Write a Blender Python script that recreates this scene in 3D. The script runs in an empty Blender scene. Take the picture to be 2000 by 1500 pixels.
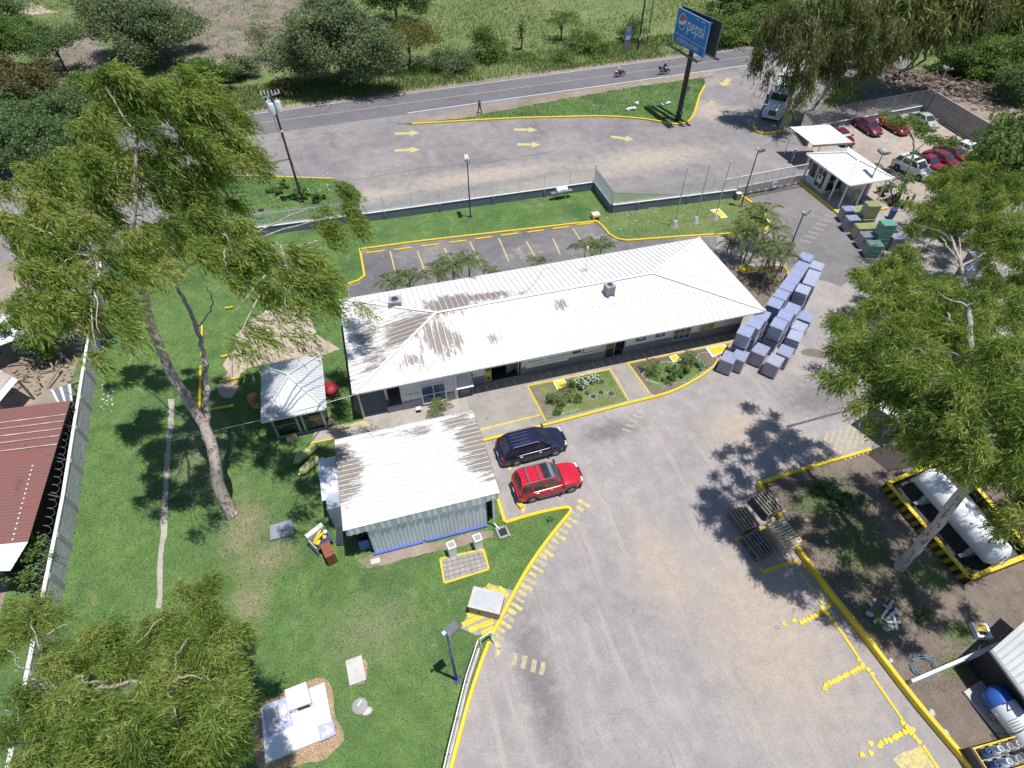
import bpy, math, random
import numpy as np
from mathutils import Vector, Matrix, noise as mnoise

S = bpy.context.scene
COL = S.collection
rad = math.radians
random.seed(7)

# ------------------------------------------------------------------ camera, light, exposure
CAM_H = 33.0
PITCH, ROLL, YAW = rad(46.833), rad(-0.109), rad(15.892)
FPX = 1155.0                      # focal length in pixels of the 2000 px wide photograph
_cp, _sp, _cy, _sy = math.cos(PITCH), math.sin(PITCH), math.cos(YAW), math.sin(YAW)
FWD = Vector((_sy*_cp, _cy*_cp, -_sp))
_r0 = Vector((_cy, -_sy, 0)); _u0 = _r0.cross(FWD)
RIGHT = math.cos(ROLL)*_r0 + math.sin(ROLL)*_u0
UP = -math.sin(ROLL)*_r0 + math.cos(ROLL)*_u0
cam_d = bpy.data.cameras.new('camera'); cam = bpy.data.objects.new('camera', cam_d); COL.objects.link(cam)
cam_d.sensor_width = 36; cam_d.lens = FPX/2000*36; cam_d.clip_end = 2000; cam_d.clip_start = 0.5
M = Matrix((RIGHT, UP, -FWD)).transposed().to_4x4(); M.translation = (0, 0, CAM_H); cam.matrix_world = M
S.camera = cam

SUN_DIR = Vector((-0.158, 0.125, -1.0)).normalized()      # the way the light travels
w = bpy.data.worlds.new('World'); S.world = w; w.use_nodes = True
_nt = w.node_tree; _bg = _nt.nodes['Background']
_sky = _nt.nodes.new('ShaderNodeTexSky'); _sky.sky_type = 'NISHITA'; _sky.sun_disc = False
_sky.sun_elevation = math.asin(-SUN_DIR.z); _sky.sun_rotation = math.atan2(-SUN_DIR.x, -SUN_DIR.y)
_sky.altitude = 900; _sky.air_density = 1.0; _sky.dust_density = 0.6
_nt.links.new(_sky.outputs[0], _bg.inputs[0]); _bg.inputs[1].default_value = 0.088
sl = bpy.data.lights.new('sun', 'SUN'); sl.energy = 4.4; sl.angle = rad(0.53); sl.color = (1.0, 0.955, 0.89)
so = bpy.data.objects.new('sun', sl); COL.objects.link(so)
so.rotation_euler = SUN_DIR.to_track_quat('-Z', 'Y').to_euler(); so.location = (0, 0, 80)
S.view_settings.view_transform = 'Standard'; S.view_settings.look = 'None'
S.view_settings.exposure = 0.2; S.view_settings.gamma = 1.0
S.render.engine = 'CYCLES'; S.cycles.max_bounces = 6; S.cycles.transparent_max_bounces = 6

def at(px, py, z=0.0):
 """the point at height z that the photograph shows at pixel (px, py)"""
 d = RIGHT*((px-1000)/FPX) + UP*(-(py-750)/FPX) + FWD
 t = (z-CAM_H)/d.z
 return Vector((d.x*t, d.y*t, z))
def on_y(px, py, Y):
 d = RIGHT*((px-1000)/FPX) + UP*(-(py-750)/FPX) + FWD
 t = Y/d.y
 return Vector((d.x*t, Y, CAM_H+d.z*t))
def at_depth(px, py, Y):
 return on_y(px, py, Y)

# ------------------------------------------------------------------ materials
MATS = {}
def N(nt, typ, **kw):
 n = nt.nodes.new(typ)
 for k, v in kw.items():
  if hasattr(n, k): setattr(n, k, v)
  else: n.inputs[k].default_value = v
 return n
def c4(c): return (c[0], c[1], c[2], 1.0)
def new_mat(name):
 m = bpy.data.materials.new(name); m.use_nodes = True
 nt = m.node_tree; return m, nt, nt.nodes['Principled BSDF']
def noise_node(nt, vec, scale, detail=4, rough=0.6, dist=0.0):
 n = nt.nodes.new('ShaderNodeTexNoise'); n.inputs['Scale'].default_value = scale
 n.inputs['Detail'].default_value = detail; n.inputs['Roughness'].default_value = rough
 n.inputs['Distortion'].default_value = dist
 nt.links.new(vec, n.inputs['Vector']); return n.outputs[0]
def ramp(nt, fac, stops):
 r = nt.nodes.new('ShaderNodeValToRGB'); cr = r.color_ramp
 while len(cr.elements) < len(stops): cr.elements.new(0.5)
 for e, (p, c) in zip(cr.elements, stops):
  e.position = p; e.color = c4(c) if not isinstance(c, (int, float)) else (c, c, c, 1)
 nt.links.new(fac, r.inputs[0]); return r.outputs[0]
def mixc(nt, fac, a, b, mode='MIX'):
 n = nt.nodes.new('ShaderNodeMix'); n.data_type = 'RGBA'; n.blend_type = mode
 if isinstance(fac, (int, float)): n.inputs[0].default_value = fac
 else: nt.links.new(fac, n.inputs[0])
 for s, v in ((6, a), (7, b)):
  if isinstance(v, tuple): n.inputs[s].default_value = c4(v)
  else: nt.links.new(v, n.inputs[s])
 return n.outputs[2]
def mth(nt, op, a, b=0.0, clamp=False):
 n = nt.nodes.new('ShaderNodeMath'); n.operation = op; n.use_clamp = clamp
 for s, v in ((0, a), (1, b)):
  if isinstance(v, (int, float)): n.inputs[s].default_value = v
  else: nt.links.new(v, n.inputs[s])
 return n.outputs[0]
def pos(nt): return nt.nodes.new('ShaderNodeNewGeometry').outputs['Position']
def objc(nt): return nt.nodes.new('ShaderNodeTexCoord').outputs['Object']
def mapv(nt, vec, scale=(1, 1, 1), loc=(0, 0, 0), rotz=0):
 n = nt.nodes.new('ShaderNodeMapping'); n.inputs['Scale'].default_value = scale
 n.inputs['Location'].default_value = loc; n.inputs['Rotation'].default_value = (0, 0, rotz)
 nt.links.new(vec, n.inputs[0]); return n.outputs[0]
def bump(nt, bs, h, strength=0.3, dist=0.02):
 b = nt.nodes.new('ShaderNodeBump'); b.inputs['Strength'].default_value = strength; b.inputs['Distance'].default_value = dist
 nt.links.new(h, b.inputs['Height']); nt.links.new(b.outputs[0], bs.inputs['Normal'])

def mat(name, col, col2=None, scale=3.0, rough=0.7, metal=0.0, fine=0.0, bmp=0.0, spec=None, lo=0.35, hi=0.65, stretch=None, wear=None, wear_at=0.62):
 """plain surface: two tones broken up by noise, optional fine speckle, relief and worn spots"""
 if name in MATS: return MATS[name]
 m, nt, bs = new_mat(name)
 v = pos(nt)
 if stretch: v = mapv(nt, v, stretch)
 col2 = col2 or tuple(min(1, c*0.8) for c in col)
 n1 = noise_node(nt, v, scale, 5, 0.65)
 out = ramp(nt, n1, [(lo, col), (hi, col2)])
 if wear:
  nw = noise_node(nt, v, scale*2.3, 6, 0.75)
  out = mixc(nt, ramp(nt, nw, [(wear_at, 0.0), (wear_at+0.05, 1.0)]), out, wear)
 if fine:
  nf = noise_node(nt, pos(nt), 38, 2, 0.5)
  out = mixc(nt, fine, out, ramp(nt, nf, [(0.3, 0.25), (0.7, 0.95)]), 'OVERLAY')
 nt.links.new(out, bs.inputs['Base Color'])
 bs.inputs['Roughness'].default_value = rough; bs.inputs['Metallic'].default_value = metal
 if spec is not None: bs.inputs['Specular IOR Level'].default_value = spec
 if bmp: bump(nt, bs, noise_node(nt, pos(nt), 30, 4, 0.7), bmp, 0.02)
 MATS[name] = m; return m

# ------------------------------------------------------------------ mesh builder
class MB:
 def __init__(s): s.v = []; s.f = []; s.mi = []
 def add(s, vs, fs, mi=0):
  o = len(s.v); s.v.extend([tuple(v) for v in vs]); s.f.extend([tuple(i+o for i in f) for f in fs]); s.mi.extend([mi]*len(fs)); return s
 def box(s, c, size, rz=0.0, mi=0, R=None):
  hx, hy, hz = size[0]/2, size[1]/2, size[2]/2
  m = R if R is not None else Matrix.Rotation(rz, 3, 'Z'); c = Vector(c)
  vs = [c + m @ Vector((x*hx, y*hy, z*hz)) for z in (-1, 1) for x, y in ((-1, -1), (1, -1), (1, 1), (-1, 1))]
  return s.add(vs, [(3, 2, 1, 0), (4, 5, 6, 7), (0, 1, 5, 4), (1, 2, 6, 5), (2, 3, 7, 6), (3, 0, 4, 7)], mi)
 def bar(s, p0, p1, wx, wz, mi=0):
  p0, p1 = Vector(p0), Vector(p1); d = p1-p0; L = d.length
  R = d.to_track_quat('X', 'Z').to_matrix()
  return s.box((p0+p1)/2, (L, wx, wz), mi=mi, R=R)
 def tube(s, p0, p1, r0, r1=None, n=8, mi=0, caps=True):
  r1 = r0 if r1 is None else r1
  return s.path([p0, p1], [r0, r1], n, mi, caps)
 def path(s, pts, r, n=6, mi=0, caps=True):
  pts = [Vector(p) for p in pts]; k = len(pts); rs = r if isinstance(r, (list, tuple)) else [r]*k
  vs = []; ref = Vector((0.31, 0.95, 0.07))
  for i, p in enumerate(pts):
   d = (pts[min(i+1, k-1)]-pts[max(i-1, 0)]).normalized()
   a = d.cross(ref if abs(d.dot(ref)) < 0.9 else Vector((1, 0, 0))).normalized(); b = d.cross(a)
   vs += [p+(a*math.cos(2*math.pi*j/n)+b*math.sin(2*math.pi*j/n))*rs[i] for j in range(n)]
  fs = [(i*n+j, i*n+(j+1) % n, (i+1)*n+(j+1) % n, (i+1)*n+j) for i in range(k-1) for j in range(n)]
  if caps: fs += [tuple(range(n)), tuple(reversed(range((k-1)*n, k*n)))]
  return s.add(vs, fs, mi)
 def lathe(s, prof, c=(0, 0, 0), n=16, mi=0, R=None):
  c = Vector(c); R = R or Matrix.Identity(3); vs = []; k = len(prof)
  for r, z in prof:
   vs += [c+R @ Vector((r*math.cos(2*math.pi*j/n), r*math.sin(2*math.pi*j/n), z)) for j in range(n)]
  fs = [(i*n+j, i*n+(j+1) % n, (i+1)*n+(j+1) % n, (i+1)*n+j) for i in range(k-1) for j in range(n)]
  fs += [tuple(reversed(range(n))), tuple(range((k-1)*n, k*n))]
  return s.add(vs, fs, mi)
 def prism(s, poly, z0, z1, mi=0, mi_side=None):
  n = len(poly); vs = [(p[0], p[1], z0) for p in poly]+[(p[0], p[1], z1) for p in poly]
  a = sum(poly[i][0]*poly[(i+1) % n][1]-poly[(i+1) % n][0]*poly[i][1] for i in range(n))
  idx = list(range(n)) if a > 0 else list(reversed(range(n)))
  s.add(vs, [tuple(i+n for i in idx), tuple(reversed(idx))], mi)
  o = len(s.v)-2*n
  for q in range(n):
   i, j = idx[q], idx[(q+1) % n]
   s.f.append((o+i, o+j, o+j+n, o+i+n)); s.mi.append(mi if mi_side is None else mi_side)
  return s
 def poly(s, pts, mi=0): return s.add(pts, [tuple(range(len(pts)))], mi)
 def ball(s, c, r, n=10, k=6, mi=0, jit=0.0, seed=0):
  rr = random.Random(seed); r = r if isinstance(r, (tuple, list)) else (r, r, r); vs = []
  for i in range(1, k):
   th = math.pi*i/k
   for j in range(n):
    q = 1+rr.uniform(-jit, jit)
    vs.append((c[0]+r[0]*q*math.sin(th)*math.cos(2*math.pi*j/n), c[1]+r[1]*q*math.sin(th)*math.sin(2*math.pi*j/n), c[2]+r[2]*q*math.cos(th)))
  vs += [(c[0], c[1], c[2]+r[2]), (c[0], c[1], c[2]-r[2])]; T = len(vs)-2
  fs = [(i*n+j, (i+1)*n+j, (i+1)*n+(j+1) % n, i*n+(j+1) % n) for i in range(k-2) for j in range(n)]
  fs += [(T, j, (j+1) % n) for j in range(n)]+[(T+1, (k-2)*n+(j+1) % n, (k-2)*n+j) for j in range(n)]
  return s.add(vs, fs, mi)
 def mesh(s, name, mats, off=None, smooth=None):
  me = bpy.data.meshes.new(name)
  vs = s.v if off is None else [(v[0]-off[0], v[1]-off[1], v[2]-off[2]) for v in s.v]
  me.from_pydata(vs, [], s.f)
  for m in (mats if isinstance(mats, (list, tuple)) else [mats]): me.materials.append(m)
  if any(s.mi): me.polygons.foreach_set('material_index', s.mi)
  if smooth is not None:
   me.polygons.foreach_set('use_smooth', [True]*len(me.polygons))
   if smooth < 180: me.set_sharp_from_angle(angle=rad(smooth))
  me.update(); return me

LABELS = {}
def tag(o, label=None, cat=None, group=None, kind=None):
 if label:
  o['label'] = label
  if LABELS.get(label, group or 0) != (group or 0) or (label in LABELS and not group): print('DUPLICATE LABEL', label)
  LABELS[label] = group or 0
  nw = len(label.split())
  if not 4 <= nw <= 16: print('LABEL LENGTH', nw, label)
 if cat: o['category'] = cat
 if group: o['group'] = group
 if kind: o['kind'] = kind
 return o
def link(name, data, parent=None, loc=None):
 o = bpy.data.objects.new(name, data); COL.objects.link(o)
 if parent is not None: o.parent = parent
 if loc is not None: o.location = loc
 return o
def thing(name, label, cat, loc=(0, 0, 0), rz=0.0, group=None):
 o = link(name, None, None, loc); o.rotation_euler = (0, 0, rz); o.empty_display_size = 0.3
 return tag(o, label, cat, group)
def root_loc(o):
 while o.parent is not None: o = o.parent
 return o.location
def part(name, mb, mats, parent, world=False, smooth=None, label=None):
 """a part in its thing's own axes, or (world=True) given in world coordinates under an unrotated thing"""
 o = link(name, mb.mesh(name, mats, root_loc(parent) if world else None, smooth), parent)
 if label: o['label'] = label
 return o
def solid(name, mb, mats, label, cat, group=None, smooth=None, base=None):
 """a thing that is one mesh; its origin goes to its base"""
 if base is None:
  xs = [v[0] for v in mb.v]; ys = [v[1] for v in mb.v]; zs = [v[2] for v in mb.v]
  base = ((min(xs)+max(xs))/2, (min(ys)+max(ys))/2, min(zs))
 o = link(name, mb.mesh(name, mats, base, smooth), None, base); return tag(o, label, cat, group)
def structure(name, mb, mats, label=None, smooth=None, parent=None):
 o = link(name, mb.mesh(name, mats, None, smooth), parent)
 if parent is None: o['kind'] = 'structure'
 if label: o['label'] = label
 return o
def children(o): return [c for c in bpy.data.objects if c.parent == o]
def copy_tree(o, parent=None):
 c = o.copy(); COL.objects.link(c)
 if parent is not None: c.parent = parent
 for ch in o.children: copy_tree(ch, c)
 return c

def ordinal(i): return ['first', 'second', 'third', 'fourth', 'fifth', 'sixth', 'seventh', 'eighth', 'ninth', 'tenth', 'eleventh', 'twelfth'][i]

# ------------------------------------------------------------------ ground helpers
def smooth_line(pts, n=6, closed=False):
 P = [Vector(p) for p in pts]; out = []; k = len(P)
 for i in range(k if closed else k-1):
  p0 = P[(i-1) % k] if closed or i > 0 else P[i]; p1 = P[i]; p2 = P[(i+1) % k]
  p3 = P[(i+2) % k] if closed or i+2 < k else p2
  for j in range(n):
   t = j/n; out.append(0.5*((2*p1)+(p2-p0)*t+(2*p0-5*p1+4*p2-p3)*t*t+(3*p1-p0-3*p2+p3)*t**3))
 if not closed: out.append(P[-1])
 return out
def rough_edge(pts, step=0.6, amp=0.12, seed=0):
 out = []; k = len(pts)
 for i in range(k):
  a, b = Vector(pts[i]), Vector(pts[(i+1) % k]); L = (b-a).length; n = max(1, int(L/step))
  for j in range(n):
   p = a+(b-a)*(j/n)
   q = mnoise.noise_vector(Vector((p.x*0.9+seed*7.3, p.y*0.9, seed)))*amp + mnoise.noise_vector(Vector((p.x*3.1, p.y*3.1+seed*3.7, seed)))*amp*0.5
   out.append(Vector((p.x+q.x, p.y+q.y, p.z)))
 return out
def sheet(name, pts, z, m, amp=0.0, seed=1, step=0.6):
 if amp: pts = rough_edge(pts, step, amp, seed)
 mb = MB(); P = [(p[0], p[1], z) for p in pts]; k = len(P)
 a = sum(P[i][0]*P[(i+1) % k][1]-P[(i+1) % k][0]*P[i][1] for i in range(k))
 mb.poly(P if a > 0 else P[::-1])
 return structure(name, mb, m)
def ribbon(pts, w, z, h=None):
 """flat strip (h None) or a bar of height h along a polyline"""
 P = [Vector((p[0], p[1], 0)) for p in pts]; k = len(P); L = []; Rr = []
 for i in range(k):
  d0 = (P[i]-P[i-1]).normalized() if i > 0 else (P[1]-P[0]).normalized()
  d1 = (P[i+1]-P[i]).normalized() if i < k-1 else d0
  n0 = Vector((-d0.y, d0.x, 0)); n1 = Vector((-d1.y, d1.x, 0)); nn = (n0+n1)
  nn = nn.normalized() if nn.length > 1e-4 else n0
  s = min(1.6, 1/max(0.5, nn.dot(n0)))
  L.append(P[i]+nn*(w/2*s)); Rr.append(P[i]-nn*(w/2*s))
 mb = MB()
 if h is None:
  mb.add([(p.x, p.y, z) for p in L]+[(p.x, p.y, z) for p in Rr], [(k+i, k+i+1, i+1, i) for i in range(k-1)])
 else:
  b = min(0.03, w*0.15)
  rings = []
  for i in range(k):
   l, r = L[i], Rr[i]; d = (l-r).normalized()*b
   rings += [(r.x, r.y, z), (r.x, r.y, z+h-b), (r.x+d.x, r.y+d.y, z+h), (l.x-d.x, l.y-d.y, z+h), (l.x, l.y, z+h-b), (l.x, l.y, z)]
  fs = [(i*6+j, (i+1)*6+j, (i+1)*6+j+1, i*6+j+1) for i in range(k-1) for j in range(5)]
  fs += [tuple(reversed(range(6))), tuple(range((k-1)*6, k*6))]
  mb.add(rings, fs)
 return mb
def px_line(pts, z=0.0): return [at(x, y, z) for x, y in pts]
def inside(pt, poly):
 x, y = pt[0], pt[1]; c = False; j = len(poly)-1
 for i in range(len(poly)):
  xi, yi, xj, yj = poly[i][0], poly[i][1], poly[j][0], poly[j][1]
  if (yi > y) != (yj > y) and x < (xj-xi)*(y-yi)/(yj-yi)+xi: c = not c
  j = i
 return c
def np_inside(x, y, poly):
 c = np.zeros(len(x), bool); j = len(poly)-1
 for i in range(len(poly)):
  xi, yi, xj, yj = poly[i][0], poly[i][1], poly[j][0], poly[j][1]
  if yi != yj:
   t = ((yi > y) != (yj > y)) & (x < (xj-xi)*(y-yi)/(yj-yi)+xi); c ^= t
  j = i
 return c

# ------------------------------------------------------------------ foliage
def leaf_mesh(name, P, D, L, W, tint, m, rng, bend=0.15):
 """one bent diamond-shaped leaf per row of P (base point), D (direction)"""
 n = len(P)
 D = D/np.linalg.norm(D, axis=1, keepdims=True)
 q = rng.normal(size=(n, 3)); Sd = np.cross(D, q); Sd /= np.linalg.norm(Sd, axis=1, keepdims=True)+1e-9
 Nn = np.cross(D, Sd)
 L = L[:, None]; W = W[:, None]
 mid = P+D*L*0.45+Nn*L*bend*0.5
 V = np.empty((n, 4, 3), np.float32)
 V[:, 0] = P; V[:, 1] = mid-Sd*W*0.5; V[:, 2] = P+D*L; V[:, 3] = mid+Sd*W*0.5
 me = bpy.data.meshes.new(name)
 me.vertices.add(n*4); me.vertices.foreach_set('co', V.reshape(-1))
 me.loops.add(n*4); me.loops.foreach_set('vertex_index', np.arange(n*4, dtype=np.int32))
 me.polygons.add(n); me.polygons.foreach_set('loop_start', np.arange(0, n*4, 4, dtype=np.int32))
 a = me.attributes.new('tint', 'FLOAT', 'FACE'); a.data.foreach_set('value', np.clip(tint, 0, 1).astype(np.float32))
 me.materials.append(m); me.update(calc_edges=True); return me
def leaf_mat(name, c1, c2, c3, trans=0.3, rough=0.55):
 if name in MATS: return MATS[name]
 m, nt, bs = new_mat(name)
 a = nt.nodes.new('ShaderNodeAttribute'); a.attribute_name = 'tint'
 col = ramp(nt, a.outputs['Fac'], [(0.05, c1), (0.45, c2), (0.86, c3), (0.99, (.34, .27, .14))])
 nt.links.new(col, bs.inputs['Base Color']); bs.inputs['Roughness'].default_value = rough
 bs.inputs['Specular IOR Level'].default_value = 0.25
 tr = nt.nodes.new('ShaderNodeBsdfTranslucent'); nt.links.new(mixc(nt, 1.0, col, (1.3, 1.35, 0.6), 'MULTIPLY'), tr.inputs[0])
 mx = nt.nodes.new('ShaderNodeMixShader'); mx.inputs[0].default_value = trans
 nt.links.new(bs.outputs[0], mx.inputs[1]); nt.links.new(tr.outputs[0], mx.inputs[2])
 nt.links.new(mx.outputs[0], nt.nodes['Material Output'].inputs[0]); MATS[name] = m; return m
def blob_points(rng, c, r, n, shell=0.5):
 d = rng.normal(size=(n, 3)); d /= np.linalg.norm(d, axis=1, keepdims=True)
 u = rng.random(n)**shell
 return np.array(c)+d*np.array(r)*u[:, None]
def strands(blobs, rng, per_m2, L, W, slen, flow, clump_r=0.55, spread=0.35, leaves=9, clumps=4.5):
 """hanging strands of long leaves, grouped in clumps inside each blob (x, y, z, r[, flatten])"""
 Ps = []; Ds = []; Ls = []; Ws = []; Ts = []
 flow = np.array(flow, float); flow /= np.linalg.norm(flow)
 for b in blobs:
  r = b[3]; fl = b[4] if len(b) > 4 else 0.75
  nl = int(per_m2*math.pi*r*r); ns = max(4, nl//leaves); nc = max(3, int(r*r*clumps))
  cc = blob_points(rng, b[:3], (r, r, r*fl), nc, 0.5); ct = np.clip(rng.normal(0.48, 0.2, nc), .08, .76)
  ci = rng.integers(0, nc, ns)
  o = cc[ci]+rng.normal(size=(ns, 3))*clump_r*np.array([1, 1, 0.7])
  sd = flow+rng.normal(size=(ns, 3))*spread; sd /= np.linalg.norm(sd, axis=1, keepdims=True)
  ln = slen*rng.uniform(0.5, 1.25, ns)
  t = np.tile(np.linspace(0, 1, leaves), (ns, 1))+rng.normal(0, 0.05, (ns, leaves))
  droop = np.array([0, 0, -1.0])
  p = o[:, None, :]+sd[:, None, :]*(t*ln[:, None])[..., None]+droop*(t**2*ln[:, None]*0.35)[..., None]+rng.normal(size=(ns, leaves, 3))*0.05
  d = sd[:, None, :]+droop*(0.4*t)[..., None]+rng.normal(size=(ns, leaves, 3))*0.42
  k = ns*leaves; tw = rng.random(ns) < .3; nt_ = int(tw.sum())
  Ps.append(o[tw]); Ds.append(sd[tw]-np.array([0, 0, .25])); Ls.append(ln[tw]*.8); Ws.append(np.full(nt_, W*.4)); Ts.append(np.full(nt_, .99))
  Ps.append(p.reshape(k, 3)); Ds.append(d.reshape(k, 3))
  q = rng.uniform(.5, 1.5, k); Ls.append(L*q); Ws.append(W*(.4+.6*q)*rng.uniform(.75, 1.25, k))
  Ts.append((np.repeat(ct[ci], leaves)+rng.normal(0, 0.17, k)).clip(0, .93))
 return np.concatenate(Ps), np.concatenate(Ds), np.concatenate(Ls), np.concatenate(Ws), np.concatenate(Ts)
def bushy(blobs, rng, per_m2, L, clump_r=0.4, shell=0.4, aspect=0.6, clumps=6):
 """small broad leaves in clumps, turned every way but mostly flat"""
 Ps = []; Ts = []
 for b in blobs:
  r = b[3]; fl = b[4] if len(b) > 4 else 0.75
  n = int(per_m2*math.pi*r*r); nc = max(4, int(r*r*clumps))
  cc = blob_points(rng, b[:3], (r, r, r*fl), nc, shell); ct = np.clip(rng.normal(0.48, 0.18, nc), .08, .76)
  ci = rng.integers(0, nc, n)
  Ps.append(cc[ci]+rng.normal(size=(n, 3))*clump_r*np.array([1, 1, 0.6])); Ts.append(ct[ci]+rng.normal(0, 0.13, n))
 P = np.concatenate(Ps); n = len(P)
 D = rng.normal(size=(n, 3))*np.array([1, 1, 0.55])
 Ln = L*rng.uniform(0.6, 1.4, n)
 return P, D, Ln, Ln*aspect, np.concatenate(Ts)
def crown(parent, data, m, rng, name='crown'):
 P, D, Ln, Wn, T = data; off = np.array(root_loc(parent)[:])
 P = P.copy(); low = P[:, 2] < 0.1; P[low, 2] = 0.1+np.abs(rng.normal(0, .1, low.sum()))
 return link(name, leaf_mesh(name, P-off, D, Ln, Wn, T, m, rng), parent)
def limb_path(pts, n=5, wob=0.12, seed=0):
 P = smooth_line(pts, n); rr = random.Random(seed); out = []
 for i, p in enumerate(P):
  e = 0 if i in (0, len(P)-1) else wob
  out.append(p+Vector((rr.uniform(-e, e), rr.uniform(-e, e), rr.uniform(-e, e)*0.5)))
 return out
# ================================================================== GROUND
def ground_mat(name, big, mid, spots=None, speck=0.25, scale=0.12, bmp=0.25, zones=None):
 """ground seen from above: broad patches, mid-size mottling, spots and fine grit"""
 m, nt, bs = new_mat(name); p = pos(nt)
 col = ramp(nt, noise_node(nt, p, scale, 4, 0.6, 0.6), [(0.30, big[0]), (0.5, big[1]), (0.72, big[2])])
 col = mixc(nt, mid[1], col, ramp(nt, noise_node(nt, p, mid[0], 6, 0.72), [(0.25, 0.28), (0.5, 0.5), (0.75, 0.74)]), 'OVERLAY')
 for sc, a, b, c, st in (spots or []):
  v = mapv(nt, p, st[:3], (0, 0, 0), st[3] if len(st) > 3 else 0) if st else p
  col = mixc(nt, ramp(nt, noise_node(nt, v, sc, 5, 0.68, 0.4), [(a, 0.0), (b, 1.0)]), col, c)
 for cz, soft, blobs in zones or []:      # places where another soil or turf takes over with a ragged edge
  tot = None
  for x, y, rx, ry in blobs:
   ln = nt.nodes.new('ShaderNodeVectorMath'); ln.operation = 'LENGTH'; nt.links.new(mapv(nt, p, (1/rx, 1/ry, 0), (-x/rx, -y/ry, 0)), ln.inputs[0])
   g = mth(nt, 'SUBTRACT', 1.0, ln.outputs['Value']); tot = g if tot is None else mth(nt, 'MAXIMUM', tot, g)
  a = mth(nt, 'ADD', tot, mth(nt, 'MULTIPLY', mth(nt, 'SUBTRACT', noise_node(nt, p, 1.1, 6, .72), .5), 1.5))
  zc = ramp(nt, noise_node(nt, p, 1.7, 5, .7), [(.3, cz), (.7, tuple(c*.78 for c in cz))])
  col = mixc(nt, ramp(nt, a, [(.5-soft, 0.0), (.5+soft, 1.0)]), col, zc)
 f = noise_node(nt, p, 16, 3, 0.8)
 col = mixc(nt, speck, col, ramp(nt, f, [(0.28, 0.1), (0.5, 0.5), (0.72, 0.95)]), 'OVERLAY')
 nt.links.new(col, bs.inputs['Base Color']); bs.inputs['Roughness'].default_value = 0.9
 bs.inputs['Specular IOR Level'].default_value = 0.15
 bump(nt, bs, noise_node(nt, p, 14, 5, 0.75), bmp, 0.03)
 MATS[name] = m; return m

M_yard = ground_mat('yard_asphalt', ((.275, .26, .262), (.32, .298, .296), (.362, .333, .325)), (0.9, 0.5),
 [(1.0, .5, .72, (.30, .278, .28), (1.6, .1, 1, .35)), (1.0, .55, .72, (.40, .36, .335), (1.1, .09, 1, -.5)), (3.0, .6, .7, (.26, .24, .243), (1, .06, 1, .1)), (0.6, .64, .74, (.25, .232, .238), None), (1.6, .68, .76, (.21, .195, .2), (1, .35, 1)), (2.6, .69, .74, (.42, .39, .36), None)], 0.42, zones=[((.45, .38, .325), .38, [(17, 8, 6, 9), (13, 13, 3, 5), (23, 21, 5, 3)]), ((.22, .205, .205), .3, [(14, 23.5, 4, 1.6), (30, 22, 5, 3), (4, 9, 1.5, 7)])])
M_fore = ground_mat('forecourt_asphalt', ((.20, .19, .20), (.245, .23, .235), (.30, .275, .262)), (0.7, 0.5),
 [(0.3, .56, .7, (.17, .165, .175), (1, .3, 1)), (0.9, .64, .74, (.32, .29, .27), None)], 0.3, zones=[((.44, .385, .335), .3, [(34, 60.5, 14, 4.6), (14, 62, 18, 3.6), (22, 58.6, 18, 2.2), (48, 71, 5, 5.5), (2, 61, 8, 3)])])
M_hwy = ground_mat('highway_asphalt', ((.14, .138, .155), (.165, .16, .178), (.185, .178, .19)), (0.5, 0.3),
 [(0.25, .6, .75, (.125, .123, .138), (.3, 1, 1)), (1.2, .66, .75, (.22, .21, .215), (.4, 1, 1))], 0.18)
M_park = ground_mat('parking_asphalt', ((.13, .128, .14), (.175, .17, .178), (.25, .235, .228)), (0.9, 0.5), [(0.4, .56, .66, (.30, .275, .26), None)], 0.3)
M_sand = ground_mat('sandy_ground', ((.38, .31, .26), (.44, .365, .305), (.37, .32, .275)), (1.1, 0.5), [(0.7, .6, .72, (.28, .235, .205), None)], 0.35)
M_gravel = ground_mat('gravel_ground', ((.34, .29, .26), (.40, .345, .305), (.30, .26, .235)), (1.5, 0.6), [(0.8, .62, .74, (.25, .22, .19), None)], 0.6, bmp=0.6)
M_soil = ground_mat('bare_soil', ((.14, .112, .098), (.18, .147, .127), (.225, .185, .155)), (1.3, 0.6), [(0.7, .58, .68, (.19, .18, .10), None), (2.2, .68, .74, (.34, .28, .21), None)], 0.5, bmp=0.5, zones=[((.13, .17, .07), .3, [(25, 14.5, 3.5, 2.5), (25, 11, 3, 3), (27.5, 8.3, 3, 2), (23.2, 6.8, 1.6, 1.6), (27, 5, 1.8, 1.2), (25.5, 3.6, 1.8, .9)])])
M_dirt = ground_mat('dirt_lot', ((.22, .18, .15), (.29, .24, .20), (.35, .295, .245)), (0.9, 0.6), [(0.45, .55, .66, (.20, .19, .10), None)], 0.45, bmp=0.5)
M_field = ground_mat('ploughed_field', ((.20, .17, .145), (.245, .205, .175), (.17, .165, .115)), (0.5, 0.5), [(0.22, .5, .64, (.10, .135, .065), None), (0.8, .56, .68, (.09, .115, .06), (1, .25, 1))], 0.4)
M_past = ground_mat('pasture', ((.11, .165, .065), (.15, .195, .075), (.19, .215, .10)), (0.6, 0.6), [(0.3, .58, .72, (.19, .185, .09), None), (0.9, .62, .72, (.09, .145, .055), None)], 0.5)
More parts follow.
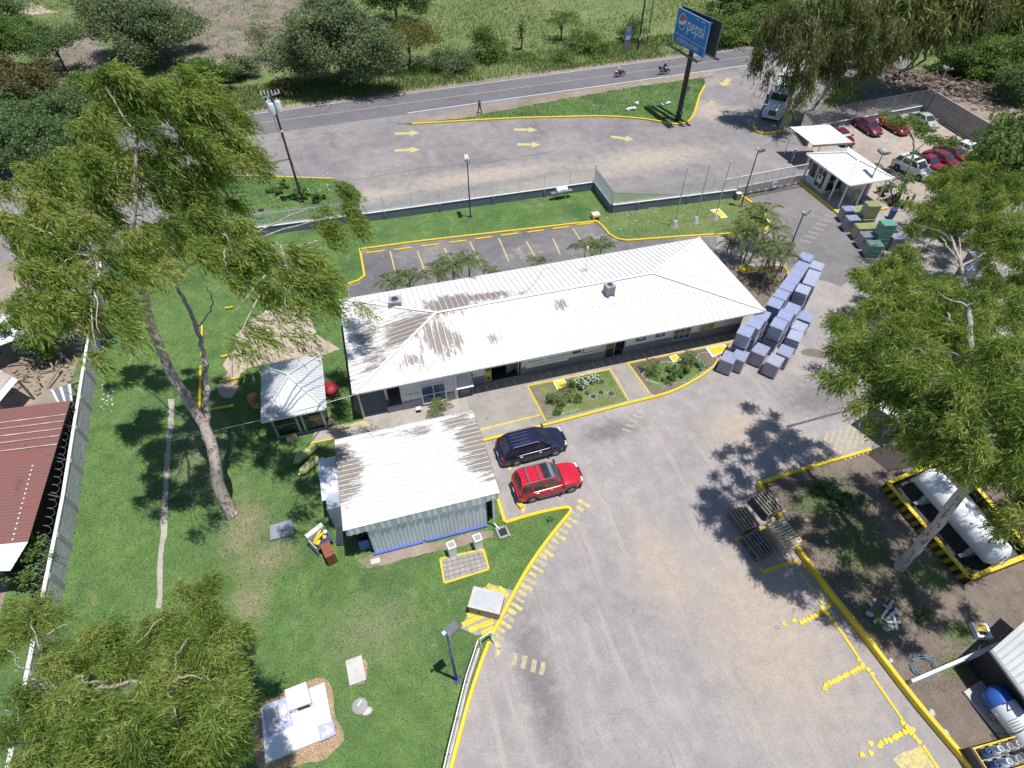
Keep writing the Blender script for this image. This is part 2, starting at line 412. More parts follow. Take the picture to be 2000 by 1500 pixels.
M_lawn = ground_mat('lawn_turf', ((.072, .145, .048), (.128, .21, .066), (.195, .245, .088)), (0.8, 0.6),
 [(0.12, .45, .62, (.065, .135, .05), None), (0.16, .58, .76, (.21, .235, .115), None), (0.55, .60, .74, (.23, .23, .13), None), (1.3, .70, .76, (.31, .23, .15), None), (0.9, .62, .74, (.07, .145, .06), None)], 0.6, bmp=0.7,
 zones=[((.27, .26, .15), .4, [(-11, 22.5, 2.2, 3.5), (-9.5, 20, 2.5, 2), (-10.5, 17.5, 1.6, 3)]), ((.20, .24, .12), .4, [(-4, 14, 4, 3), (-15.5, 15.5, 3, 5), (-14, 30, 3, 6)])])
M_lawnd = ground_mat('front_turf', ((.11, .175, .06), (.145, .205, .075), (.20, .22, .10)), (0.8, 0.55),
 [(0.5, .55, .70, (.18, .17, .08), None), (1.2, .66, .74, (.24, .19, .12), None)], 0.6, bmp=0.7)
M_conc = ground_mat('worn_concrete', ((.32, .295, .27), (.38, .35, .32), (.26, .245, .23)), (1.2, 0.5), [(1.0, .6, .72, (.22, .205, .19), None)], 0.3)
M_path = ground_mat('pale_path', ((.36, .325, .28), (.42, .38, .33), (.33, .30, .26)), (1.2, 0.5), None, 0.3)
M_mulch = ground_mat('wood_chips', ((.30, .21, .13), (.36, .26, .17), (.24, .175, .11)), (4.0, 0.7), None, 0.8, bmp=0.8)
M_yel = mat('yellow_paint', (.72, .53, .025), (.62, .45, .03), 1.6, 0.6, fine=0.25, wear=(.40, .35, .22), wear_at=0.595)
M_yelw = mat('worn_yellow_paint', (.62, .50, .12), (.50, .43, .17), 2.0, 0.75, fine=0.3, wear=(.33, .31, .28), wear_at=0.50)
M_yelf = mat('faded_yellow_paint', (.52, .44, .17), (.42, .37, .20), 2.4, 0.8, fine=0.4, wear=(.31, .29, .27), wear_at=0.46)
M_white = mat('white_paint', (.80, .80, .80), (.72, .72, .72), 1.5, 0.5, fine=0.1)
M_linew = mat('worn_white_line', (.62, .62, .60), (.50, .50, .49), 1.2, 0.8, wear=(.2, .2, .21), wear_at=0.6)

def world_poly(pts): return [Vector((x, y, 0)) for x, y in pts]
# base terrain to the horizon
mb = MB(); G0 = -0.05
mb.poly([(-900, -300, G0), (1100, -300, G0), (1100, 1400, G0), (-900, 1400, G0)])
structure('ground', mb, M_past)
# highway: two edges found in the photograph, carried on both ways
he0, he1 = at(556, 213), at(1400, 101); hl0, hl1 = at(750, 239), at(1436, 124)
hd = (he1-he0).normalized(); hn = Vector((hd.y, -hd.x, 0))
hw_w = abs((hl0-he0).dot(hn))*0.5+abs((hl1-he0).dot(hn))*0.5
HM = he0+hn*(hw_w/2)
def hwy(s, off): q = HM+hd*s+hn*off; return Vector((q.x, q.y, 0))
# fields beyond
sheet('ploughed_field', px_line([(395, 40), (640, -60), (640, 40), (590, 95), (560, 130), (440, 140), (330, 150), (300, 90)]), -0.02, M_field, 1.2, 3, 2.5)
sheet('field_soil', px_line([(60, 75), (180, 60), (215, 95), (235, 160), (180, 210), (70, 190), (75, 120)]), -0.015, M_field, 1.2, 5, 2.5)
sheet('ploughed_field', px_line([(100, -30), (330, -80), (640, -70), (600, 30), (450, 45), (330, 60), (200, 40)]), -0.03, M_field, 1.5, 8, 3)
sheet('dirt_track', px_line([(-10, 10), (60, 5), (110, 25), (60, 30)]), -0.012, M_sand, 0.8, 4, 2)
sheet('highway', [hwy(-160, -hw_w/2), hwy(200, -hw_w/2), hwy(200, hw_w/2), hwy(-160, hw_w/2)], 0.012, M_hwy, 0.06, 2, 0.9)
road = bpy.data.objects['highway']
def marking(name, mb, m, parent=road):
 return structure(name, mb, m, parent=parent)
marking('edge_line', ribbon([hwy(-160, -hw_w/2+.28), hwy(200, -hw_w/2+.28)], .15, .018), M_linew)
marking('edge_line', ribbon([hwy(15.5, hw_w/2-.28), hwy(82, hw_w/2-.28)], .22, .018), M_linew)
marking('edge_line', ribbon([hwy(89, hw_w/2-.28), hwy(150, hw_w/2-.28)], .3, .018), M_linew)
marking('centre_line', ribbon([hwy(-160, 0.0), hwy(200, 0.0)], .13, .018), M_yelf)
# verge strip of earth between highway and pasture
sheet('verge', [hwy(-160, -hw_w/2-1.4), hwy(200, -hw_w/2-1.4), hwy(200, -hw_w/2+.1), hwy(-160, -hw_w/2+.1)], 0.0, M_dirt, 0.35, 9, 1.2)
# forecourt
sheet('forecourt', [Vector(p) for p in (hwy(-60, hw_w/2-.1), hwy(80, hw_w/2-.1), hwy(100, hw_w/2+.2), (80, 70, 0), (62, 63.5, 0), (55, 60, 0), (55, 50, 0), (39, 50.2, 0), (25, 55, 0), (-2, 56.2, 0), (-60, 57, 0))], 0.004, M_fore)
fc = bpy.data.objects['forecourt']
mb = ribbon(px_line([(690, 352), (830, 328), (960, 316), (1080, 296)]), .10, .0125); marking('joint', mb, mat('tar_joint', (.09, .088, .09), (.2, .19, .18), 3, .9), fc)
mb = ribbon([p+Vector((0, random.uniform(-.5, .5), 0)) for p in smooth_line(px_line([(480, 285), (540, 272), (580, 270), (640, 262), (700, 258)]), 6)], .07, .0125); marking('crack', mb, MATS['tar_joint'], fc)
def arrow(name, tail, head, w, m, z=.0125):
 t, h = at(*tail), at(*head); d = (h-t).normalized(); n = Vector((-d.y, d.x, 0)); L = (h-t).length
 a = t+d*(L*.62); pts = [t+n*w*.25, t-n*w*.25, a-n*w*.25, a-n*w*.62, h, a+n*w*.62, a+n*w*.25]
 mb = MB(); mb.poly([(p.x, p.y, z) for p in reversed(pts)] if False else [(p.x, p.y, z) for p in pts]); return marking(name, mb, m, fc)
for tl, hd_, ww, mm in (((771, 261), (820, 260), 1.35, 'a'), ((771, 294), (821, 292), 1.35, 'a'), ((1004, 253), (1050, 254), 1.35, 'a'), ((1010, 282), (1057, 283), 1.3, 'a'),
      ((1193, 267), (1239, 273), 1.3, 'a'), ((1424, 154), (1411, 168), 1.7, 'a'), ((1392, 197), (1384, 209), 1.5, 'b')):
 arrow('lane_arrow', tl, hd_, ww, M_yelw if mm == 'a' else M_yelf)
# island of grass with the billboard
isl_top = [(790, 243), (900, 222), (985, 205), (1120, 186), (1260, 162), (1375, 143), (1384, 160)]
isl_kerb = smooth_line(px_line([(805, 243.5), (900, 238), (1000, 232.5), (1090, 230), (1180, 228.5), (1250, 233), (1290, 239), (1318, 243.5), (1342, 240), (1354, 226), (1360, 208), (1366, 188), (1377, 168)]), 5)
sheet('traffic_island', px_line(isl_top)[:-1]+[p for p in reversed(isl_kerb)], 0.06, M_lawn)
structure('kerb', ribbon(isl_kerb, .26, 0.0, .2), M_yel)
sheet('worn_footpath', px_line([(770, 242), (900, 216), (985, 203), (1120, 180), (1260, 158), (1400, 138), (1392, 150), (1260, 168), (1120, 191), (1000, 213), (900, 232), (800, 242)]), 0.072, M_dirt, 0.3, 11, 0.7)
# grass left of forecourt with the utility pole
kl = px_line([(330, 345), (480, 344.5), (560, 347), (650, 350)])
sheet('front_verge', kl+px_line([(690, 362), (705, 380), (700, 436), (445, 470), (330, 480)]), 0.05, M_lawn, 0.0)
structure('kerb', ribbon(smooth_line(kl, 4), .2, 0.0, .14), M_yel)

# ------------------------------------------------------------------ the yard inside the wall
yard_pts = world_poly([(-3, -8), (60, -8), (75, 20), (70, 46), (49, 49.8), (39, 49.7), (25.2, 50.6), (25.3, 55.5), (-2, 56), (-4, 40)])
sheet('yard', yard_pts, 0.002, M_yard); yard = bpy.data.objects['yard']
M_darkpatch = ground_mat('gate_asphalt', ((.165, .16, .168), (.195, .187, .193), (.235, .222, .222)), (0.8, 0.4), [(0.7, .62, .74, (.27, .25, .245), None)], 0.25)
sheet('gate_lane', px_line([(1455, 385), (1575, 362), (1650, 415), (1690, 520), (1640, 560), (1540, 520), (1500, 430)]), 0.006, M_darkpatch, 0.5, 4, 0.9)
pk = px_line([(703, 487), (950, 458), (1165, 433), (1178, 445), (1200, 470), (1400, 462), (1400, 500), (1190, 540), (690, 640), (680, 556), (712, 540)])
sheet('parking_lot', pk, 0.006, M_park); plot = bpy.data.objects['parking_lot']
# lawn left of the yard and in front
kerbN = smooth_line(px_line([(868, 1545), (885, 1485), (902, 1420), (920, 1355), (938, 1300), (955, 1255)]), 4)
kerbC = smooth_line(px_line([(962, 1240), (985, 1195), (1010, 1148), (1035, 1105), (1065, 1062), (1090, 1030), (1110, 1006), (1114, 997), (1104, 992.5), (1060, 1001), (1022, 1011), (990, 1021)]), 4)
lawn_poly = [Vector((-24, 4, 0))]+[at(868, 1560)]+kerbN+kerbC+px_line([(975, 1005), (945, 880), (700, 875), (655, 860), (720, 836), (716, 822), (690, 800), (690, 640), (678, 556), (712, 540), (703, 487), (950, 458), (1165, 433)])+[Vector((25.2, 50.4, 0)), Vector((25.2, 55.5, 0)), Vector((-.5, 55.9, 0)), Vector((-24, 57, 0))]
sheet('lawn', lawn_poly, 0.05, M_lawn)
flag_poly = smooth_line(px_line([(1165, 433), (1176, 442), (1190, 459), (1206, 468), (1225, 471), (1330, 463), (1410, 458), (1478, 456), (1497, 448), (1500, 436), (1488, 415), (1465, 396), (1440, 380)]), 3)
sheet('lawn', flag_poly+[Vector((39.2, 49.8, 0)), Vector((25.2, 50.4, 0))], 0.055, M_lawnd)
sheet('sandy_patch', smooth_line(px_line([(500, 620), (560, 600), (605, 608), (610, 645), (648, 672), (655, 688), (590, 700), (520, 714), (478, 726), (458, 760), (445, 780), (432, 765), (450, 690)]), 5, True), .058, M_sand, 0.5, 5, 0.3)
cut = [(337, 780), (334, 840), (330, 880), (325, 930), (324, 990), (320, 1040), (315, 1100), (313, 1150), (310, 1190)]
sheet('lawn_path', px_line([(x-6, y) for x, y in cut]+[(x+5, y) for x, y in reversed(cut)]), 0.062, M_path, 0.12, 6, 0.3)
sheet('mulch_bed', smooth_line(px_line([(508, 1385), (560, 1350), (628, 1326), (648, 1345), (652, 1395), (668, 1440), (640, 1478), (560, 1500), (500, 1500)]), 4, True), 0.06, M_mulch, 0.2, 3, 0.3)
sheet('mulch_bed', smooth_line(px_line([(680, 1290), (712, 1288), (716, 1325), (688, 1335)]), 4, True), 0.06, M_mulch, 0.12, 4, 0.25)
sheet('bare_strip', px_line([(700, 1095), (720, 1112), (800, 1090), (960, 1052), (960, 1035), (715, 1085)]), 0.06, M_dirt, 0.18, 6, 0.3)
structure('kerb', ribbon(kerbN, .2, 0.0, .16), M_yel)
structure('kerb', ribbon(kerbC+px_line([(985, 1018), (970, 968)]), .22, 0.0, .17), M_yel)
structure('kerb', ribbon(px_line([(680, 556), (700, 549), (712, 540), (708, 515), (703, 488), (830, 471), (950, 457.5), (1060, 445), (1165, 433), (1176, 442), (1190, 459), (1206, 468), (1225, 471), (1330, 463), (1410, 458), (1478, 456)]), .2, 0.0, .16), M_yel)
structure('kerb', ribbon(smooth_line(px_line([(1440, 379), (1465, 396), (1488, 415), (1500, 436), (1496, 449), (1478, 456)]), 3), .22, 0.0, .2), M_yel)
# office walk, plaza and beds
KY = .17
kerbF = smooth_line([at(943, 862), at(1055, 834), at(1150, 809), at(1230, 788), at(1290, 773), at(1325, 760), at(1365, 738), at(1392, 718), at(1402, 704)], 5)
walk = kerbF+[Vector((29.5, 28.6, 0)), Vector((29.5, 31, 0)), Vector((-2.8, 31, 0)), Vector((-2.8, 29.2, 0)), Vector((-6.2, 29.2, 0)), at(607, 868), at(655, 858), Vector((4.6, 25.7, 0))]
mb = MB(); mb.prism([(p.x, p.y) for p in walk], 0.0, 0.13); structure('walkway', mb, M_conc); wk = bpy.data.objects['walkway']
structure('kerb', ribbon(kerbF, .2, 0.0, KY), M_yel)
structure('kerb', ribbon([at(607, 868), at(655, 858)], .12, 0.0, .15), M_yel)
structure('kerb', ribbon([at(640, 845), at(712, 826), at(722, 836)], .12, 0.0, .15), M_yel)
marking('walk_line', ribbon([Vector((4.9, 26.0, 0)), Vector((9.6, 26.15, 0))], .12, .1345), M_yel, wk)
M_slab = mat('paving_slab', (.33, .305, .28), (.25, .235, .22), .8, .85, fine=.3, bmp=.15, wear=(.2, .185, .17), wear_at=.6)
def slab(x0, y0, x1, y1, k):
 rr = random.Random(k); e = .018
 mb = MB(); h = .142+rr.uniform(0, .008); b = .012
 mb.add([(x0+e, y0+e, .12), (x1-e, y0+e, .12), (x1-e, y1-e, .12), (x0+e, y1-e, .12), (x0+e+b, y0+e+b, h), (x1-e-b, y0+e+b, h), (x1-e-b, y1-e-b, h), (x0+e+b, y1-e-b, h)],
  [(4, 5, 6, 7), (0, 1, 5, 4), (1, 2, 6, 5), (2, 3, 7, 6), (3, 0, 4, 7)])
 structure('paving_slab', mb, M_slab, parent=wk)
k = 0
for i in range(4):
 for j in range(3):
  k += 1; slab(4.75+i*1.16, 26.15+j*1.12, 4.75+(i+1)*1.16, 26.15+(j+1)*1.12, k)
for i in range(27):
 for j in range(1):
  k += 1; slab(.2+i*1.06, 29.42, .2+(i+1)*1.06, 30.24, k)
for j in range(3): k += 1; slab(16.45, 25.75+j*1.15, 17.75, 25.75+(j+1)*1.15, k)
# pale stripes along the shaded walk
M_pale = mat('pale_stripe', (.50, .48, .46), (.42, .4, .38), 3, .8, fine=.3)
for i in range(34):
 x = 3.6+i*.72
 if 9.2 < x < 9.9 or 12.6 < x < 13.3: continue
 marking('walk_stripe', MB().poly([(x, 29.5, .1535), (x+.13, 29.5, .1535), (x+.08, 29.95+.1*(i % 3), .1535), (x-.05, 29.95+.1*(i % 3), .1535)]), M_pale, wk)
bedA = [Vector((9.5, 29.12, 0)), Vector((16.2, 29.05, 0)), Vector((16.28, 25.6, 0)), Vector((9.75, 25.42, 0))]
bedB = [Vector((17.8, 29.3, 0)), Vector((26.9, 29.2, 0))]+[p for p in reversed(kerbF) if p.x > 18.2]+[Vector((18.1, 25.8, 0))]
for bp in (bedA, bedB):
 cx = sum(p.x for p in bp)/len(bp); cy = sum(p.y for p in bp)/len(bp)
 ins = [Vector((p.x+(cx-p.x)*.035, p.y+(cy-p.y)*.05, 0)) for p in bp]
 sheet('flower_bed', ins, .152, M_lawnd if bp is bedA else M_soil)
sheet('bed_edge_soil', [Vector((9.75, 28.9, 0)), Vector((10.3, 28.9, 0)), Vector((10.5, 25.7, 0)), Vector((9.95, 25.6, 0))], .156, M_soil, .15, 3, .3)
sheet('bed_turf', [Vector((18.6, 28.6, 0)), Vector((23.4, 28.9, 0)), Vector((23.6, 27.4, 0)), Vector((22.3, 26.3, 0)), Vector((20, 26.2, 0)), Vector((18.6, 26.6, 0))], .156, M_lawnd, .35, 8, .4)
structure('kerb', ribbon([bedA[3], bedA[0], bedA[1], bedA[2]], .11, .12, .06), M_yel)
structure('kerb', ribbon([Vector((18.05, 25.85, 0)), Vector((17.8, 29.3, 0)), Vector((27.6, 29.22, 0))], .11, .12, .06), M_yel)
# end of the office: bed with palms
sheet('palm_bed', px_line([(1440, 628), (1490, 600), (1500, 590), (1535, 545), (1540, 530), (1520, 520), (1440, 530), (1400, 500), (1380, 470), (1430, 585)]), .03, M_soil, .2, 5, .4)
structure('kerb', ribbon(smooth_line(px_line([(1440, 530), (1490, 528), (1510, 521), (1528, 522), (1538, 531), (1536, 540)]), 3), .2, 0.0, .17), M_yel)
structure('kerb', ribbon(px_line([(1433, 622), (1447, 640), (1462, 632)]), .3, 0.0, .12), M_yel)
# painted dashes along kerb, hatch, stall lines
def dash(a, b, w, m, parent, z=.0065): marking('painted_dash', ribbon([a, b], w, z), m, parent)
n = 0
for q0, q1, cnt in (((1140, 983), (1068, 1078), 10), ((1062, 1086), (965, 1255), 15)):
 for i in range(cnt):
  t = i/(cnt-1); c = at(q0[0]+(q1[0]-q0[0])*t, q0[1]+(q1[1]-q0[1])*t)
  d = Vector((.60, -.80, 0)) if cnt == 10 else Vector((.66, -.75, 0)); n += 1
  L = .36+.12*math.sin(n*2.1); dash(c-d*L, c+d*L, .22+.05*math.sin(n*1.3), M_yelw if n % 3 else M_yelf, yard)
for i, (x, y) in enumerate(((1005, 1288), (1024, 1294), (1043, 1301), (1060, 1306))):
 a, b = at(x+2, y-13), at(x-3, y+12); dash(a, b, .26, M_yelf, yard)
dash(at(975, 1266), at(970, 1284), .2, M_yelw, yard)
for i in range(9):   # faint hatch by the drain
 a, b = at(1598+i*14, 905-i*6.2), at(1616+i*14.5, 845-i*5.2); dash(a, b, .2, M_yelf, yard)
for i in range(5): dash(at(1215+i*7, 838-i*9), at(1232+i*7, 843-i*9), .16, M_yelf, yard)
for i in range(9): dash(at(1562+i*8, 468-i*8), at(1584+i*8, 474-i*8.2), .3, mat('faded_white_paint', (.27, .25, .24), (.23, .215, .21), 2, .85, fine=.3), yard)
for a, b in (((1024, 985), (1021, 1003)), ((998, 905), (995, 918))): dash(at(*a), at(*b), .18, M_yelw, yard)
for x0, y0, x1, y1 in ((762, 490, 772, 532), (815, 490, 830, 530), (868, 484, 879, 508), (918, 472, 940, 520), (974, 465, 994, 511), (1028, 471, 1044, 500), (1080, 466, 1094, 497), (1119, 446, 1137, 474)):
 marking('stall_line', ribbon(px_line([(x0, y0), (x1, y1)]), .13, .0105), M_yelw, plot)
# drain grate across the yard
ga, gb = at(1536, 834), at(1705, 788); gd = (gb-ga).normalized(); gn = Vector((-gd.y, gd.x, 0))
mb = MB(); gr_m = mat('grate_iron', (.17, .165, .17), (.22, .215, .22), 4, .6, .2)
mb.bar(ga-gn*.09+Vector((0, 0, .012)), gb-gn*.09+Vector((0, 0, .012)), .04, .02); mb.bar(ga+gn*.09+Vector((0, 0, .012)), gb+gn*.09+Vector((0, 0, .012)), .04, .02)
nb = int((gb-ga).length/.09)
for i in range(nb):
 p = ga+gd*((i+.5)*.09)+Vector((0, 0, .012)); mb.bar(p-gn*.07, p+gn*.07, .04, .016)
structure('drain_grate', mb, gr_m, parent=yard)
marking('drain_channel', ribbon([ga, gb], .15, .0055), mat('drain_dark', (.03, .03, .03)), yard)
sheet('mud_stain', smooth_line(px_line([(1565, 684), (1590, 682), (1612, 690), (1612, 699), (1590, 698), (1568, 692)]), 3, True), .0058, mat('mud', (.14, .115, .1), (.2, .17, .15), 3, .9), .15, 3, .2)
rr = random.Random(31)
M_crk = mat('yard_crack', (.21, .198, .198), (.27, .25, .248), 3, .9)
for cr in ([(1150, 905), (1180, 930), (1175, 965), (1205, 990)], [(1290, 800), (1340, 815), (1360, 850), (1395, 860)], [(1640, 762), (1668, 748), (1690, 768), (1660, 780)], [(1530, 700), (1590, 725), (1640, 715)], [(1180, 1400), (1230, 1390), (1270, 1420)]):
 P_ = [p+Vector((rr.uniform(-.12, .12), rr.uniform(-.12, .12), 0)) for p in smooth_line(px_line(cr), 5)]
 marking('crack', ribbon(P_, .035, .0068), M_crk, yard)
# right garden and the gas yard
GKp = [(1481, 951), (1520, 1012), (1560, 1080), (1610, 1150), (1660, 1212), (1720, 1290), (1780, 1368), (1840, 1440), (1905, 1515)]
GK = smooth_line(px_line(GKp), 3)
sheet('garden_soil', GK+world_poly([(32, -8), (60, -8), (62, 14)])+px_line([(1990, 850), (1700, 884), (1590, 914)]), .05, M_soil)
gka = [at(1480, 947), at(1530, 930), at(1590, 912), at(1650, 895), at(1698, 881)]
structure('garden_kerb', ribbon(gka, .22, 0.0, .28), M_yel)
structure('garden_kerb', ribbon([gka[0]]+GK, .24, 0.0, .42), M_yel)
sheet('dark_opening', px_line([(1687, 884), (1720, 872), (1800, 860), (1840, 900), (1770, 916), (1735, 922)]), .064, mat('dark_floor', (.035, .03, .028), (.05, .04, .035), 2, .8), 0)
# right parking and the dirt beyond
sheet('gravel_lot', world_poly([(53.5, 43.5), (54.2, 58), (55.3, 61.5), (75.5, 63.2), (74, 50), (68, 41), (60, 41)]), .006, M_gravel)
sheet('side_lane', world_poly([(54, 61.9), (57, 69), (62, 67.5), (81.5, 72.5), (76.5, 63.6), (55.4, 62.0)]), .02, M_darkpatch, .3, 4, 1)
sheet('dirt_lot', px_line([(1640, 175), (1720, 130), (1800, 145), (1990, 190), (2100, 250), (1960, 300), (1900, 265), (1800, 205), (1640, 210)]), -.01, M_dirt, 1.0, 4, 1.5)
sheet('side_turf', px_line([(1600, 215), (1630, 165), (1670, 160), (1690, 200), (1660, 206)]), .03, M_lawnd, .5, 4, 1)
structure('kerb', ribbon(smooth_line(px_line([(1470, 245), (1478, 258), (1495, 262), (1525, 258)]), 4), .25, 0.0, .22), M_yel)
# neighbours' ground on the left
sheet('neighbour_yard', world_poly([(-60, 4), (-22.3, 4), (-22.6, 57), (-60, 62)]), .01, M_dirt, 0.0)
# ================================================================== BUILDINGS
def wear_mat(name, base, base2, worn, spots, stretch, thr=0.5, rough=0.55, streak_base=0.0, metal=0.0):
 """painted sheet metal whose paint has come off in the given places (x, y, rx, ry, strength), in streaks along the ribs"""
 m, nt, bs = new_mat(name); p = pos(nt); tot = None
 for x, y, rx, ry, st in spots:
  v = mapv(nt, p, (1/rx, 1/ry, 0), (-x/rx, -y/ry, 0))
  ln = nt.nodes.new('ShaderNodeVectorMath'); ln.operation = 'LENGTH'; nt.links.new(v, ln.inputs[0])
  f = mth(nt, 'MULTIPLY', mth(nt, 'SUBTRACT', 1.0, ln.outputs['Value'], True), st)
  tot = f if tot is None else mth(nt, 'MAXIMUM', tot, f)
 n1 = noise_node(nt, mapv(nt, p, stretch), 1.0, 5, 0.7); n2 = noise_node(nt, p, 9.0, 4, 0.7)
 nn = mth(nt, 'ADD', mth(nt, 'MULTIPLY', n1, 0.72), mth(nt, 'MULTIPLY', n2, 0.28))
 amt = mth(nt, 'ADD', tot if tot is not None else 0.0, nn) if tot is not None else nn
 msk = ramp(nt, amt, [(thr-.05, 0.0), (thr, .22), (thr+.03, .85), (thr+.09, 1.0)])
 dirt = ramp(nt, noise_node(nt, mapv(nt, p, (stretch[0]*.6, stretch[1]*.6, 1)), 1.2, 5, .7), [(0.35, base), (0.75, base2)])
 wn = ramp(nt, noise_node(nt, p, 22, 3, .8), [(0.3, tuple(c*.62 for c in worn)), (0.5, worn), (0.75, tuple(min(1, c*1.7) for c in worn))])
 nt.links.new(mixc(nt, msk, dirt, wn), bs.inputs['Base Color'])
 bs.inputs['Roughness'].default_value = rough; bs.inputs['Metallic'].default_value = metal
 MATS[name] = m; return m
M_roofm = wear_mat('office_roof_main', (.72, .72, .73), (.60, .60, .60), (.24, .205, .185),
 [(3.6, 32.0, 2.6, 3.2, .34), (5.2, 35.6, 3.2, 2.2, .48), (8.3, 35.7, 2.6, 1.1, .44), (7.4, 31.2, 1.0, 1.0, .30), (13.4, 33.1, .7, 1.0, .36), (1.4, 30.7, 2.2, 1.5, .22), (11, 35.2, 1.2, .7, .2)], (2.9, .62, 1), .655)
M_roofh = wear_mat('office_roof_hip', (.72, .72, .73), (.58, .58, .58), (.23, .195, .175),
 [(1.6, 33.6, 3.2, 2.6, .40), (-1.2, 31.6, 2.2, 2.0, .24), (-1.5, 34.5, 1.6, 2.2, .26)], (.62, 2.9, 1), .63)
M_shedroof = wear_mat('shed_roof', (.74, .75, .76), (.64, .65, .65), (.24, .21, .185),
 [(-4.3, 22.6, 1.9, 3.2, .46), (4.4, 22.3, 2.3, 4.2, .48), (3.4, 24.6, 2.2, 1.0, .36), (-1.5, 25.3, 2.5, .9, .2), (1.0, 24.6, 3.0, .8, .2)], (.5, 2.6, 1), .66)
M_gazroof = mat('pavilion_roof', (.58, .60, .63), (.50, .52, .55), .7, .45, .0, wear=(.36, .38, .42), wear_at=.62)
M_galv = mat('galvanised_sheet', (.72, .78, .85), (.62, .68, .76), .8, .45, .05, fine=.1)
M_ribshade = mat('painted_rib_shade', (.46, .455, .45), (.64, .635, .63), 2, .8)  # grey for the strip beside each roof rib: the rib's shade put into colour
M_wallw = mat('white_wall', (.74, .73, .71), (.66, .65, .63), .6, .8, fine=.12, wear=(.5, .48, .46), wear_at=.72)
M_dado = mat('grey_dado', (.17, .18, .21), (.22, .225, .25), .9, .75)
M_blue = mat('blue_paint', (.07, .12, .42), (.09, .15, .48), 1.5, .5)
M_navy = mat('navy_paint', (.03, .04, .16), (.045, .055, .2), 1.5, .5)
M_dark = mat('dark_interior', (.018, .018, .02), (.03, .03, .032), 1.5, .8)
M_glass = mat('dark_glass', (.02, .025, .03), (.03, .035, .045), .8, .08, spec=.8)
M_glassb = mat('tinted_glass', (.03, .06, .16), (.05, .09, .22), .8, .1, spec=.8)
M_alu = mat('aluminium', (.55, .56, .57), (.48, .49, .5), 2, .4, .7)
M_black = mat('black_plastic', (.02, .02, .022), (.03, .03, .03), 2, .5)
M_steel = mat('grey_steel', (.28, .29, .31), (.22, .23, .25), 2, .5, .4)
M_red = mat('red_enamel', (.50, .02, .02), (.42, .02, .02), 2, .4)
M_rusty = mat('rusty_sheet', (.215, .085, .078), (.175, .09, .085), .35, .7, fine=.2, wear=(.13, .06, .05), wear_at=.6)
M_cream = mat('cream_board', (.62, .58, .45), (.52, .49, .38), 1.5, .7)
M_wood = mat('weathered_wood', (.30, .24, .175), (.22, .18, .14), 3, .85, fine=.3, stretch=(1, 1, 4))
M_woodd = mat('dark_weathered_wood', (.13, .115, .10), (.19, .17, .15), 3, .85, fine=.3)
M_woodl = mat('pale_new_wood', (.60, .50, .35), (.52, .42, .29), 3, .85, fine=.3)
M_block = mat('block_wall', (.50, .505, .52), (.41, .415, .43), .5, .9, fine=.2, bmp=.1, wear=(.26, .26, .27), wear_at=.64)
M_concl = mat('pale_concrete', (.55, .53, .50), (.46, .44, .42), 1.0, .85, fine=.2)
M_concg = mat('grey_concrete', (.34, .335, .33), (.27, .265, .26), 1.0, .9, fine=.3)

def strip(mb, e0, e1, t1, t0, rib_h=.045, rib_w=.05, mi=0, rib_shade=False):
 """one roofing sheet: eave corners e0,e1, upper corners t1,t0; a raised rib along the e0-t0 edge"""
 e0, e1, t0, t1 = map(Vector, (e0, e1, t0, t1))
 n = (e1-e0).cross(t1-e0)
 if n.length < 1e-6: n = (e1-e0).cross(t0-e0)
 n.normalize()
 if n.z < 0: n = -n
 up = n*rib_h; a = (e1-e0).normalized()*rib_w
 pts = [e0, e1]+([t1, t0] if (t1-t0).length > 1e-3 else [t0])
 mb.add(pts, [tuple(range(len(pts)))], mi)
 ta = t0+(a if (t1-t0).length > rib_w else Vector((0, 0, 0)))
 o = len(mb.f); mb.add([e0, e0+a*.25+up, e0+a*.75+up, e0+a, t0, t0+(ta-t0)*.25+up, t0+(ta-t0)*.75+up, ta], [(0, 1, 5, 4), (1, 2, 6, 5), (2, 3, 7, 6), (0, 3, 2, 1)], mi)
 if rib_shade: g = (e1-e0).normalized()*.06; mb.add([e0+a+n*.004, e0+a+g+n*.004, ta+g*(1 if (t1-t0).length > .1 else 0)+n*.004, ta+n*.004], [(0, 1, 2, 3)], 1)  # flat strip along the rib, coloured as the rib's shadow
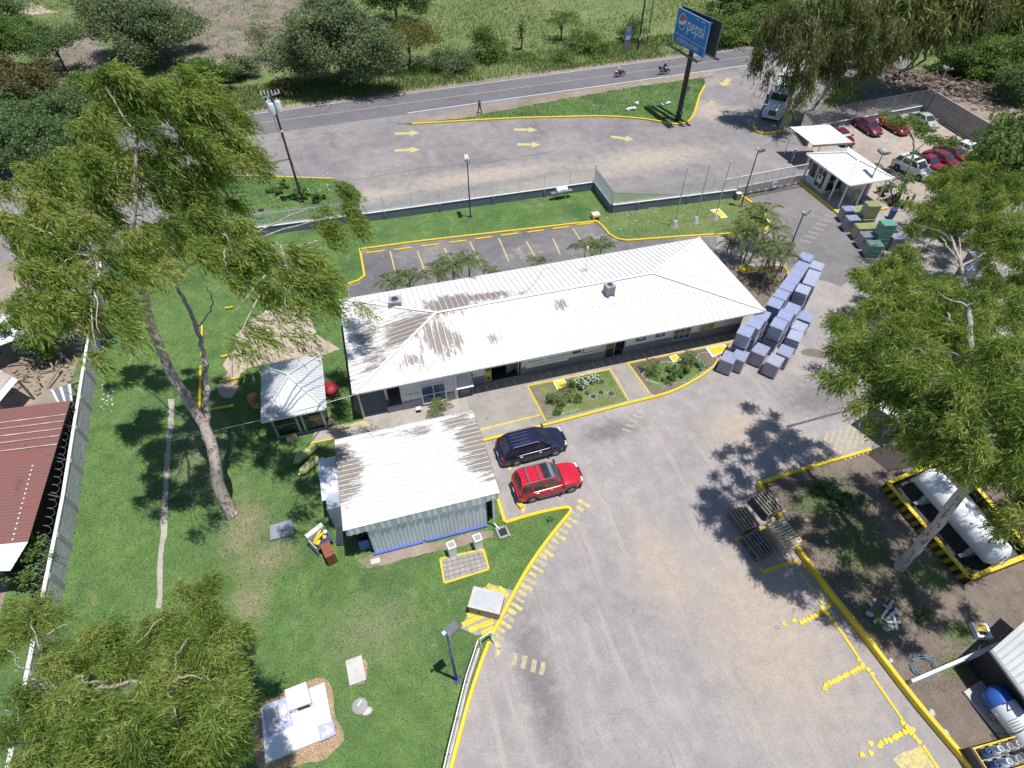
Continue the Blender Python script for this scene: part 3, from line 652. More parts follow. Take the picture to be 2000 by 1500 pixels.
def hip_roof(root, x0, x1, y0, y1, ze, zr, r0, r1, pitch, m_main, m_hip, axis='x', cap=.16, hips=True, capm=None):
 """hip roof; ridge along x from r0 to r1 (axis x) or along y (axis y); every sheet is a sub-part of the roof"""
 if axis == 'x': ym = (y0+y1)/2; A, B = Vector((r0, ym, zr)), Vector((r1, ym, zr))
 else: xm = (x0+x1)/2; A, B = Vector((xm, r0, zr)), Vector((xm, r1, zr))
 c = [Vector((x0, y0, ze)), Vector((x1, y0, ze)), Vector((x1, y1, ze)), Vector((x0, y1, ze))]
 mb = MB(); cp = cap
 if axis == 'x': hl = [(c[0], A), (c[3], A), (c[1], B), (c[2], B)]
 else: hl = [(c[0], A), (c[1], A), (c[3], B), (c[2], B)]
 for p, q in hl+([(A, B)] if (A-B).length > .05 else []):
  mb.bar(p+Vector((0, 0, .05)), q+Vector((0, 0, .07)), cp, .035)
 for i in range(4):     # eave trim and soffit
  mb.bar(c[i]+Vector((0, 0, -.07)), c[(i+1) % 4]+Vector((0, 0, -.07)), .05, .12, 1)
 ins = .03
 mb.poly([(x0+ins, y0+ins, ze-.1), (x0+ins, y1-ins, ze-.1), (x1-ins, y1-ins, ze-.1), (x1-ins, y0+ins, ze-.1)], 1)
 roof = part('roof', mb, [capm or m_main, M_wallw], root, True)
 faces = [(c[0], c[1], 0), (c[1], c[2], 1), (c[2], c[3], 0), (c[3], c[0], 1)]
 for a, b, sd in faces:
  L = (b-a).length; n = max(1, round(L/pitch)); d = (b-a)/n
  if axis == 'x': R0, R1 = ((A, B) if a is c[0] else (B, A)) if sd == 0 else ((B, B) if a is c[1] else (A, A))
  else: R0, R1 = ((B, B) if a is c[2] else (A, A)) if sd == 0 else ((A, B) if a is c[1] else (B, A))
  def top(s):
   u = (b-a).normalized(); s0 = (R0-a).dot(u); s1 = (R1-a).dot(u)
   if s <= s0: return a+(R0-a)*(s/s0 if s0 > 1e-6 else 1)
   if s >= s1: return b+(R1-b)*((L-s)/(L-s1) if L-s1 > 1e-6 else 1)
   return R0+(R1-R0)*((s-s0)/(s1-s0) if s1 > s0+1e-6 else 0)
  brk = [(R0-a).dot((b-a).normalized()), (R1-a).dot((b-a).normalized())]
  for i in range(n):
   s0, s1 = i*L/n, (i+1)*L/n; mb = MB()
   strip(mb, a+d*i, a+d*(i+1), top(s1), top(s0), rib_shade=capm is not M_gazroof)
   for q in brk:
    if s0+.01 < q < s1-.01: mb.poly([top(s0), top(s1), top(q)])
   part('roof_sheet', mb, [(m_main if (sd == 0) == (axis == 'x') else m_hip), M_ribshade], roof, True)
 return roof
def panel_xz(root, name, x0, x1, z0, z1, y, th, m, parent=None, **kw):
 mb = MB(); mb.box(((x0+x1)/2, y, (z0+z1)/2), (x1-x0, th, z1-z0)); return part(name, mb, m, parent or root, True, **kw)
def window_xz(root, x0, x1, z0, z1, y, m_frame, m_pane, nx=2, nz=1, fw=.06, name='window'):
 mb = MB()
 for xx in (x0+fw/2, x1-fw/2): mb.box((xx, y, (z0+z1)/2), (fw, .1, z1-z0))
 for zz in (z0+fw/2, z1-fw/2): mb.box(((x0+x1)/2, y, zz), (x1-x0-2*fw, .1, fw))
 wx = (x1-x0-2*fw)/nx; wz = (z1-z0-2*fw)/nz
 for i in range(1, nx): mb.box((x0+fw+i*wx, y, (z0+z1)/2), (fw*.8, .09, z1-z0-2*fw))
 for j in range(1, nz): mb.box(((x0+x1)/2, y, z0+fw+j*wz), (x1-x0-2*fw, .085, fw*.8))
 o = part(name, mb, m_frame, root, True)
 for i in range(nx):
  for j in range(nz):
   mb = MB(); mb.box((x0+fw+(i+.5)*wx, y, z0+fw+(j+.5)*wz), (wx-.02, .03, wz-.02)); part('pane', mb, m_pane, o, True)
 return o
def flat_text(txt, size, parent, loc, rot, m, name='lettering', align='LEFT', ext=.004, sx=1.0):
 cu = bpy.data.curves.new(name, 'FONT'); cu.body = txt; cu.size = size; cu.align_x = align; cu.extrude = ext; cu.materials.append(m); cu.resolution_u = 3
 f_ = bpy.data.objects.new(name, cu); me = bpy.data.meshes.new_from_object(f_); bpy.data.objects.remove(f_); o = link(name, me, parent); o.location = loc; o.rotation_euler = rot; o.scale = (sx, 1, 1); return o

# ---- office
OX0, OX1, OY0, OY1, OZE, OZR = -3.05, 29.0, 29.1, 39.75, 3.05, 4.35
FY, WY = 30.3, 29.36
off = thing('office_building', 'long white office building with ribbed metal hip roof and peeling paint', 'building', (13, 34.5, 0))
hip_roof(off, OX0, OX1, OY0, OY1, OZE, OZR, 3.95, 21.6, .445, M_roofm, M_roofh, 'x', .2, capm=M_white)
bl = on_y
mb = MB(); wt = .2
mb.box((15.5, 39.0, 1.55), (26.6, wt, 2.8)); mb.box((28.3, 34.7, 1.55), (wt, 8.4, 2.8)); mb.box((-.9, 34.5, 1.55), (wt, 8.8, 2.8)); mb.box((2.05, WY+wt/2, 1.55), (6.0-2.0-.1, wt, 2.8))
mb.box((4.1, 29.9, 1.55), (wt, 1.2, 2.8))
def facade(x0, x1, z0=.15, z1=2.95): mb.box(((x0+x1)/2, FY+wt/2, (z0+z1)/2), (x1-x0, wt, z1-z0))
ops = [(7.0, 9.35, .15, 2.4), (16.15, 17.9, .15, 2.35)]
facade(4.2, 7.0); facade(9.35, 16.15); facade(17.9, 28.2); facade(7.0, 9.35, 2.4, 2.95); facade(16.15, 17.9, 2.35, 2.95)
part('wall', mb, M_wallw, off, True)
for x0, x1, y in ((4.2, 7.0, FY), (9.35, 16.15, FY), (17.9, 28.2, FY), (.12, 4.0, WY)):
 panel_xz(off, 'dado', x0, x1, .14, 1.0, y-.012, .03, M_dado)
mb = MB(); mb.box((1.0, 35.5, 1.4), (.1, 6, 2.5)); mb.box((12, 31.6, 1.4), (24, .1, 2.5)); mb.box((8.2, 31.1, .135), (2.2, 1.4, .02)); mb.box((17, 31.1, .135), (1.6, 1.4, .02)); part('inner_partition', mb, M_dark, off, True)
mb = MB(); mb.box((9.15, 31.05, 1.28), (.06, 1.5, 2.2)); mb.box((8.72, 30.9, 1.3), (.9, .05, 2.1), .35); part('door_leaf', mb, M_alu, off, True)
# porch at the left end
mb = MB()
for x, y in ((-2.75, 29.5), (-2.75, 39.2)): mb.box((x, y, 1.5), (.14, .14, 2.95))
part('porch_post', mb, M_alu, off, True)
mb = MB(); mb.box((-.35, 29.42, .42), (1.3, .14, .62)); mb.box((-.99, 30.4, .42), (.14, 1.9, .62)); part('porch_low_wall', mb, M_dado, off, True)
mb = MB(); mb.box((-1.9, 33.5, .2), (1.7, 7.5, .02)); part('porch_floor', mb, M_concg, off, True)
# glazing
window_xz(off, 1.55, 3.35, .3, 2.2, WY-.03, M_white, M_glassb, 2, 2, .07)
d0 = window_xz(off, 16.2, 17.0, .15, 2.3, FY+.02, M_alu, M_glass, 1, 1, .05, 'door'); window_xz(off, 17.05, 17.88, .15, 2.3, FY+.7, M_alu, M_glassb, 1, 1, .05, 'door')
a, b = on_y(1116, 691, FY), on_y(1136, 680, FY); window_xz(off, a.x, b.x, 1.35, 1.75, FY-.03, M_white, M_glass, 1, 1, .05)
window_xz(off, on_y(1137, 686, FY).x+.05, on_y(1176, 676, FY).x, 1.25, 1.85, FY-.03, M_steel, M_wallw, 1, 1, .035)
a, b = on_y(1311, 665, FY), on_y(1351, 640, FY); window_xz(off, a.x, b.x, .6, 2.15, FY-.03, M_cream, M_glassb, 3, 1, .06)
a, b = on_y(1364, 645, FY), on_y(1396, 630, FY); window_xz(off, a.x, b.x, 1.1, 2.0, FY-.03, M_cream, mat('greenish_glass', (.10, .16, .12), (.15, .19, .13), 1.5, .2), 2, 1, .06)
# notice boards, posters
sgn = thing('notice_board', 'large white notice board with rows of small print on the office wall', 'sign', (11.4, FY-.02, 1.5))
panel_xz(sgn, 'board', 9.75, 13.15, .85, 2.25, FY-.03, .03, M_white)
M_ink = mat('grey_print', (.16, .16, .18)); M_inkr = mat('brown_print', (.32, .22, .16))
mb = MB(); rr = random.Random(5)
for r_ in range(4):
 for seg in ((9.85, 11.1), (11.3, 13.0)):
  x = seg[0]+rr.uniform(0, .15); z = 2.1-r_*.31
  while x < seg[1]:
   l = rr.uniform(.05, .22); mb.box((x+l/2, FY-.048, z), (l, .004, .035 if r_ % 2 else .08)); x += l+rr.uniform(.03, .09)
part('print', mb, M_ink, sgn, True)['kind'] = 'stuff'
def poster(name, label, px0, px1, z0, z1, m, dec=None, cat='poster', y=FY):
 a, b = on_y(px0[0], px0[1], y), on_y(px1[0], px1[1], y)
 t = thing(name, label, cat, ((a.x+b.x)/2, y-.02, (z0+z1)/2)); panel_xz(t, 'sheet', a.x, b.x, z0, z1, y-.02, .03, m)
 w_, h_ = b.x-a.x, z1-z0
 for dm, u0, u1, v0, v1 in dec or []:
  panel_xz(t, 'print', a.x+w_*u0, a.x+w_*u1, z0+h_*v0, z0+h_*v1, y-.038, .006, dm)
 return t
M_pblue = mat('poster_blue', (.05, .13, .45), (.07, .17, .5), 2, .5)
poster('wall_poster', 'blue poster with red and white mark, left one beside the office door', (1243, 662), (1261, 660), 1.25, 2.0, M_pblue, [(M_white, 0, 1, 0, .07), (M_white, 0, 1, .93, 1), (M_red, .38, .6, .5, .68), (M_white, .3, .7, .36, .48)])
poster('wall_poster', 'blue poster with red dot, right one between door and beige window', (1281, 654), (1299, 652), 1.25, 2.0, M_pblue, [(M_white, 0, 1, 0, .07), (M_white, 0, 1, .93, 1), (M_red, .4, .62, .55, .72), (M_white, .35, .65, .32, .42)])
poster('hanging_banner', 'narrow yellow banner hanging beside the wide office opening', (948, 742), (960, 740), .35, 2.2, mat('banner_yellow', (.42, .38, .10), (.35, .30, .10), 3, .7), [(M_dark, .1, .9, .62, .95), (M_yel, .1, .9, .3, .5), (M_dark, .3, .7, .1, .22)], 'banner')
poster('extinguisher_sign', 'small red and white fire extinguisher sign on office wall', (918, 740), (927, 738), 1.7, 2.25, M_red, [(M_white, .35, .65, .3, .75), (M_white, 0, 1, -.35, -.05)], 'sign')
t = thing('fire_extinguisher', 'red fire extinguisher hanging on the office wall below its sign', 'extinguisher', (5.45, FY-.1, 1.0))
mb = MB(); mb.lathe([(.02, 0), (.085, .02), (.085, .46), (.05, .54), (.025, .58)], n=12); part('cylinder', mb, M_red, t, smooth=40)
mb = MB(); mb.box((0, -.02, .62), (.05, .14, .05)); mb.path([(0, -.06, .6), (.09, -.08, .5), (.11, -.06, .25)], .014); part('valve', mb, M_black, t)
mb = MB(); mb.box((0, -.087, .26), (.09, .01, .16)); part('sticker', mb, M_white, t)
mb = MB()
for i, (x, w_) in enumerate(((.5, .16), (.7, .1), (.85, .22), (1.15, .2), (1.38, .12))): mb.box((x, WY-.006, 1.62), (w_, .008, .07))
part('small_print', mb, M_ink, off, True)
# caged unit with awning
t = thing('compressor_cage', 'barred cage with small corrugated awning against the office wall', 'cage', (4.75, 29.75, .13))
mb = MB()
for i in range(9):
 x = 4.25+i*.13; mb.box((x, 29.32, .55), (.02, .02, .8))
for z in (.18, .95): mb.box((4.77, 29.32, z), (1.1, .03, .03))
for x in (4.24, 5.3): mb.box((x, 29.75, .18), (.03, .9, .03)); mb.box((x, 29.34, 1.0), (.04, .04, 1.7))
part('bars', mb, M_steel, t, True)
mb = MB(); nn = 10
for i in range(nn):
 x0 = 4.12+i*.128; strip(mb, (x0, 29.18, 1.25), (x0+.128, 29.18, 1.25), (x0+.128, 30.25, 1.95), (x0, 30.25, 1.95), .02, .04)
part('awning', mb, M_white, t, True)
mb = MB(); mb.box((4.78, 29.75, .5), (.7, .5, .7)); part('unit', mb, M_steel, t, True)
# roof units, antenna
def condenser(x, y, z, label, tall, rz):
 t = thing('air_conditioner', label, 'air conditioner', (x, y, z), rz)
 h = .75 if tall else .5; w_ = .72 if tall else .95
 mb = MB(); mb.box((0, 0, h/2+.08), (w_, w_*.9, h)); mb.box((0, 0, h+.095), (w_*1.02, w_*.92, .03)); part('casing', mb, mat('condenser_grey', (.42, .44, .47), (.36, .38, .41), 2, .5), t)
 mb = MB()
 for i in range(7): mb.box((0, -w_*.455, .16+i*(h-.12)/7), (w_*.86, .02, .03)); mb.box((w_*.505, 0, .16+i*(h-.12)/7), (.02, w_*.78, .03)); mb.box((-w_*.505, 0, .16+i*(h-.12)/7), (.02, w_*.78, .03))
 part('louvres', mb, M_steel, t)
 mb = MB(); mb.lathe([(w_*.36, 0), (w_*.36, .02)], (0, 0, h+.112), 18); part('fan_opening', mb, M_black, t)
 mb = MB()
 for k_ in range(3): mb.lathe([(w_*(.12+.1*k_), 0), (w_*(.12+.1*k_)+.012, .012)], (0, 0, h+.135), 18)
 for k_ in range(4): mb.box((0, 0, h+.15), (w_*.72, .012, .012), k_*math.pi/4)
 part('fan_guard', mb, M_alu, t)
 mb = MB()
 for sx in (-1, 1): mb.box((sx*w_*.36, 0, .0), (.06, w_*1.25, .16))
 part('stand', mb, M_steel, t)
def roof_z(y): return OZE+(OZR-OZE)*(1-abs(y-34.42)/5.33)
p = at(1189, 572, roof_z(33.6)); condenser(p.x, p.y, roof_z(p.y)+.02, 'upright grey condenser with round fan near the roof ridge', True, .15)
p = at(772, 592, roof_z(36)-.1); condenser(p.x, p.y, roof_z(p.y)-.05, 'low wide condenser on the roof beside the hip', False, -.1)
t = thing('antenna_mast', 'thin white antenna mast with coiled cable on the far roof slope', 'antenna', (at(1143, 529, 3.6).x, at(1143, 529, 3.6).y, 3.55))
mb = MB(); mb.tube((0, 0, 0), (0, 0, 2.3), .03, .02); part('mast', mb, M_white, t)
mb = MB(); mb.box((0, 0, 2.32), (.14, .1, .2)); part('antenna_head', mb, M_white, t)
mb = MB(); mb.path([(.22*math.cos(a*.7)-.1, .22*math.sin(a*.7)-.1, .05+.01*a) for a in range(20)], .015, 5); part('cable_coil', mb, M_black, t)
def roof_cable(label, pts, m, r=.013):
 P = [];
 for x, y in pts: q = at(x, y, 3.7); P.append(Vector((q.x, q.y, roof_z(q.y)+.07)))
 for _ in range(2):
  for q in P: pass
 mb = MB(); mb.path(smooth_line(P, 4), r, 4); solid('roof_cable', mb, m, label, 'cable')
roof_cable('dark cable sagging in a loop over the far roof slope', [(870, 617), (980, 594), (1030, 575), (1050, 545), (1062, 520), (1080, 515)], M_steel, .01)
roof_cable('grey cable running along the near slope below the ridge', [(1112, 610), (1180, 600), (1260, 585), (1340, 572), (1365, 577)], mat('pale_cable', (.5, .5, .5)), .01)
roof_cable('black wire curling on the left hip of the roof', [(700, 590), (735, 580), (748, 588), (790, 606)], M_steel, .01)

# ---- workshop shed
SX0, SX1, SY0, SY1 = -4.4, 4.4, 18.42, 25.25
shed = thing('workshop_shed', 'low metal workshop shed with white roof rusting along both side edges', 'shed', (0, 21.8, 0))
mb = MB()
for a, b in (((SX0, SY0+.1, 3.42), (SX1, SY0+.1, 3.42)), ((SX0+.06, SY0, 3.4), (SX0+.06, SY1, 3.2)), ((SX1-.06, SY0, 3.4), (SX1-.06, SY1, 3.2))): mb.bar(a, b, .08, .12)
roof = part('roof', mb, M_navy, shed, True)
nsh = 19
for i in range(nsh):
 y0 = SY0+i*(SY1-SY0)/nsh; y1 = SY0+(i+1)*(SY1-SY0)/nsh; z0 = 3.55-.28*i/nsh; z1 = 3.55-.28*(i+1)/nsh
 mb = MB(); strip(mb, (SX0-.1, y1, z1), (SX0-.1, y0, z0), (SX1+.1, y0, z0), (SX1+.1, y1, z1), .05, .07, rib_shade=True)
 part('roof_sheet', mb, [M_shedroof, M_ribshade], roof, True)
mb = MB()
for k_ in range(2):
 x = SX0-.12 if k_ == 0 else SX1+.12
 for i in range(38):
  y = SY0+i*(SY1-SY0)/38; mb.bar((x, y+.09, 3.56-.28*i/38), (x+(.03 if k_ else -.03), y+.09, 3.40-.28*i/38), .15, .02)
part('edge_trim', mb, mat('trim_red', (.30, .12, .10), (.20, .13, .13), 3, .6), shed, True)
def corrugated(mb, a, b, z0, z1, pitch, depth, mi=0):
 a, b = Vector(a), Vector(b); L = (b-a).length; n = int(L/pitch*2); d = (b-a)/n; nr = Vector((d.y, -d.x, 0)).normalized()*depth
 vs = []
 for i in range(n+1):
  for fr in (0, .25):
   if i == n and fr: break
   p = a+d*(i+fr)+(nr if i % 2 else Vector((0, 0, 0))); vs.append(p)
 k_ = len(vs); o = [(p.x, p.y, z0) for p in vs]+[(p.x, p.y, z1) for p in vs]
 mb.add(o, [(i, i+1, i+1+k_, i+k_) for i in range(k_-1)], mi)
mb = MB(); corrugated(mb, (-3.3, 18.53, 0), (3.62, 18.53, 0), .17, 3.4, .23, .03); part('front_wall', mb, M_galv, shed, True)
for i in range(10):
 x0 = SX0+i*.88; mb = MB(); corrugated(mb, (x0, SY0+.02, 0), (x0+.88, SY0+.02, 0), 2.9+.05*math.sin(i*2.2), 3.57, .3, .05); part('fascia_sheet', mb, M_galv, shed, True)
mb = MB(); mb.box((4.2, 22, 1.55), (.1, 6.3, 3.0)); mb.box((-4.15, 22.4, 1.55), (.1, 5.4, 3.0)); mb.box((0, 25.0, 1.5), (8.3, .1, 2.9)); part('wall', mb, M_galv, shed, True)
mb = MB(); mb.box((-1.9, 18.47, .1), (3.0, .16, .22)); mb.box((1.7, 18.47, .1), (3.9, .16, .22)); part('blue_plinth', mb, M_blue, shed, True)
mb = MB(); mb.box((-3.32, 18.75, 1.7), (.08, .2, 3.3)); mb.box((3.66, 18.75, 1.7), (.1, .3, 3.3)); part('corner_post', mb, M_steel, shed, True)
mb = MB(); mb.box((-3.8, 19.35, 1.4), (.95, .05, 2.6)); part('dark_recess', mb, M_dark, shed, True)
mb = MB(); mb.box((-3.8, 18.95, .62), (.62, .06, 1.05)); part('blue_door', mb, M_blue, shed, True)
mb = MB(); mb.tube((4.05, 18.4, 3.3), (4.05, 18.4, .35), .05); mb.tube((4.05, 18.4, .35), (4.3, 18.0, .12), .05); part('downpipe', mb, M_white, shed, True)
solid('concrete_block', MB().box((-3.35, 18.0, .08), (.55, .35, .16)), M_concl, 'loose concrete block at the front corner of the workshop', 'block')
t = thing('drain_box', 'square concrete drain box with dark hole by the downpipe', 'drain', (4.45, 17.75, .05))
mb = MB()
for dx, dy, sx, sy in ((-.3, 0, .12, .8), (.3, 0, .12, .8), (0, -.33, .48, .14), (0, .33, .48, .14)): mb.box((dx, dy, .07), (sx, sy, .14), .1)
part('rim', mb, M_concg, t); mb = MB(); mb.box((0, 0, .01), (.5, .55, .02), .1); part('hole', mb, M_dark, t)
# lean-to beside it
ann = thing('lean_to_store', 'small grey lean-to store with sheet roof on the shed side', 'store', (-5.05, 22.3, 0))
mb = MB(); mb.box((-5.0, 22.5, 1.15), (.98, 3.2, 2.3)); part('wall', mb, mat('bluegrey_wall', (.36, .42, .50), (.32, .37, .45), 1, .8), ann, True)
roof = None
for i in range(8):
 x0 = -5.75+i*.165; mb = MB(); strip(mb, (x0, 21.6, 2.25), (x0+.165, 21.6, 2.25), (x0+.165, 24.5, 2.6), (x0, 24.5, 2.6), .03, .05); part('roof_sheet', mb, M_galv, ann, True)
mb = MB(); mb.box((-4.82, 20.9, .12), (.42, .3, .2)); part('white_basin', mb, M_white, ann, True)

# ---- pavilion
gz = thing('pavilion', 'small square glazed pavilion with grey pyramid metal roof', 'pavilion', (-7.05, 31.5, 0))
hip_roof(gz, -9.2, -4.95, 28.75, 34.3, 2.55, 3.65, 31.45, 31.55, .27, M_gazroof, M_gazroof, 'y', .14, capm=M_gazroof)
mb = MB()
for x in (-8.75, -7.15, -6.85, -5.4):
 for y in (29.3, 33.8): mb.box((x, y, 1.28), (.1, .1, 2.5))
for y in (30.8, 32.3):
 for x in (-8.75, -5.4): mb.box((x, y, 1.28), (.1, .1, 2.5))
part('post', mb, M_alu, gz, True)
mb = MB(); mb.box((-7.07, 31.5, .06), (3.5, 4.7, .12)); part('floor', mb, M_concg, gz, True)
for x0, x1 in ((-8.7, -7.2), (-6.8, -5.45)): window_xz(gz, x0, x1, .12, 2.35, 29.3, M_alu, M_glass, 1, 2, .06)
for y0, y1 in ((29.4, 30.75), (30.85, 32.25), (32.35, 33.75)):
 for x in (-8.75, -5.4):
  mb = MB(); mb.box((x, (y0+y1)/2, .6), (.03, y1-y0, .95)); part('side_panel', mb, M_alu, gz, True)
mb = MB(); mb.box((-7.07, 33.8, 1.2), (3.3, .06, 2.3)); part('back_panel', mb, M_dark, gz, True)
mb = MB(); mb.box((-5.85, 30.2, .8), (.5, .5, 1.3)); part('blue_cooler', mb, M_blue, gz, True)

# ---- gate house
GX0, GX1, GY0, GY1 = 48.15, 53.6, 44.1, 51.4
gh = thing('gate_house', 'white gate house with hipped metal roof on slim posts', 'gate house', (50.9, 47.7, 0))
hip_roof(gh, GX0, GX1, GY0, GY1, 3.0, 4.0, 46.9, 48.7, .42, M_white, M_white, 'y', .2)
mb = MB(); mb.box((52.1, 48.0, 1.5), (2.2, 4.0, 2.9)); part('wall', mb, M_wallw, gh, True)
mb = MB(); mb.box((49.75, 49.1, 1.5), (2.3, 2.9, 2.9)); part('office_room', mb, M_wallw, gh, True)
def window_yz(root, y0, y1, z0, z1, x, mf, mp, n=2, fw=.06, name='window'):
 mb = MB()
 for yy in (y0+fw/2, y1-fw/2): mb.box((x, yy, (z0+z1)/2), (.1, fw, z1-z0))
 for zz in (z0+fw/2, z1-fw/2): mb.box((x, (y0+y1)/2, zz), (.1, y1-y0-2*fw, fw))
 wy = (y1-y0-2*fw)/n
 for i in range(1, n): mb.box((x, y0+fw+i*wy, (z0+z1)/2), (.09, fw*.8, z1-z0-2*fw))
 o = part(name, mb, mf, root, True)
 for i in range(n): part('pane', MB().box((x, y0+fw+(i+.5)*wy, (z0+z1)/2), (.03, wy-.02, z1-z0-2*fw-.02)), mp, o, True)
window_yz(gh, 47.75, 49.2, .5, 2.6, 48.56, M_white, M_glass, 2); window_yz(gh, 49.3, 50.45, 1.0, 2.6, 48.56, M_white, M_glass, 1)
window_xz(gh, 48.75, 50.8, .4, 2.6, 47.6, M_white, M_glass, 2, 2, .06)
mb = MB(); mb.box((48.47, 48.5, 1.5), (.03, .75, .9)); part('notice_sheet', mb, M_white, gh, True)
mb = MB(); mb.box((48.44, 48.55, 1.72), (.02, .36, .3)); part('red_emblem', mb, M_red, gh, True)
mb = MB(); mb.box((48.44, 48.5, 1.5), (.02, .3, .1)); part('green_emblem', mb, mat('sign_green', (.05, .35, .08)), gh, True)
for x, y in ((48.5, 46.2), (48.5, 44.6), (50.6, 44.5), (53.2, 44.5), (48.45, 50.9)):
 part('post', MB().box((x, y, 1.5), (.12, .12, 2.95)), M_white, gh, True)
mb = MB(); mb.prism([(48.0, 43.3), (53.4, 43.3), (53.4, 51.2), (48.0, 51.2)], 0, .16); part('plinth', mb, M_concg, gh, True)
mb = ribbon([(53.5, 43.2), (47.9, 43.2), (47.9, 51.3)], .25, 0, .22); part('yellow_kerb', mb, M_yel, gh, True)
mb = MB(); mb.box((51.5, 45.6, .55), (1.2, .5, .8)); part('desk', mb, M_cream, gh, True)
cn = thing('entry_canopy', 'flat cream sheet canopy on white posts outside the gate', 'canopy', (52.3, 55, 0))
nn = 13; A0, A1, B1, B0 = Vector((50.2, 57.6, 3.1)), Vector((50.2, 53.0, 3.0)), Vector((54.5, 52.0, 3.2)), Vector((54.7, 56.5, 3.3))
for i in range(nn):
 a, b, c, d = A0.lerp(B0, i/nn), A0.lerp(B0, (i+1)/nn), A1.lerp(B1, (i+1)/nn), A1.lerp(B1, i/nn)
 mb = MB(); strip(mb, d, c, b, a, .03, .06); part('roof_sheet', mb, mat('cream_sheet', (.78, .75, .70), (.70, .67, .62), 1, .5), cn, True)
for a, b in ((A1, B1), (A0, B0)): mb = MB(); mb.bar(a-Vector((0, 0, .12)), b-Vector((0, 0, .12)), .08, .2); part('beam', mb, M_alu, cn, True)
for x, y in ((50.4, 57.2), (50.5, 53.3), (54.2, 52.4), (54.3, 56.2)): part('post', MB().tube((x, y, 0), (x, y, 3.0), .06), M_white, cn, True)

# ---- neighbours on the left
nb1 = thing('rusty_shed', 'neighbouring shed with rust red corrugated roof behind the block wall', 'shed', (-27, 27, 0))
A0, A1 = at(138, 782, 2.6), at(55, 1058, 2.6); B0, B1 = at(-120, 815, 3.6), at(-120, 1075, 3.6)
nn = 46; cur = None
for i in range(nn):
 a, b, c, d = A0.lerp(A1, i/nn), A0.lerp(A1, (i+1)/nn), B0.lerp(B1, (i+1)/nn), B0.lerp(B1, i/nn)
 mb = MB(); strip(mb, b, a, d, c, .025, .08); part('roof_sheet', mb, M_rusty, nb1, True)
A2, B2 = at(20, 1115, 2.6), at(-120, 1120, 3.6)
for i in range(5):
 a, b, c, d = A1.lerp(A2, i/5), A1.lerp(A2, (i+1)/5), B1.lerp(B2, (i+1)/5), B1.lerp(B2, i/5)
 part('roof_sheet', (lambda q: (strip(q, b, a, d, c, .03, .1), q)[1])(MB()), M_galv, nb1, True, label='bare silver sheet at the front edge')
for fr in (.26, .375, .5, .62, .76):
 f = fr*.47; a, d = A0.lerp(A1, f), B0.lerp(B1, f); mb = MB(); mb.bar(a+Vector((0, 0, .06)), d+Vector((0, 0, .06)), .07, .02); part('light_batten', mb, mat('pale_batten', (.62, .56, .53), (.4, .2, .17), 1.2, .7), nb1, True)
mb = MB()
for i in range(16):
 f = .5+i*.032; q = A0.lerp(A1, f).lerp(B0.lerp(B1, f), .17+.012*i/16); mb.box(q+Vector((0, 0, .05)), (.09, .09, .03))
part('roof_washers', mb, M_white, nb1, True)['kind'] = 'stuff'
mb = MB(); lo = [Vector((q.x, q.y, 0)) for q in (A0, A2)]; q0, q1 = A0+Vector((-.4, 0, -.15)), A2+Vector((-.4, 0, -.15))
mb.add([(q0.x, q0.y, 0), (q1.x, q1.y, 0), q1, q0], [(0, 1, 2, 3)]); part('wall', mb, M_dark, nb1, True)
def rough_roof(name, label, px4, z, m, drop=.3):
 P = [at(x, y, zz) for (x, y), zz in zip(px4, z)]; c = sum(P, Vector())/4
 t = thing(name, label, 'shack', (c.x, c.y, 0)); n = 7
 for i in range(n):
  a, b, c_, d = P[0].lerp(P[1], i/n), P[0].lerp(P[1], (i+1)/n), P[3].lerp(P[2], (i+1)/n), P[3].lerp(P[2], i/n)
  mb = MB(); strip(mb, a, b, c_, d, .03, .07); part('roof_sheet', mb, m if i % 3 else M_galv, t, True)
 for p in P: part('post', MB().box((p.x*.985+c.x*.015, p.y*.985+c.y*.015, p.z/2-.05), (.12, .12, p.z-.1)), M_woodd, t, True)
M_rust2 = mat('streaked_sheet', (.52, .50, .50), (.40, .17, .08), 1.2, .6, .2)
rough_roof('tin_shack', 'low shack with rust streaked tin roof beyond the wall', [(-40, 700), (35, 742), (-5, 790), (-90, 760)], (2.2, 2.1, 2.0, 2.1), M_rust2)
rough_roof('tin_shack', 'pale tin roofed shack under the trees at the left edge', [(-60, 618), (22, 612), (40, 660), (-40, 690)], (2.4, 2.4, 2.2, 2.2), M_galv)
rough_roof('animal_pen', 'small pen roofed with dark sheets beside the block wall', [(98, 762), (138, 750), (142, 784), (112, 786)], (1.3, 1.3, 1.2, 1.2), M_steel)
mb = MB(); rr = random.Random(3)
for i in range(26):
 p = at(rr.uniform(30, 125), rr.uniform(690, 765)); a = rr.uniform(0, 3.1); L = rr.uniform(.4, 2.2)
 mb.bar(p+Vector((0, 0, .1+rr.random()*.5)), p+Vector((L*math.cos(a), L*math.sin(a), .1+rr.random()*.5)), .12, .07)
for i in range(60):
 p = at(rr.uniform(20, 150), rr.uniform(680, 775)); s_ = rr.uniform(.1, .35); mb.box(p+Vector((0, 0, s_*.3)), (s_, s_*.8, s_*.6), rr.random()*3)
o = solid('rubble_heap', mb, M_wood, 'heap of rubble and broken timber behind the block wall', 'rubble'); o['kind'] = 'stuff'
t = thing('leaning_post', 'weathered timber post leaning over the rubble beside the wall', 'post', at(140, 712))
mb = MB(); d = at(85, 655, 2.4)-at(140, 712); mb.tube((0, 0, 0), d, .11, .09); part('shaft', mb, M_woodd, t); mb = MB(); mb.tube(d*.35, d*.35+Vector((-.5, -.6, -.8)), .06); part('prop', mb, M_woodd, t)

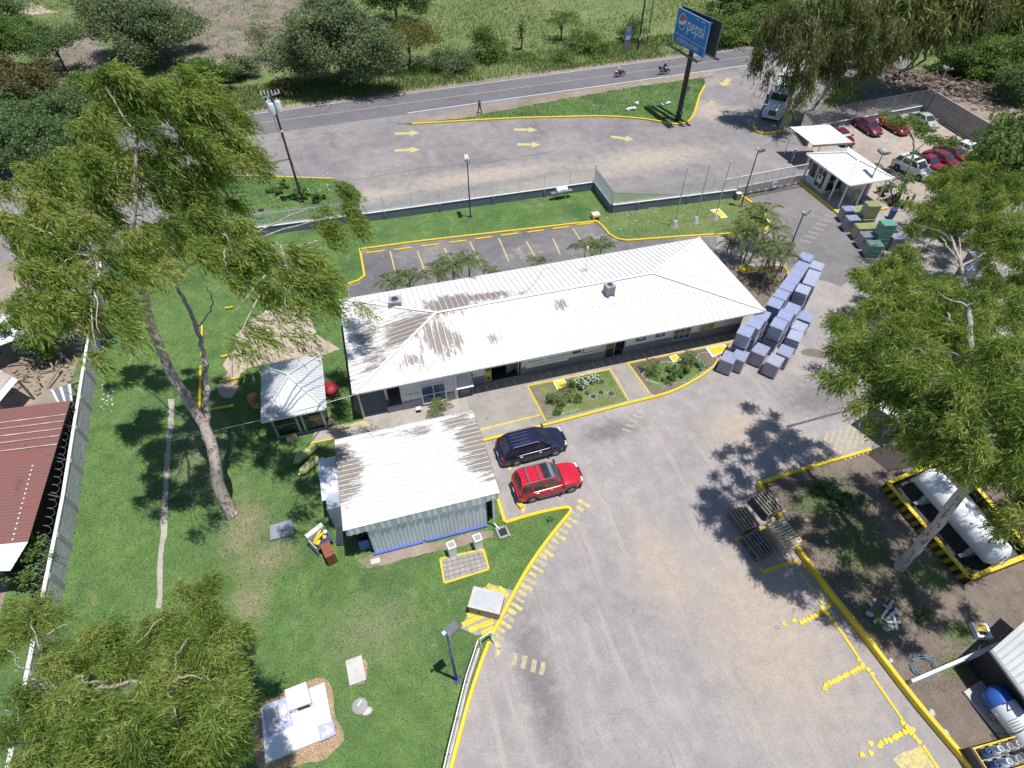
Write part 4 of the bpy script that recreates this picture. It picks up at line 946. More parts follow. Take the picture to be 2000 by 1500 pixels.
# ---- corrugated building at the bottom right
wr = thing('grey_warehouse', 'grey corrugated roof of a low warehouse at the right edge', 'warehouse', (31, 2.0, 0))
zR = 2.6; P0, P1, P2, P3 = at(1936, 1270, zR), at(2026, 1392, zR), at(2200, 1290, zR+.5), at(2050, 1170, zR+.5)
for i in range(10):
 a, b, c, d = P0.lerp(P1, i/10), P0.lerp(P1, (i+1)/10), P3.lerp(P2, (i+1)/10), P3.lerp(P2, i/10)
 mb = MB(); strip(mb, b, a, d, c, .04, .08); part('roof_sheet', mb, mat('pale_grey_sheet', (.42, .45, .46), (.36, .39, .40), .8, .5, .2), wr, True)
mb = MB(); mb.bar(P0+Vector((0, 0, -.05)), P1+Vector((0, 0, -.05)), .18, .14); part('gutter', mb, M_steel, wr, True)
mb = MB(); q0, q1 = P0.lerp(P3, .08), P1.lerp(P2, .08); mb.add([(q0.x, q0.y, 0), (q1.x, q1.y, 0), (q1.x, q1.y, 2.6), (q0.x, q0.y, 2.6)], [(0, 1, 2, 3)]); part('wall', mb, M_dark, wr, True)
# ================================================================== WALLS, FENCES, POLES, SIGNS
M_bwall = mat('bluegrey_plinth', (.145, .18, .235), (.18, .21, .265), .7, .8, fine=.1)
def fence_run(name, label, pts, base_h=.95, top=2.6, pitch=.125, bar=.03, post_every=3.0, m_bar=M_white, group=None, cap=True):
 c = (Vector(pts[0])+Vector(pts[-1]))/2
 t = thing(name, label, 'fence', (c.x, c.y, 0), group=group)
 for i in range(len(pts)-1):
  a, b = Vector((*pts[i][:2], 0)), Vector((*pts[i+1][:2], 0)); d = (b-a).normalized(); L = (b-a).length
  mb = MB(); mb.bar(a+Vector((0, 0, base_h/2)), b+Vector((0, 0, base_h/2)), .2, base_h); part('base_wall', mb, M_bwall, t, True)
  if cap: mb = MB(); mb.bar(a+Vector((0, 0, base_h+.03)), b+Vector((0, 0, base_h+.03)), .26, .06); part('cap', mb, M_white, t, True)
  z0 = base_h+.06; mb = MB()
  for k in range(int(L/pitch)):
   p = a+d*((k+.5)*pitch); mb.box((p.x, p.y, (z0+top)/2), (bar, bar, top-z0), math.atan2(d.y, d.x))
   mb.add([(p.x-.012, p.y, top), (p.x+.012, p.y, top), (p.x, p.y, top+.12)], [(0, 1, 2)])
  part('bars', mb, m_bar, t, True)['kind'] = 'stuff'
  for z in (z0+.15, top-.25): mb = MB(); mb.bar(a+Vector((0, 0, z)), b+Vector((0, 0, z)), .03, .045); part('rail', mb, m_bar, t, True)
  n = max(1, round(L/post_every))
  for k in range(n+1):
   p = a+d*(L*k/n); part('post', MB().box((p.x, p.y, (z0+top)/2), (.055, .055, top-z0+.1)), m_bar, t, True)
   if base_h > .5 and k % 2 == 1: part('buttress', MB().box((p.x+d.y*.13, p.y-d.x*.13, base_h/2-.03), (.25, .1, base_h-.08), math.atan2(d.y, d.x)), M_bwall, t, True)
 return t
fence_run('front_fence', 'long white barred fence on blue grey wall along the front lawn', [(-22.4, 57), (-13.2, 56.4), (-.5, 55.95), (25.25, 55.55)])
fence_run('front_fence', 'short return of white bars on the low wall beside the corner lawn', [(25.25, 55.35), (25.2, 50.6)], pitch=.11, bar=.045)
fence_run('front_fence', 'white barred fence on low wall behind the three flagpoles', [(25.3, 50.5), (39.2, 49.75)])
solid('corner_post', MB().box((25.25, 55.55, 1.5), (.14, .14, 3.0)), M_white, 'white post with spikes at the corner of the front fence', 'post')
# sliding gate
gt = thing('sliding_gate', 'white sliding gate with barred top and zigzag sheet below', 'gate', (43.8, 50.05, 0))
ga, gb = Vector((39.4, 49.85, 0)), Vector((48.1, 50.35, 0)); d = (gb-ga).normalized(); L = (gb-ga).length
mb = MB()
for z, h in ((.28, .1), (1.15, .1), (2.35, .1)): mb.bar(ga+Vector((0, 0, z)), gb+Vector((0, 0, z)), .07, h)
mb.bar(ga+Vector((-2.0*d.x, -2.0*d.y, 2.35)), ga+Vector((0, 0, 2.35)), .07, .1)
for k in range(6): p = ga+d*(L*k/5); mb.box((p.x, p.y, 1.3), (.08, .08, 2.15))
part('frame', mb, M_white, gt, True)
mb = MB()
for k in range(int(L/.14)): p = ga+d*((k+.5)*.14); mb.box((p.x, p.y, 1.75), (.03, .03, 1.15))
part('bars', mb, M_white, gt, True)['kind'] = 'stuff'
mb = MB(); n = 9; nr = Vector((d.y, -d.x, 0))
for k in range(n):
 a = ga+d*(L*k/n); c = ga+d*(L*(k+.5)/n)+nr*.1; b = ga+d*(L*(k+1)/n)
 mb.add([(a.x, a.y, 1.1), (b.x, b.y, 1.1), (c.x, c.y, .3), (a.x, a.y, .3), (b.x, b.y, .3), (c.x, c.y, 1.1)], [(0, 2, 5), (5, 2, 1), (0, 3, 2), (1, 2, 4)])
part('zigzag_sheet', mb, M_alu, gt, True)
mb = MB(); q = ga+d*(L*.55)+nr*.14
mb.path([(q.x+.3*math.cos(a), q.y-.02, .72+.3*math.sin(a)) for a in [i*.52 for i in range(13)]], .04, 5); part('round_emblem', mb, M_white, gt, True)
structure('gate_track', ribbon([Vector((39, 49.4, 0)), Vector((48.5, 49.95, 0))], .5, .0095), mat('track_dark', (.08, .07, .065), (.12, .1, .09), 3, .9))
for i, (x, y, sx, sy, h, lab) in enumerate(((39.35, 49.3, .5, .4, .7, 'dark gate motor housing beside the end of the fence'),)):
 t = thing('gate_motor', lab, 'motor', (x, y, .05)); part('housing', MB().box((0, 0, h/2), (sx, sy, h)), M_steel, t); part('lid', MB().box((0, 0, h+.03), (sx*1.1, sy*1.1, .06)), M_white, t)
# left block wall with razor wire
LW = [Vector((-20.1, 6, 0)), Vector((-20.55, 14, 0)), Vector((-20.80, 18.7, 0)), Vector((-21.23, 26.7, 0)), Vector((-22.53, 41.6, 0)), Vector((-23.2, 50, 0)), Vector((-23.8, 57, 0))]
lw = thing('block_boundary_wall', 'long grey block wall with white coping and coiled razor wire', 'wall', (-21.5, 30, 0))
bh = .2
for i in range(len(LW)-1):
 a, b = LW[i], LW[i+1]; d = (b-a).normalized(); L = (b-a).length; nr = Vector((d.y, -d.x, 0))
 part('core', (lambda q: (q.bar(a-nr*.0+Vector((0, 0, .8)), b+Vector((0, 0, .8)), .12, 1.6), q)[1])(MB()), M_block, lw, True)
 part('coping', (lambda q: (q.bar(a+Vector((0, 0, 1.635)), b+Vector((0, 0, 1.635)), .2, .07), q)[1])(MB()), mat('white_coping', (.78, .77, .74), (.6, .59, .57), 4, .8, fine=.2), lw, True)
 for k in range(max(1, round(L/3.2))+1):
  p = a+d*(L*k/max(1, round(L/3.2)))+nr*.05; part('pier', MB().box((p.x, p.y, .8), (.34, .2, 1.58), math.atan2(d.y, d.x)), M_concg, lw, True)
# blocks near enough to be told apart: courses of laid blocks proud of the core
blk = {}
for i in range(1, 4):
 a, b = LW[i], LW[i+1]; d = (b-a).normalized(); L = (b-a).length; nr = Vector((d.y, -d.x, 0)); rz = math.atan2(d.y, d.x)
 mb = MB(); rr = random.Random(i)
 for r_ in range(8):
  s = -.2*(r_ % 2)
  while s < L:
   c = a+d*(s+.2)+nr*(.062+rr.uniform(-.003, .004)); mb.box((c.x, c.y, .1+r_*.2), (.385, .03, .185), rz); s += .4
 part('blockwork', mb, M_block, lw, True)['kind'] = 'stuff'
mb = MB()
pts = []
for i in range(len(LW)-1):
 a, b = LW[i], LW[i+1]; L = (b-a).length; n = int(L*14)
 for k in range(n):
  p = a.lerp(b, k/n); ang = k*.72; pts.append(p+Vector((-.32+.22*math.cos(ang), 0, 1.95+.22*math.sin(ang))))
mb.path(pts, .012, 3, caps=False); part('razor_wire', mb, M_steel, lw, True)['kind'] = 'stuff'
for i in range(len(LW)-1):
 a, b = LW[i], LW[i+1]; L = (b-a).length
 for k in range(int(L/3)): p = a.lerp(b, k*3/L); part('wire_bracket', (lambda q: (q.bar(p+Vector((0, 0, 1.6)), p+Vector((-.5, 0, 2.25)), .04, .04), q)[1])(MB()), M_steel, lw, True)
# chain link fence and the panel wall of the right hand lot
cf = thing('chain_link_fence', 'tall chain link fence on low grey wall behind the parked cars', 'fence', (65, 62.4, 0))
CF = [Vector((54.2, 58.2, 0)), Vector((55.3, 61.6, 0)), Vector((75.4, 63.2, 0))]
for i in range(2):
 a, b = CF[i], CF[i+1]; d = (b-a).normalized(); L = (b-a).length
 part('base_wall', (lambda q: (q.bar(a+Vector((0, 0, .3)), b+Vector((0, 0, .3)), .2, .6), q)[1])(MB()), M_bwall, cf, True)
 part('cap', (lambda q: (q.bar(a+Vector((0, 0, .63)), b+Vector((0, 0, .63)), .26, .06), q)[1])(MB()), M_white, cf, True)
 mb = MB(); st = .16
 for k in range(int(L/st)+10):
  for sg in (1, -1):
   s0 = k*st-1.0 if sg > 0 else k*st; s1 = s0+sg*1.9
   q0, q1 = max(0, min(L, s0)), max(0, min(L, s1))
   if abs(q1-q0) < .1: continue
   za = .66+(abs(q0-s0))*1.0; zb = za+abs(q1-q0)
   if zb > 2.65: continue
   mb.bar(a+d*q0+Vector((0, 0, za)), a+d*q1+Vector((0, 0, zb)), .012, .012)
 part('wire_mesh', mb, M_alu, cf, True)['kind'] = 'stuff'
 n = max(1, round(L/3))
 for k in range(n+1): p = a+d*(L*k/n); part('post', MB().tube((p.x, p.y, .6), (p.x, p.y, 2.75), .04), M_alu, cf, True)
 part('top_rail', (lambda q: (q.bar(a+Vector((0, 0, 2.65)), b+Vector((0, 0, 2.65)), .04, .04), q)[1])(MB()), M_alu, cf, True)
pw = thing('panel_wall', 'grey precast concrete panel wall at the end of the car lot', 'wall', (75, 56, 0))
PW = [Vector((75.6, 63.2, 0)), Vector((73.6, 45.5, 0))]; d = (PW[1]-PW[0]).normalized(); L = (PW[1]-PW[0]).length; nb_ = 8
rz = math.atan2(d.y, d.x); mpan = mat('precast_panel', (.33, .31, .30), (.27, .255, .25), .6, .9, fine=.2)
for k in range(nb_+1):
 p = PW[0]+d*(L*k/nb_); part('post', MB().box((p.x, p.y, 1.35), (.2, .2, 2.7), rz), M_concg, pw, True)
for k in range(nb_):
 p = PW[0]+d*(L*(k+.5)/nb_)
 for j in range(4): part('panel', MB().box((p.x, p.y, .33+j*.65), (L/nb_-.2, .07+.006*((j+k) % 3), .63), rz), mpan, pw, True)
 part('coping', MB().box((p.x, p.y, 2.66), (L/nb_-.2, .16, .06), rz), M_concg, pw, True)
# concrete fence channel at bottom centre and the white wall at the right
cw = thing('wire_fence_wall', 'low white wall topped with wire mesh beside the lower kerb', 'wall', at(925, 1370))
CW = px_line([(862, 1560), (880, 1480), (897, 1410), (914, 1340), (936, 1272)])
for i in range(len(CW)-1):
 a, b = CW[i], CW[i+1]
 part('low_wall', (lambda q: (q.bar(a+Vector((0, 0, .28)), b+Vector((0, 0, .28)), .14, .56), q)[1])(MB()), mat('dirty_white_wall', (.55, .54, .52), (.38, .37, .36), 1.5, .9, fine=.3), cw, True)
 part('top_rail', (lambda q: (q.bar(a+Vector((0, 0, 1.6)), b+Vector((0, 0, 1.6)), .05, .05), q)[1])(MB()), M_white, cw, True)
 part('post', MB().tube((b.x, b.y, .5), (b.x, b.y, 1.65), .04), M_alu, cw, True)
 mb = MB(); d = (b-a).normalized(); L = (b-a).length
 for k in range(int(L/.12)): p = a+d*(k*.12); mb.bar(p+Vector((0, 0, .56)), p+d*.25+Vector((0, 0, 1.58)), .008, .008); mb.bar(p+d*.25+Vector((0, 0, .56)), p+Vector((0, 0, 1.58)), .008, .008)
 part('wire_mesh', mb, M_alu, cw, True)['kind'] = 'stuff'
fr = thing('pipe_barrier', 'bent white pipe frame standing at the end of the kerb', 'frame', at(950, 1255))
e0, e1 = at(940, 1268), at(962, 1258)
mb = MB(); mb.tube(e0, e0+Vector((0, 0, 1.55)), .045); mb.tube(e0+Vector((0, 0, 1.55)), e1+Vector((.05, .3, 1.0)), .045); mb.tube(e1+Vector((.05, .3, 1.0)), e1+Vector((.1, -.1, 0)), .045); part('pipe', mb, M_white, fr, True)
bw = thing('white_garden_wall', 'white rendered wall with barbed wire running back from the yellow kerb', 'wall', at(1860, 1295))
BW = [at(1772, 1336), at(1870, 1296), at(1952, 1262), at(2060, 1210)]
for i in range(3):
 a, b = BW[i], BW[i+1]; h = .5+.55*i
 mb = MB(); n = (b-a).normalized(); n = Vector((n.y, -n.x, 0))*.08
 h1 = h+.55; vs = [a-n, b-n, b+n, a+n]
 mb.add([(p.x, p.y, 0) for p in vs]+[(vs[0].x, vs[0].y, h), (vs[1].x, vs[1].y, h1), (vs[2].x, vs[2].y, h1), (vs[3].x, vs[3].y, h)], [(4, 5, 6, 7), (0, 1, 5, 4), (1, 2, 6, 5), (2, 3, 7, 6), (3, 0, 4, 7)])
 part('wall_panel', mb, mat('white_render', (.72, .72, .73), (.5, .5, .52), 2, .85, fine=.3), bw, True)
mb = MB(); a, b = BW[1], BW[3]; pts = []
for k in range(90):
 p = a.lerp(b, k/90); ang = k*.75; pts.append(p+Vector((.0, .18*math.cos(ang), 1.45+.9*k/90+.18*math.sin(ang))))
mb.path(pts, .01, 3, caps=False); part('barbed_coil', mb, M_steel, bw, True)

# ---- lamp posts
def lamp_post(label, base, h, head_dir, two=False, m_up=None, group='yard lamp posts'):
 b = Vector(base); t = thing('lamp_post', label, 'lamp post', (b.x, b.y, b.z), math.atan2(head_dir.y, head_dir.x), group)
 part('base_plate', MB().box((0, 0, .03), (.4, .4, .06)), M_navy, t)
 part('pole', MB().tube((0, 0, .06), (0, 0, h*.55), .075, .065), M_navy, t)
 part('upper_pole', MB().tube((0, 0, h*.55), (0, 0, h), .06, .05), m_up or M_navy, t)
 for s in ((1, -1) if two else (1,)):
  mb = MB(); R = Matrix.Rotation(rad(-28*s), 3, 'Y'); mb.box((.32*s, 0, h+.02), (.62, .42, .2), R=R); part('lamp_head', mb, M_steel, t)
  mb = MB(); mb.box((.34*s, 0, h-.075), (.5, .34, .03), R=R); part('lens', mb, M_white, t)
 part('photocell', MB().box((-.12 if not two else 0, 0, h+.12), (.14, .14, .16)), M_white, t)
 return t
lamp_post('navy lamp post on the front lawn beside the long fence', at(919, 425), 6.3, Vector((0, -1, 0)), True)
lamp_post('navy lamp post at the kerb corner behind the flagpoles', at(1447, 404), 6.2, Vector((1, -.6, 0)))
lamp_post('navy lamp post beside the palms and the blue pallets', at(1524, 531), 6.1, Vector((1, .3, 0)), False, mat('navy_grey', (.05, .06, .14), (.07, .08, .18), 2, .5))
lamp_post('grey topped lamp post between gate house and green pallets', at(1678, 399), 5.7, Vector((.4, -1, 0)), True, M_steel)
lamp_post('blue lamp post on the lower lawn near the striped pad', at(892, 1328), 6.5, Vector((1, .35, 0)), False, M_blue)
lamp_post('grey lamp post rising behind the concrete panel wall', at(1797, 240), 6.6, Vector((.3, -1, 0)), True, M_alu)
# flagpoles
for (x, y), lab in zip(((1317, 441), (1357.5, 434), (1396, 427)), ('first white flagpole from the left on the corner lawn', 'middle white flagpole of the three on the corner lawn', 'third white flagpole standing beside the yellow cover slab')):
 t = thing('flagpole', lab, 'flagpole', at(x, y, .05), group='flagpoles on the corner lawn')
 part('plinth', MB().lathe([(.42, 0), (.38, .08), (.2, .6), (.18, .62)], n=6), M_concl, t); part('shaft', MB().tube((0, 0, .6), (0, 0, 6.2), .05, .03), M_alu, t)
 part('finial', MB().ball((0, 0, 6.24), .06), M_white, t)
 mb = MB(); mb.tube((.06, 0, .9), (.05, 0, 6.1), .007, n=4); part('halyard', mb, M_white, t)
# utility pole with three transformers
up = thing('utility_pole', 'tall dark wooden utility pole with three grey transformers at its top', 'utility pole', at(592, 396))
lean = Vector((-.2, .3, 0)); H_ = 11.3
part('shaft', MB().tube((0, 0, 0), lean+Vector((0, 0, H_)), .135, .1, 10), mat('creosote_wood', (.05, .04, .035), (.08, .065, .055), 1, .8), up)
for a in (2.6, 4.2, .2):
 c = lean*.9+Vector((.42*math.cos(a), .42*math.sin(a), 9.4)); R = Matrix.Identity(3)
 q = part('transformer', MB().lathe([(.2, 0), (.27, .06), (.27, .95), (.22, 1.05)], c, 12), M_galv, up, smooth=40)
 part('bushing', MB().lathe([(.05, 0), (.07, .05), (.05, .1), (.07, .15), (.03, .3)], c+Vector((0, 0, 1.05)), 8), M_white, q)
for z, rz in ((10.2, .3), (11.0, .5)): part('crossarm', MB().box(lean+Vector((0, 0, z)), (1.9, .12, .12), rz), M_alu, up)
for i in range(6):
 c = lean+Vector((-.8+.32*i, .15*(i % 2), 11.1)); part('insulator', MB().lathe([(.04, 0), (.07, .06), (.04, .12), (.06, .2), (.02, .34)], c, 8), M_white, up)
part('band', MB().tube(lean*.6+Vector((0, 0, 7.6)), lean*.62+Vector((0, 0, 7.75)), .16), M_white, up)
mb = MB(); mb.path([lean*.8+Vector((-.25, -.2, 9.4)), lean*.7+Vector((-.35, -.2, 8.4)), lean*.6+Vector((-.2, -.1, 7.4)), lean*.6+Vector((-.13, 0, 7.0))], .02, 4); part('drop_cable', mb, M_black, up)
pu = at(592, 396)
for i, (px_, py_, z) in enumerate(((395, 330, 4.2), (380, 336, 4.3), (390, 342, 4.0))):
 a = pu+lean*.4+Vector((0, 0, 4.9-.05*i)); b = at(px_, py_, z); m_ = (a+b)/2-Vector((0, 0, .25))
 solid('overhead_wire', MB().path(smooth_line([a, m_, b], 8), .018, 4), M_black, f"{['upper', 'middle', 'lowest'][i]} black wire from the utility pole into the big tree", 'wire', group=None)
a = pu+lean*.4+Vector((0, 0, 5.0)); solid('guy_wire', MB().tube(a, at(617, 404), .02, n=5), M_black, 'taut guy wire slanting from utility pole to the grass', 'wire')
# roadside poles and banner sign
for px0, px1, r, lab in (((1246, 96), (1253, -8), .16, 'thick dark roadside pole beside the small blue sign'), ((1263, 88), (1275, -40), .1, 'thin grey roadside pole right of the small blue sign')):
 b = at(*px0); t = thing('roadside_pole', lab, 'pole', b); part('shaft', MB().tube((0, 0, 0), (.1, .1, 9.5), r, r*.7), MATS['creosote_wood'] if r > .12 else M_woodd, t)
 part('marker', MB().box((-.02, -r-.01, 1.6), (.22, .02, .5)), M_white, t)
t = thing('roadside_sign', 'narrow blue and grey banner sign standing in the roadside weeds', 'sign', at(1222, 103), rad(8))
part('panel', MB().box((0, 0, 1.9), (1.1, .12, 3.6)), M_steel, t); part('blue_field', MB().box((0, -.07, 2.75), (1.08, .02, 1.9)), mat('sign_blue', (.10, .22, .52), (.13, .26, .56), 2, .5), t)
part('orange_mark', MB().ball((-.05, -.09, 3.2), (.28, .02, .3)), mat('sign_orange', (.55, .2, .06), (.5, .25, .1), 3, .5), t)
mb = MB()
for i in range(4): mb.box((-.3+i*.2, -.09, 2.15), (.12, .02, .5))
part('white_letters', mb, M_white, t)
# ---- billboard
bb = thing('billboard', 'tall blue roadside billboard on a black pole above the traffic island', 'billboard', at(1324, 234, .06))
B0 = Vector(bb.location)
part('pole', MB().tube((0, 0, 0), (0, 0, 8.7), .34, .30, 12), M_black, bb); part('pole_foot', MB().lathe([(.5, 0), (.5, .1), (.36, .12), (.36, .8), (.42, .82), (.42, 1.0), (.34, 1.05)], n=12), M_black, bb)
PB, PE = Vector((41.9, 73.25, 0)), Vector((42.45, 66.5, 0)); zb, zt = 8.45, 12.1
u = (PE-PB).normalized(); nrm = Vector((u.y, -u.x, 0));
if nrm.x > 0: nrm = -nrm
Wd = (PE-PB).length; M_pep = mat('billboard_blue', (.016, .21, .56), (.02, .23, .6), .4, .45)
mb = MB(); mb.bar(PB+Vector((0, 0, (zb+zt)/2)), PE+Vector((0, 0, (zb+zt)/2)), .12, zt-zb); part('panel', mb, M_pep, bb, True)
rotm = Matrix((u, Vector((0, 0, 1)), nrm)).transposed().to_4x4()
def on_panel(o, x, z, lift=.07):
 mw = rotm.copy(); mw.translation = PB+u*x+Vector((0, 0, z))+nrm*lift-B0; o.matrix_local = mw
def panel_flat(name, mb, m, lift): o = part(name, mb, m, bb); on_panel(o, 0, 0, lift); return o
M_bw = mat('billboard_white', (.72, .75, .80), (.66, .70, .76), 2, .5)
edge = MB()
for x0, x1, z0, z1 in ((0, Wd, zt-.06, zt), (0, .05, zb, zt), (Wd-.05, Wd, zb, zt), (0, Wd, zb+.95, zb+1.0)): edge.box(((x0+x1)/2, (z0+z1)/2, 0), (x1-x0, z1-z0, .012))
panel_flat('white_border', edge, M_bw, .068)
cx, cz, r = 1.38, 10.85, .86
def disc(r, a0, a1, n=24): return [(cx+r*math.cos(a0+(a1-a0)*i/n), cz+r*math.sin(a0+(a1-a0)*i/n)) for i in range(n+1)]
mb = MB(); mb.poly([(x, y, 0) for x, y in disc(r, 0, 2*math.pi)[:-1]]); panel_flat('roundel', mb, M_bw, .070)
mb = MB(); top = disc(r*.9, .25, math.pi-.15, 16); low = [(cx-r*.84, cz+.08), (cx-r*.3, cz-.02), (cx+r*.1, cz+.06), (cx+r*.45, cz+.3)]
mb.poly([(x, y, 0) for x, y in top+low]); panel_flat('roundel_red', mb, mat('faded_red', (.42, .10, .22), (.48, .14, .26), 3, .5), .074)
mb = MB(); bot = disc(r*.9, math.pi+.35, 2*math.pi+.05, 16); up_ = [(cx+r*.82, cz+.1), (cx+r*.3, cz-.28), (cx-r*.3, cz-.38)]
mb.poly([(x, y, 0) for x, y in bot+up_]); panel_flat('roundel_blue', mb, M_pep, .074)
mb = MB(); arc = [(cx+1.12*math.cos(a), cz+1.12*math.sin(a)) for a in [math.pi*.85+i*.16 for i in range(11)]]
for i in range(10): mb.box(((arc[i][0]+arc[i+1][0])/2, (arc[i][1]+arc[i+1][1])/2, 0), (.1, .05, .004), 1+i*.16)
panel_flat('dotted_arc', mb, mat('pale_blue', (.2, .4, .62)), .070)
def bb_text(s, size, x, z, sx=1.0, m=M_bw):
 o = flat_text(s, size, bb, (0, 0, 0), (0, 0, 0), m, 'lettering', sx=1.0); on_panel(o, x, z, .075); o.scale = (sx, 1, 1)
 return o
bb_text('pepsi', 2.05, 2.45, 10.25, .86); bb_text('AGENCIA JUTIAPA', .72, .85, zb+.2, .8)
for i, x in enumerate((4.3, 4.75, 5.2, 5.6)): part('small_print', MB().box((0, 0, 0), (.3, .08, .004)), M_red if i == 1 else M_bw, bb).matrix_local = (lambda mw: (setattr(mw, 'translation', PB+u*x+Vector((0, 0, zt-.3))+nrm*.07-B0), mw)[1])(rotm.copy())
PB2, PE2 = Vector((42.6, 73.4, 0)), Vector((43.9, 66.3, 0))
mb = MB(); mb.bar(PB2+Vector((0, 0, (zb+zt)/2)), PE2+Vector((0, 0, (zb+zt)/2)), .06, zt-zb); part('rear_panel', mb, mat('panel_back', (.05, .07, .06), (.09, .08, .075), .5, .7), bb, True)
mb = MB()
for f in (0, .25, .5, .75, 1): p = PB2.lerp(PE2, f)+Vector((-.1, 0, 0)); mb.bar(p+Vector((0, 0, zb-.3)), p+Vector((0, 0, zt)), .1, .1)
for z in (zb, zb+1.2, zb+2.4, zt-.02): mb.bar(PB2+Vector((-.06, 0, z)), PE2+Vector((-.06, 0, z)), .06, .06)
for z in (zb+.3, zt-.4):
 for f in (.2, .5, .8): mb.bar(PB.lerp(PE, f)+Vector((.08, 0, z)), PB2.lerp(PE2, f)+Vector((-.1, 0, z)), .07, .07)
part('frame', mb, M_woodd, bb, True)
mb = MB()
for s_, (a, b) in (('near', (PB, PE)), ('far', (PB2, PE2))):
 o = nrm*.75 if s_ == 'near' else -nrm*.6
 mb.bar(a+o+Vector((0, 0, zb-.35)), b+o+Vector((0, 0, zb-.35)), .5, .05)
 for f in (.02, .35, .65, .98): p = a.lerp(b, f); mb.bar(p+Vector((0, 0, zb-.3)), p+o+Vector((0, 0, zb-.32)), .06, .06); mb.bar(p+o+Vector((0, 0, zb-.32)), p+o+Vector((0, 0, zb-.6)), .05, .05)
part('catwalk', mb, M_black, bb, True)
part('pole_box', MB().box((.3, -.35, 4.0), (.5, .3, .6)), M_steel, bb)
# ================================================================== VEHICLES AND PEOPLE
def car_paint(name, c, rough=.28, metal=0.0):
 if name in MATS: return MATS[name]
 m, nt, bs = new_mat(name)
 col = mixc(nt, ramp(nt, noise_node(nt, objc(nt), 2.2, 4, .6), [(.45, 0.0), (.8, .35)]), c, tuple(min(1, x*.8+.03) for x in c))
 nt.links.new(col, bs.inputs['Base Color']); bs.inputs['Roughness'].default_value = rough; bs.inputs['Metallic'].default_value = metal
 bs.inputs['Coat Weight'].default_value = .35; bs.inputs['Coat Roughness'].default_value = .08; MATS[name] = m; return m
M_tyre = mat('tyre_rubber', (.022, .022, .024), (.04, .04, .04), 4, .8)
M_rim = mat('alloy_rim', (.45, .46, .48), (.34, .35, .37), 4, .35, .7)
M_chrome = mat('chrome', (.65, .66, .68), (.55, .56, .58), 4, .2, .9)
M_light = mat('headlight_glass', (.62, .65, .68), (.5, .53, .56), 4, .15)
M_tail = mat('tail_light', (.42, .015, .02), (.32, .01, .02), 4, .2)
M_cplast = mat('grey_trim_plastic', (.09, .09, .095), (.13, .13, .135), 3, .6)
M_carglass = mat('car_glass', (.02, .026, .034), (.045, .055, .068), 1.2, .07, spec=.9)
M_seat = mat('cabin_dark', (.03, .03, .032))
def lofted(sections, n_cap=True):
 """sections: list of rings of equal length"""
 mb = MB(); k = len(sections[0]); vs = [p for s in sections for p in s]
 fs = [(i*k+j, i*k+(j+1) % k, (i+1)*k+(j+1) % k, (i+1)*k+j) for i in range(len(sections)-1) for j in range(k)]
 mb.add(vs, fs+[tuple(reversed(range(k))), tuple(range((len(sections)-1)*k, len(sections)*k))]); return mb
def ring(x, hw, z0, z1, r=.1, tuck=.06):
 return [(x, -hw+tuck, z0), (x, -hw, z0+.18), (x, -hw, z1-r*1.6), (x, -hw+r*.5, z1-r*.4), (x, -hw+r*1.6, z1), (x, hw-r*1.6, z1), (x, hw-r*.5, z1-r*.4), (x, hw, z1-r*1.6), (x, hw, z0+.18), (x, hw-tuck, z0)]
def interp(tab, x):
 for (x0, y0), (x1, y1) in zip(tab, tab[1:]):
  if x <= x1: return y0+(y1-y0)*max(0, min(1, (x-x0)/(x1-x0)))
 return tab[-1][1]
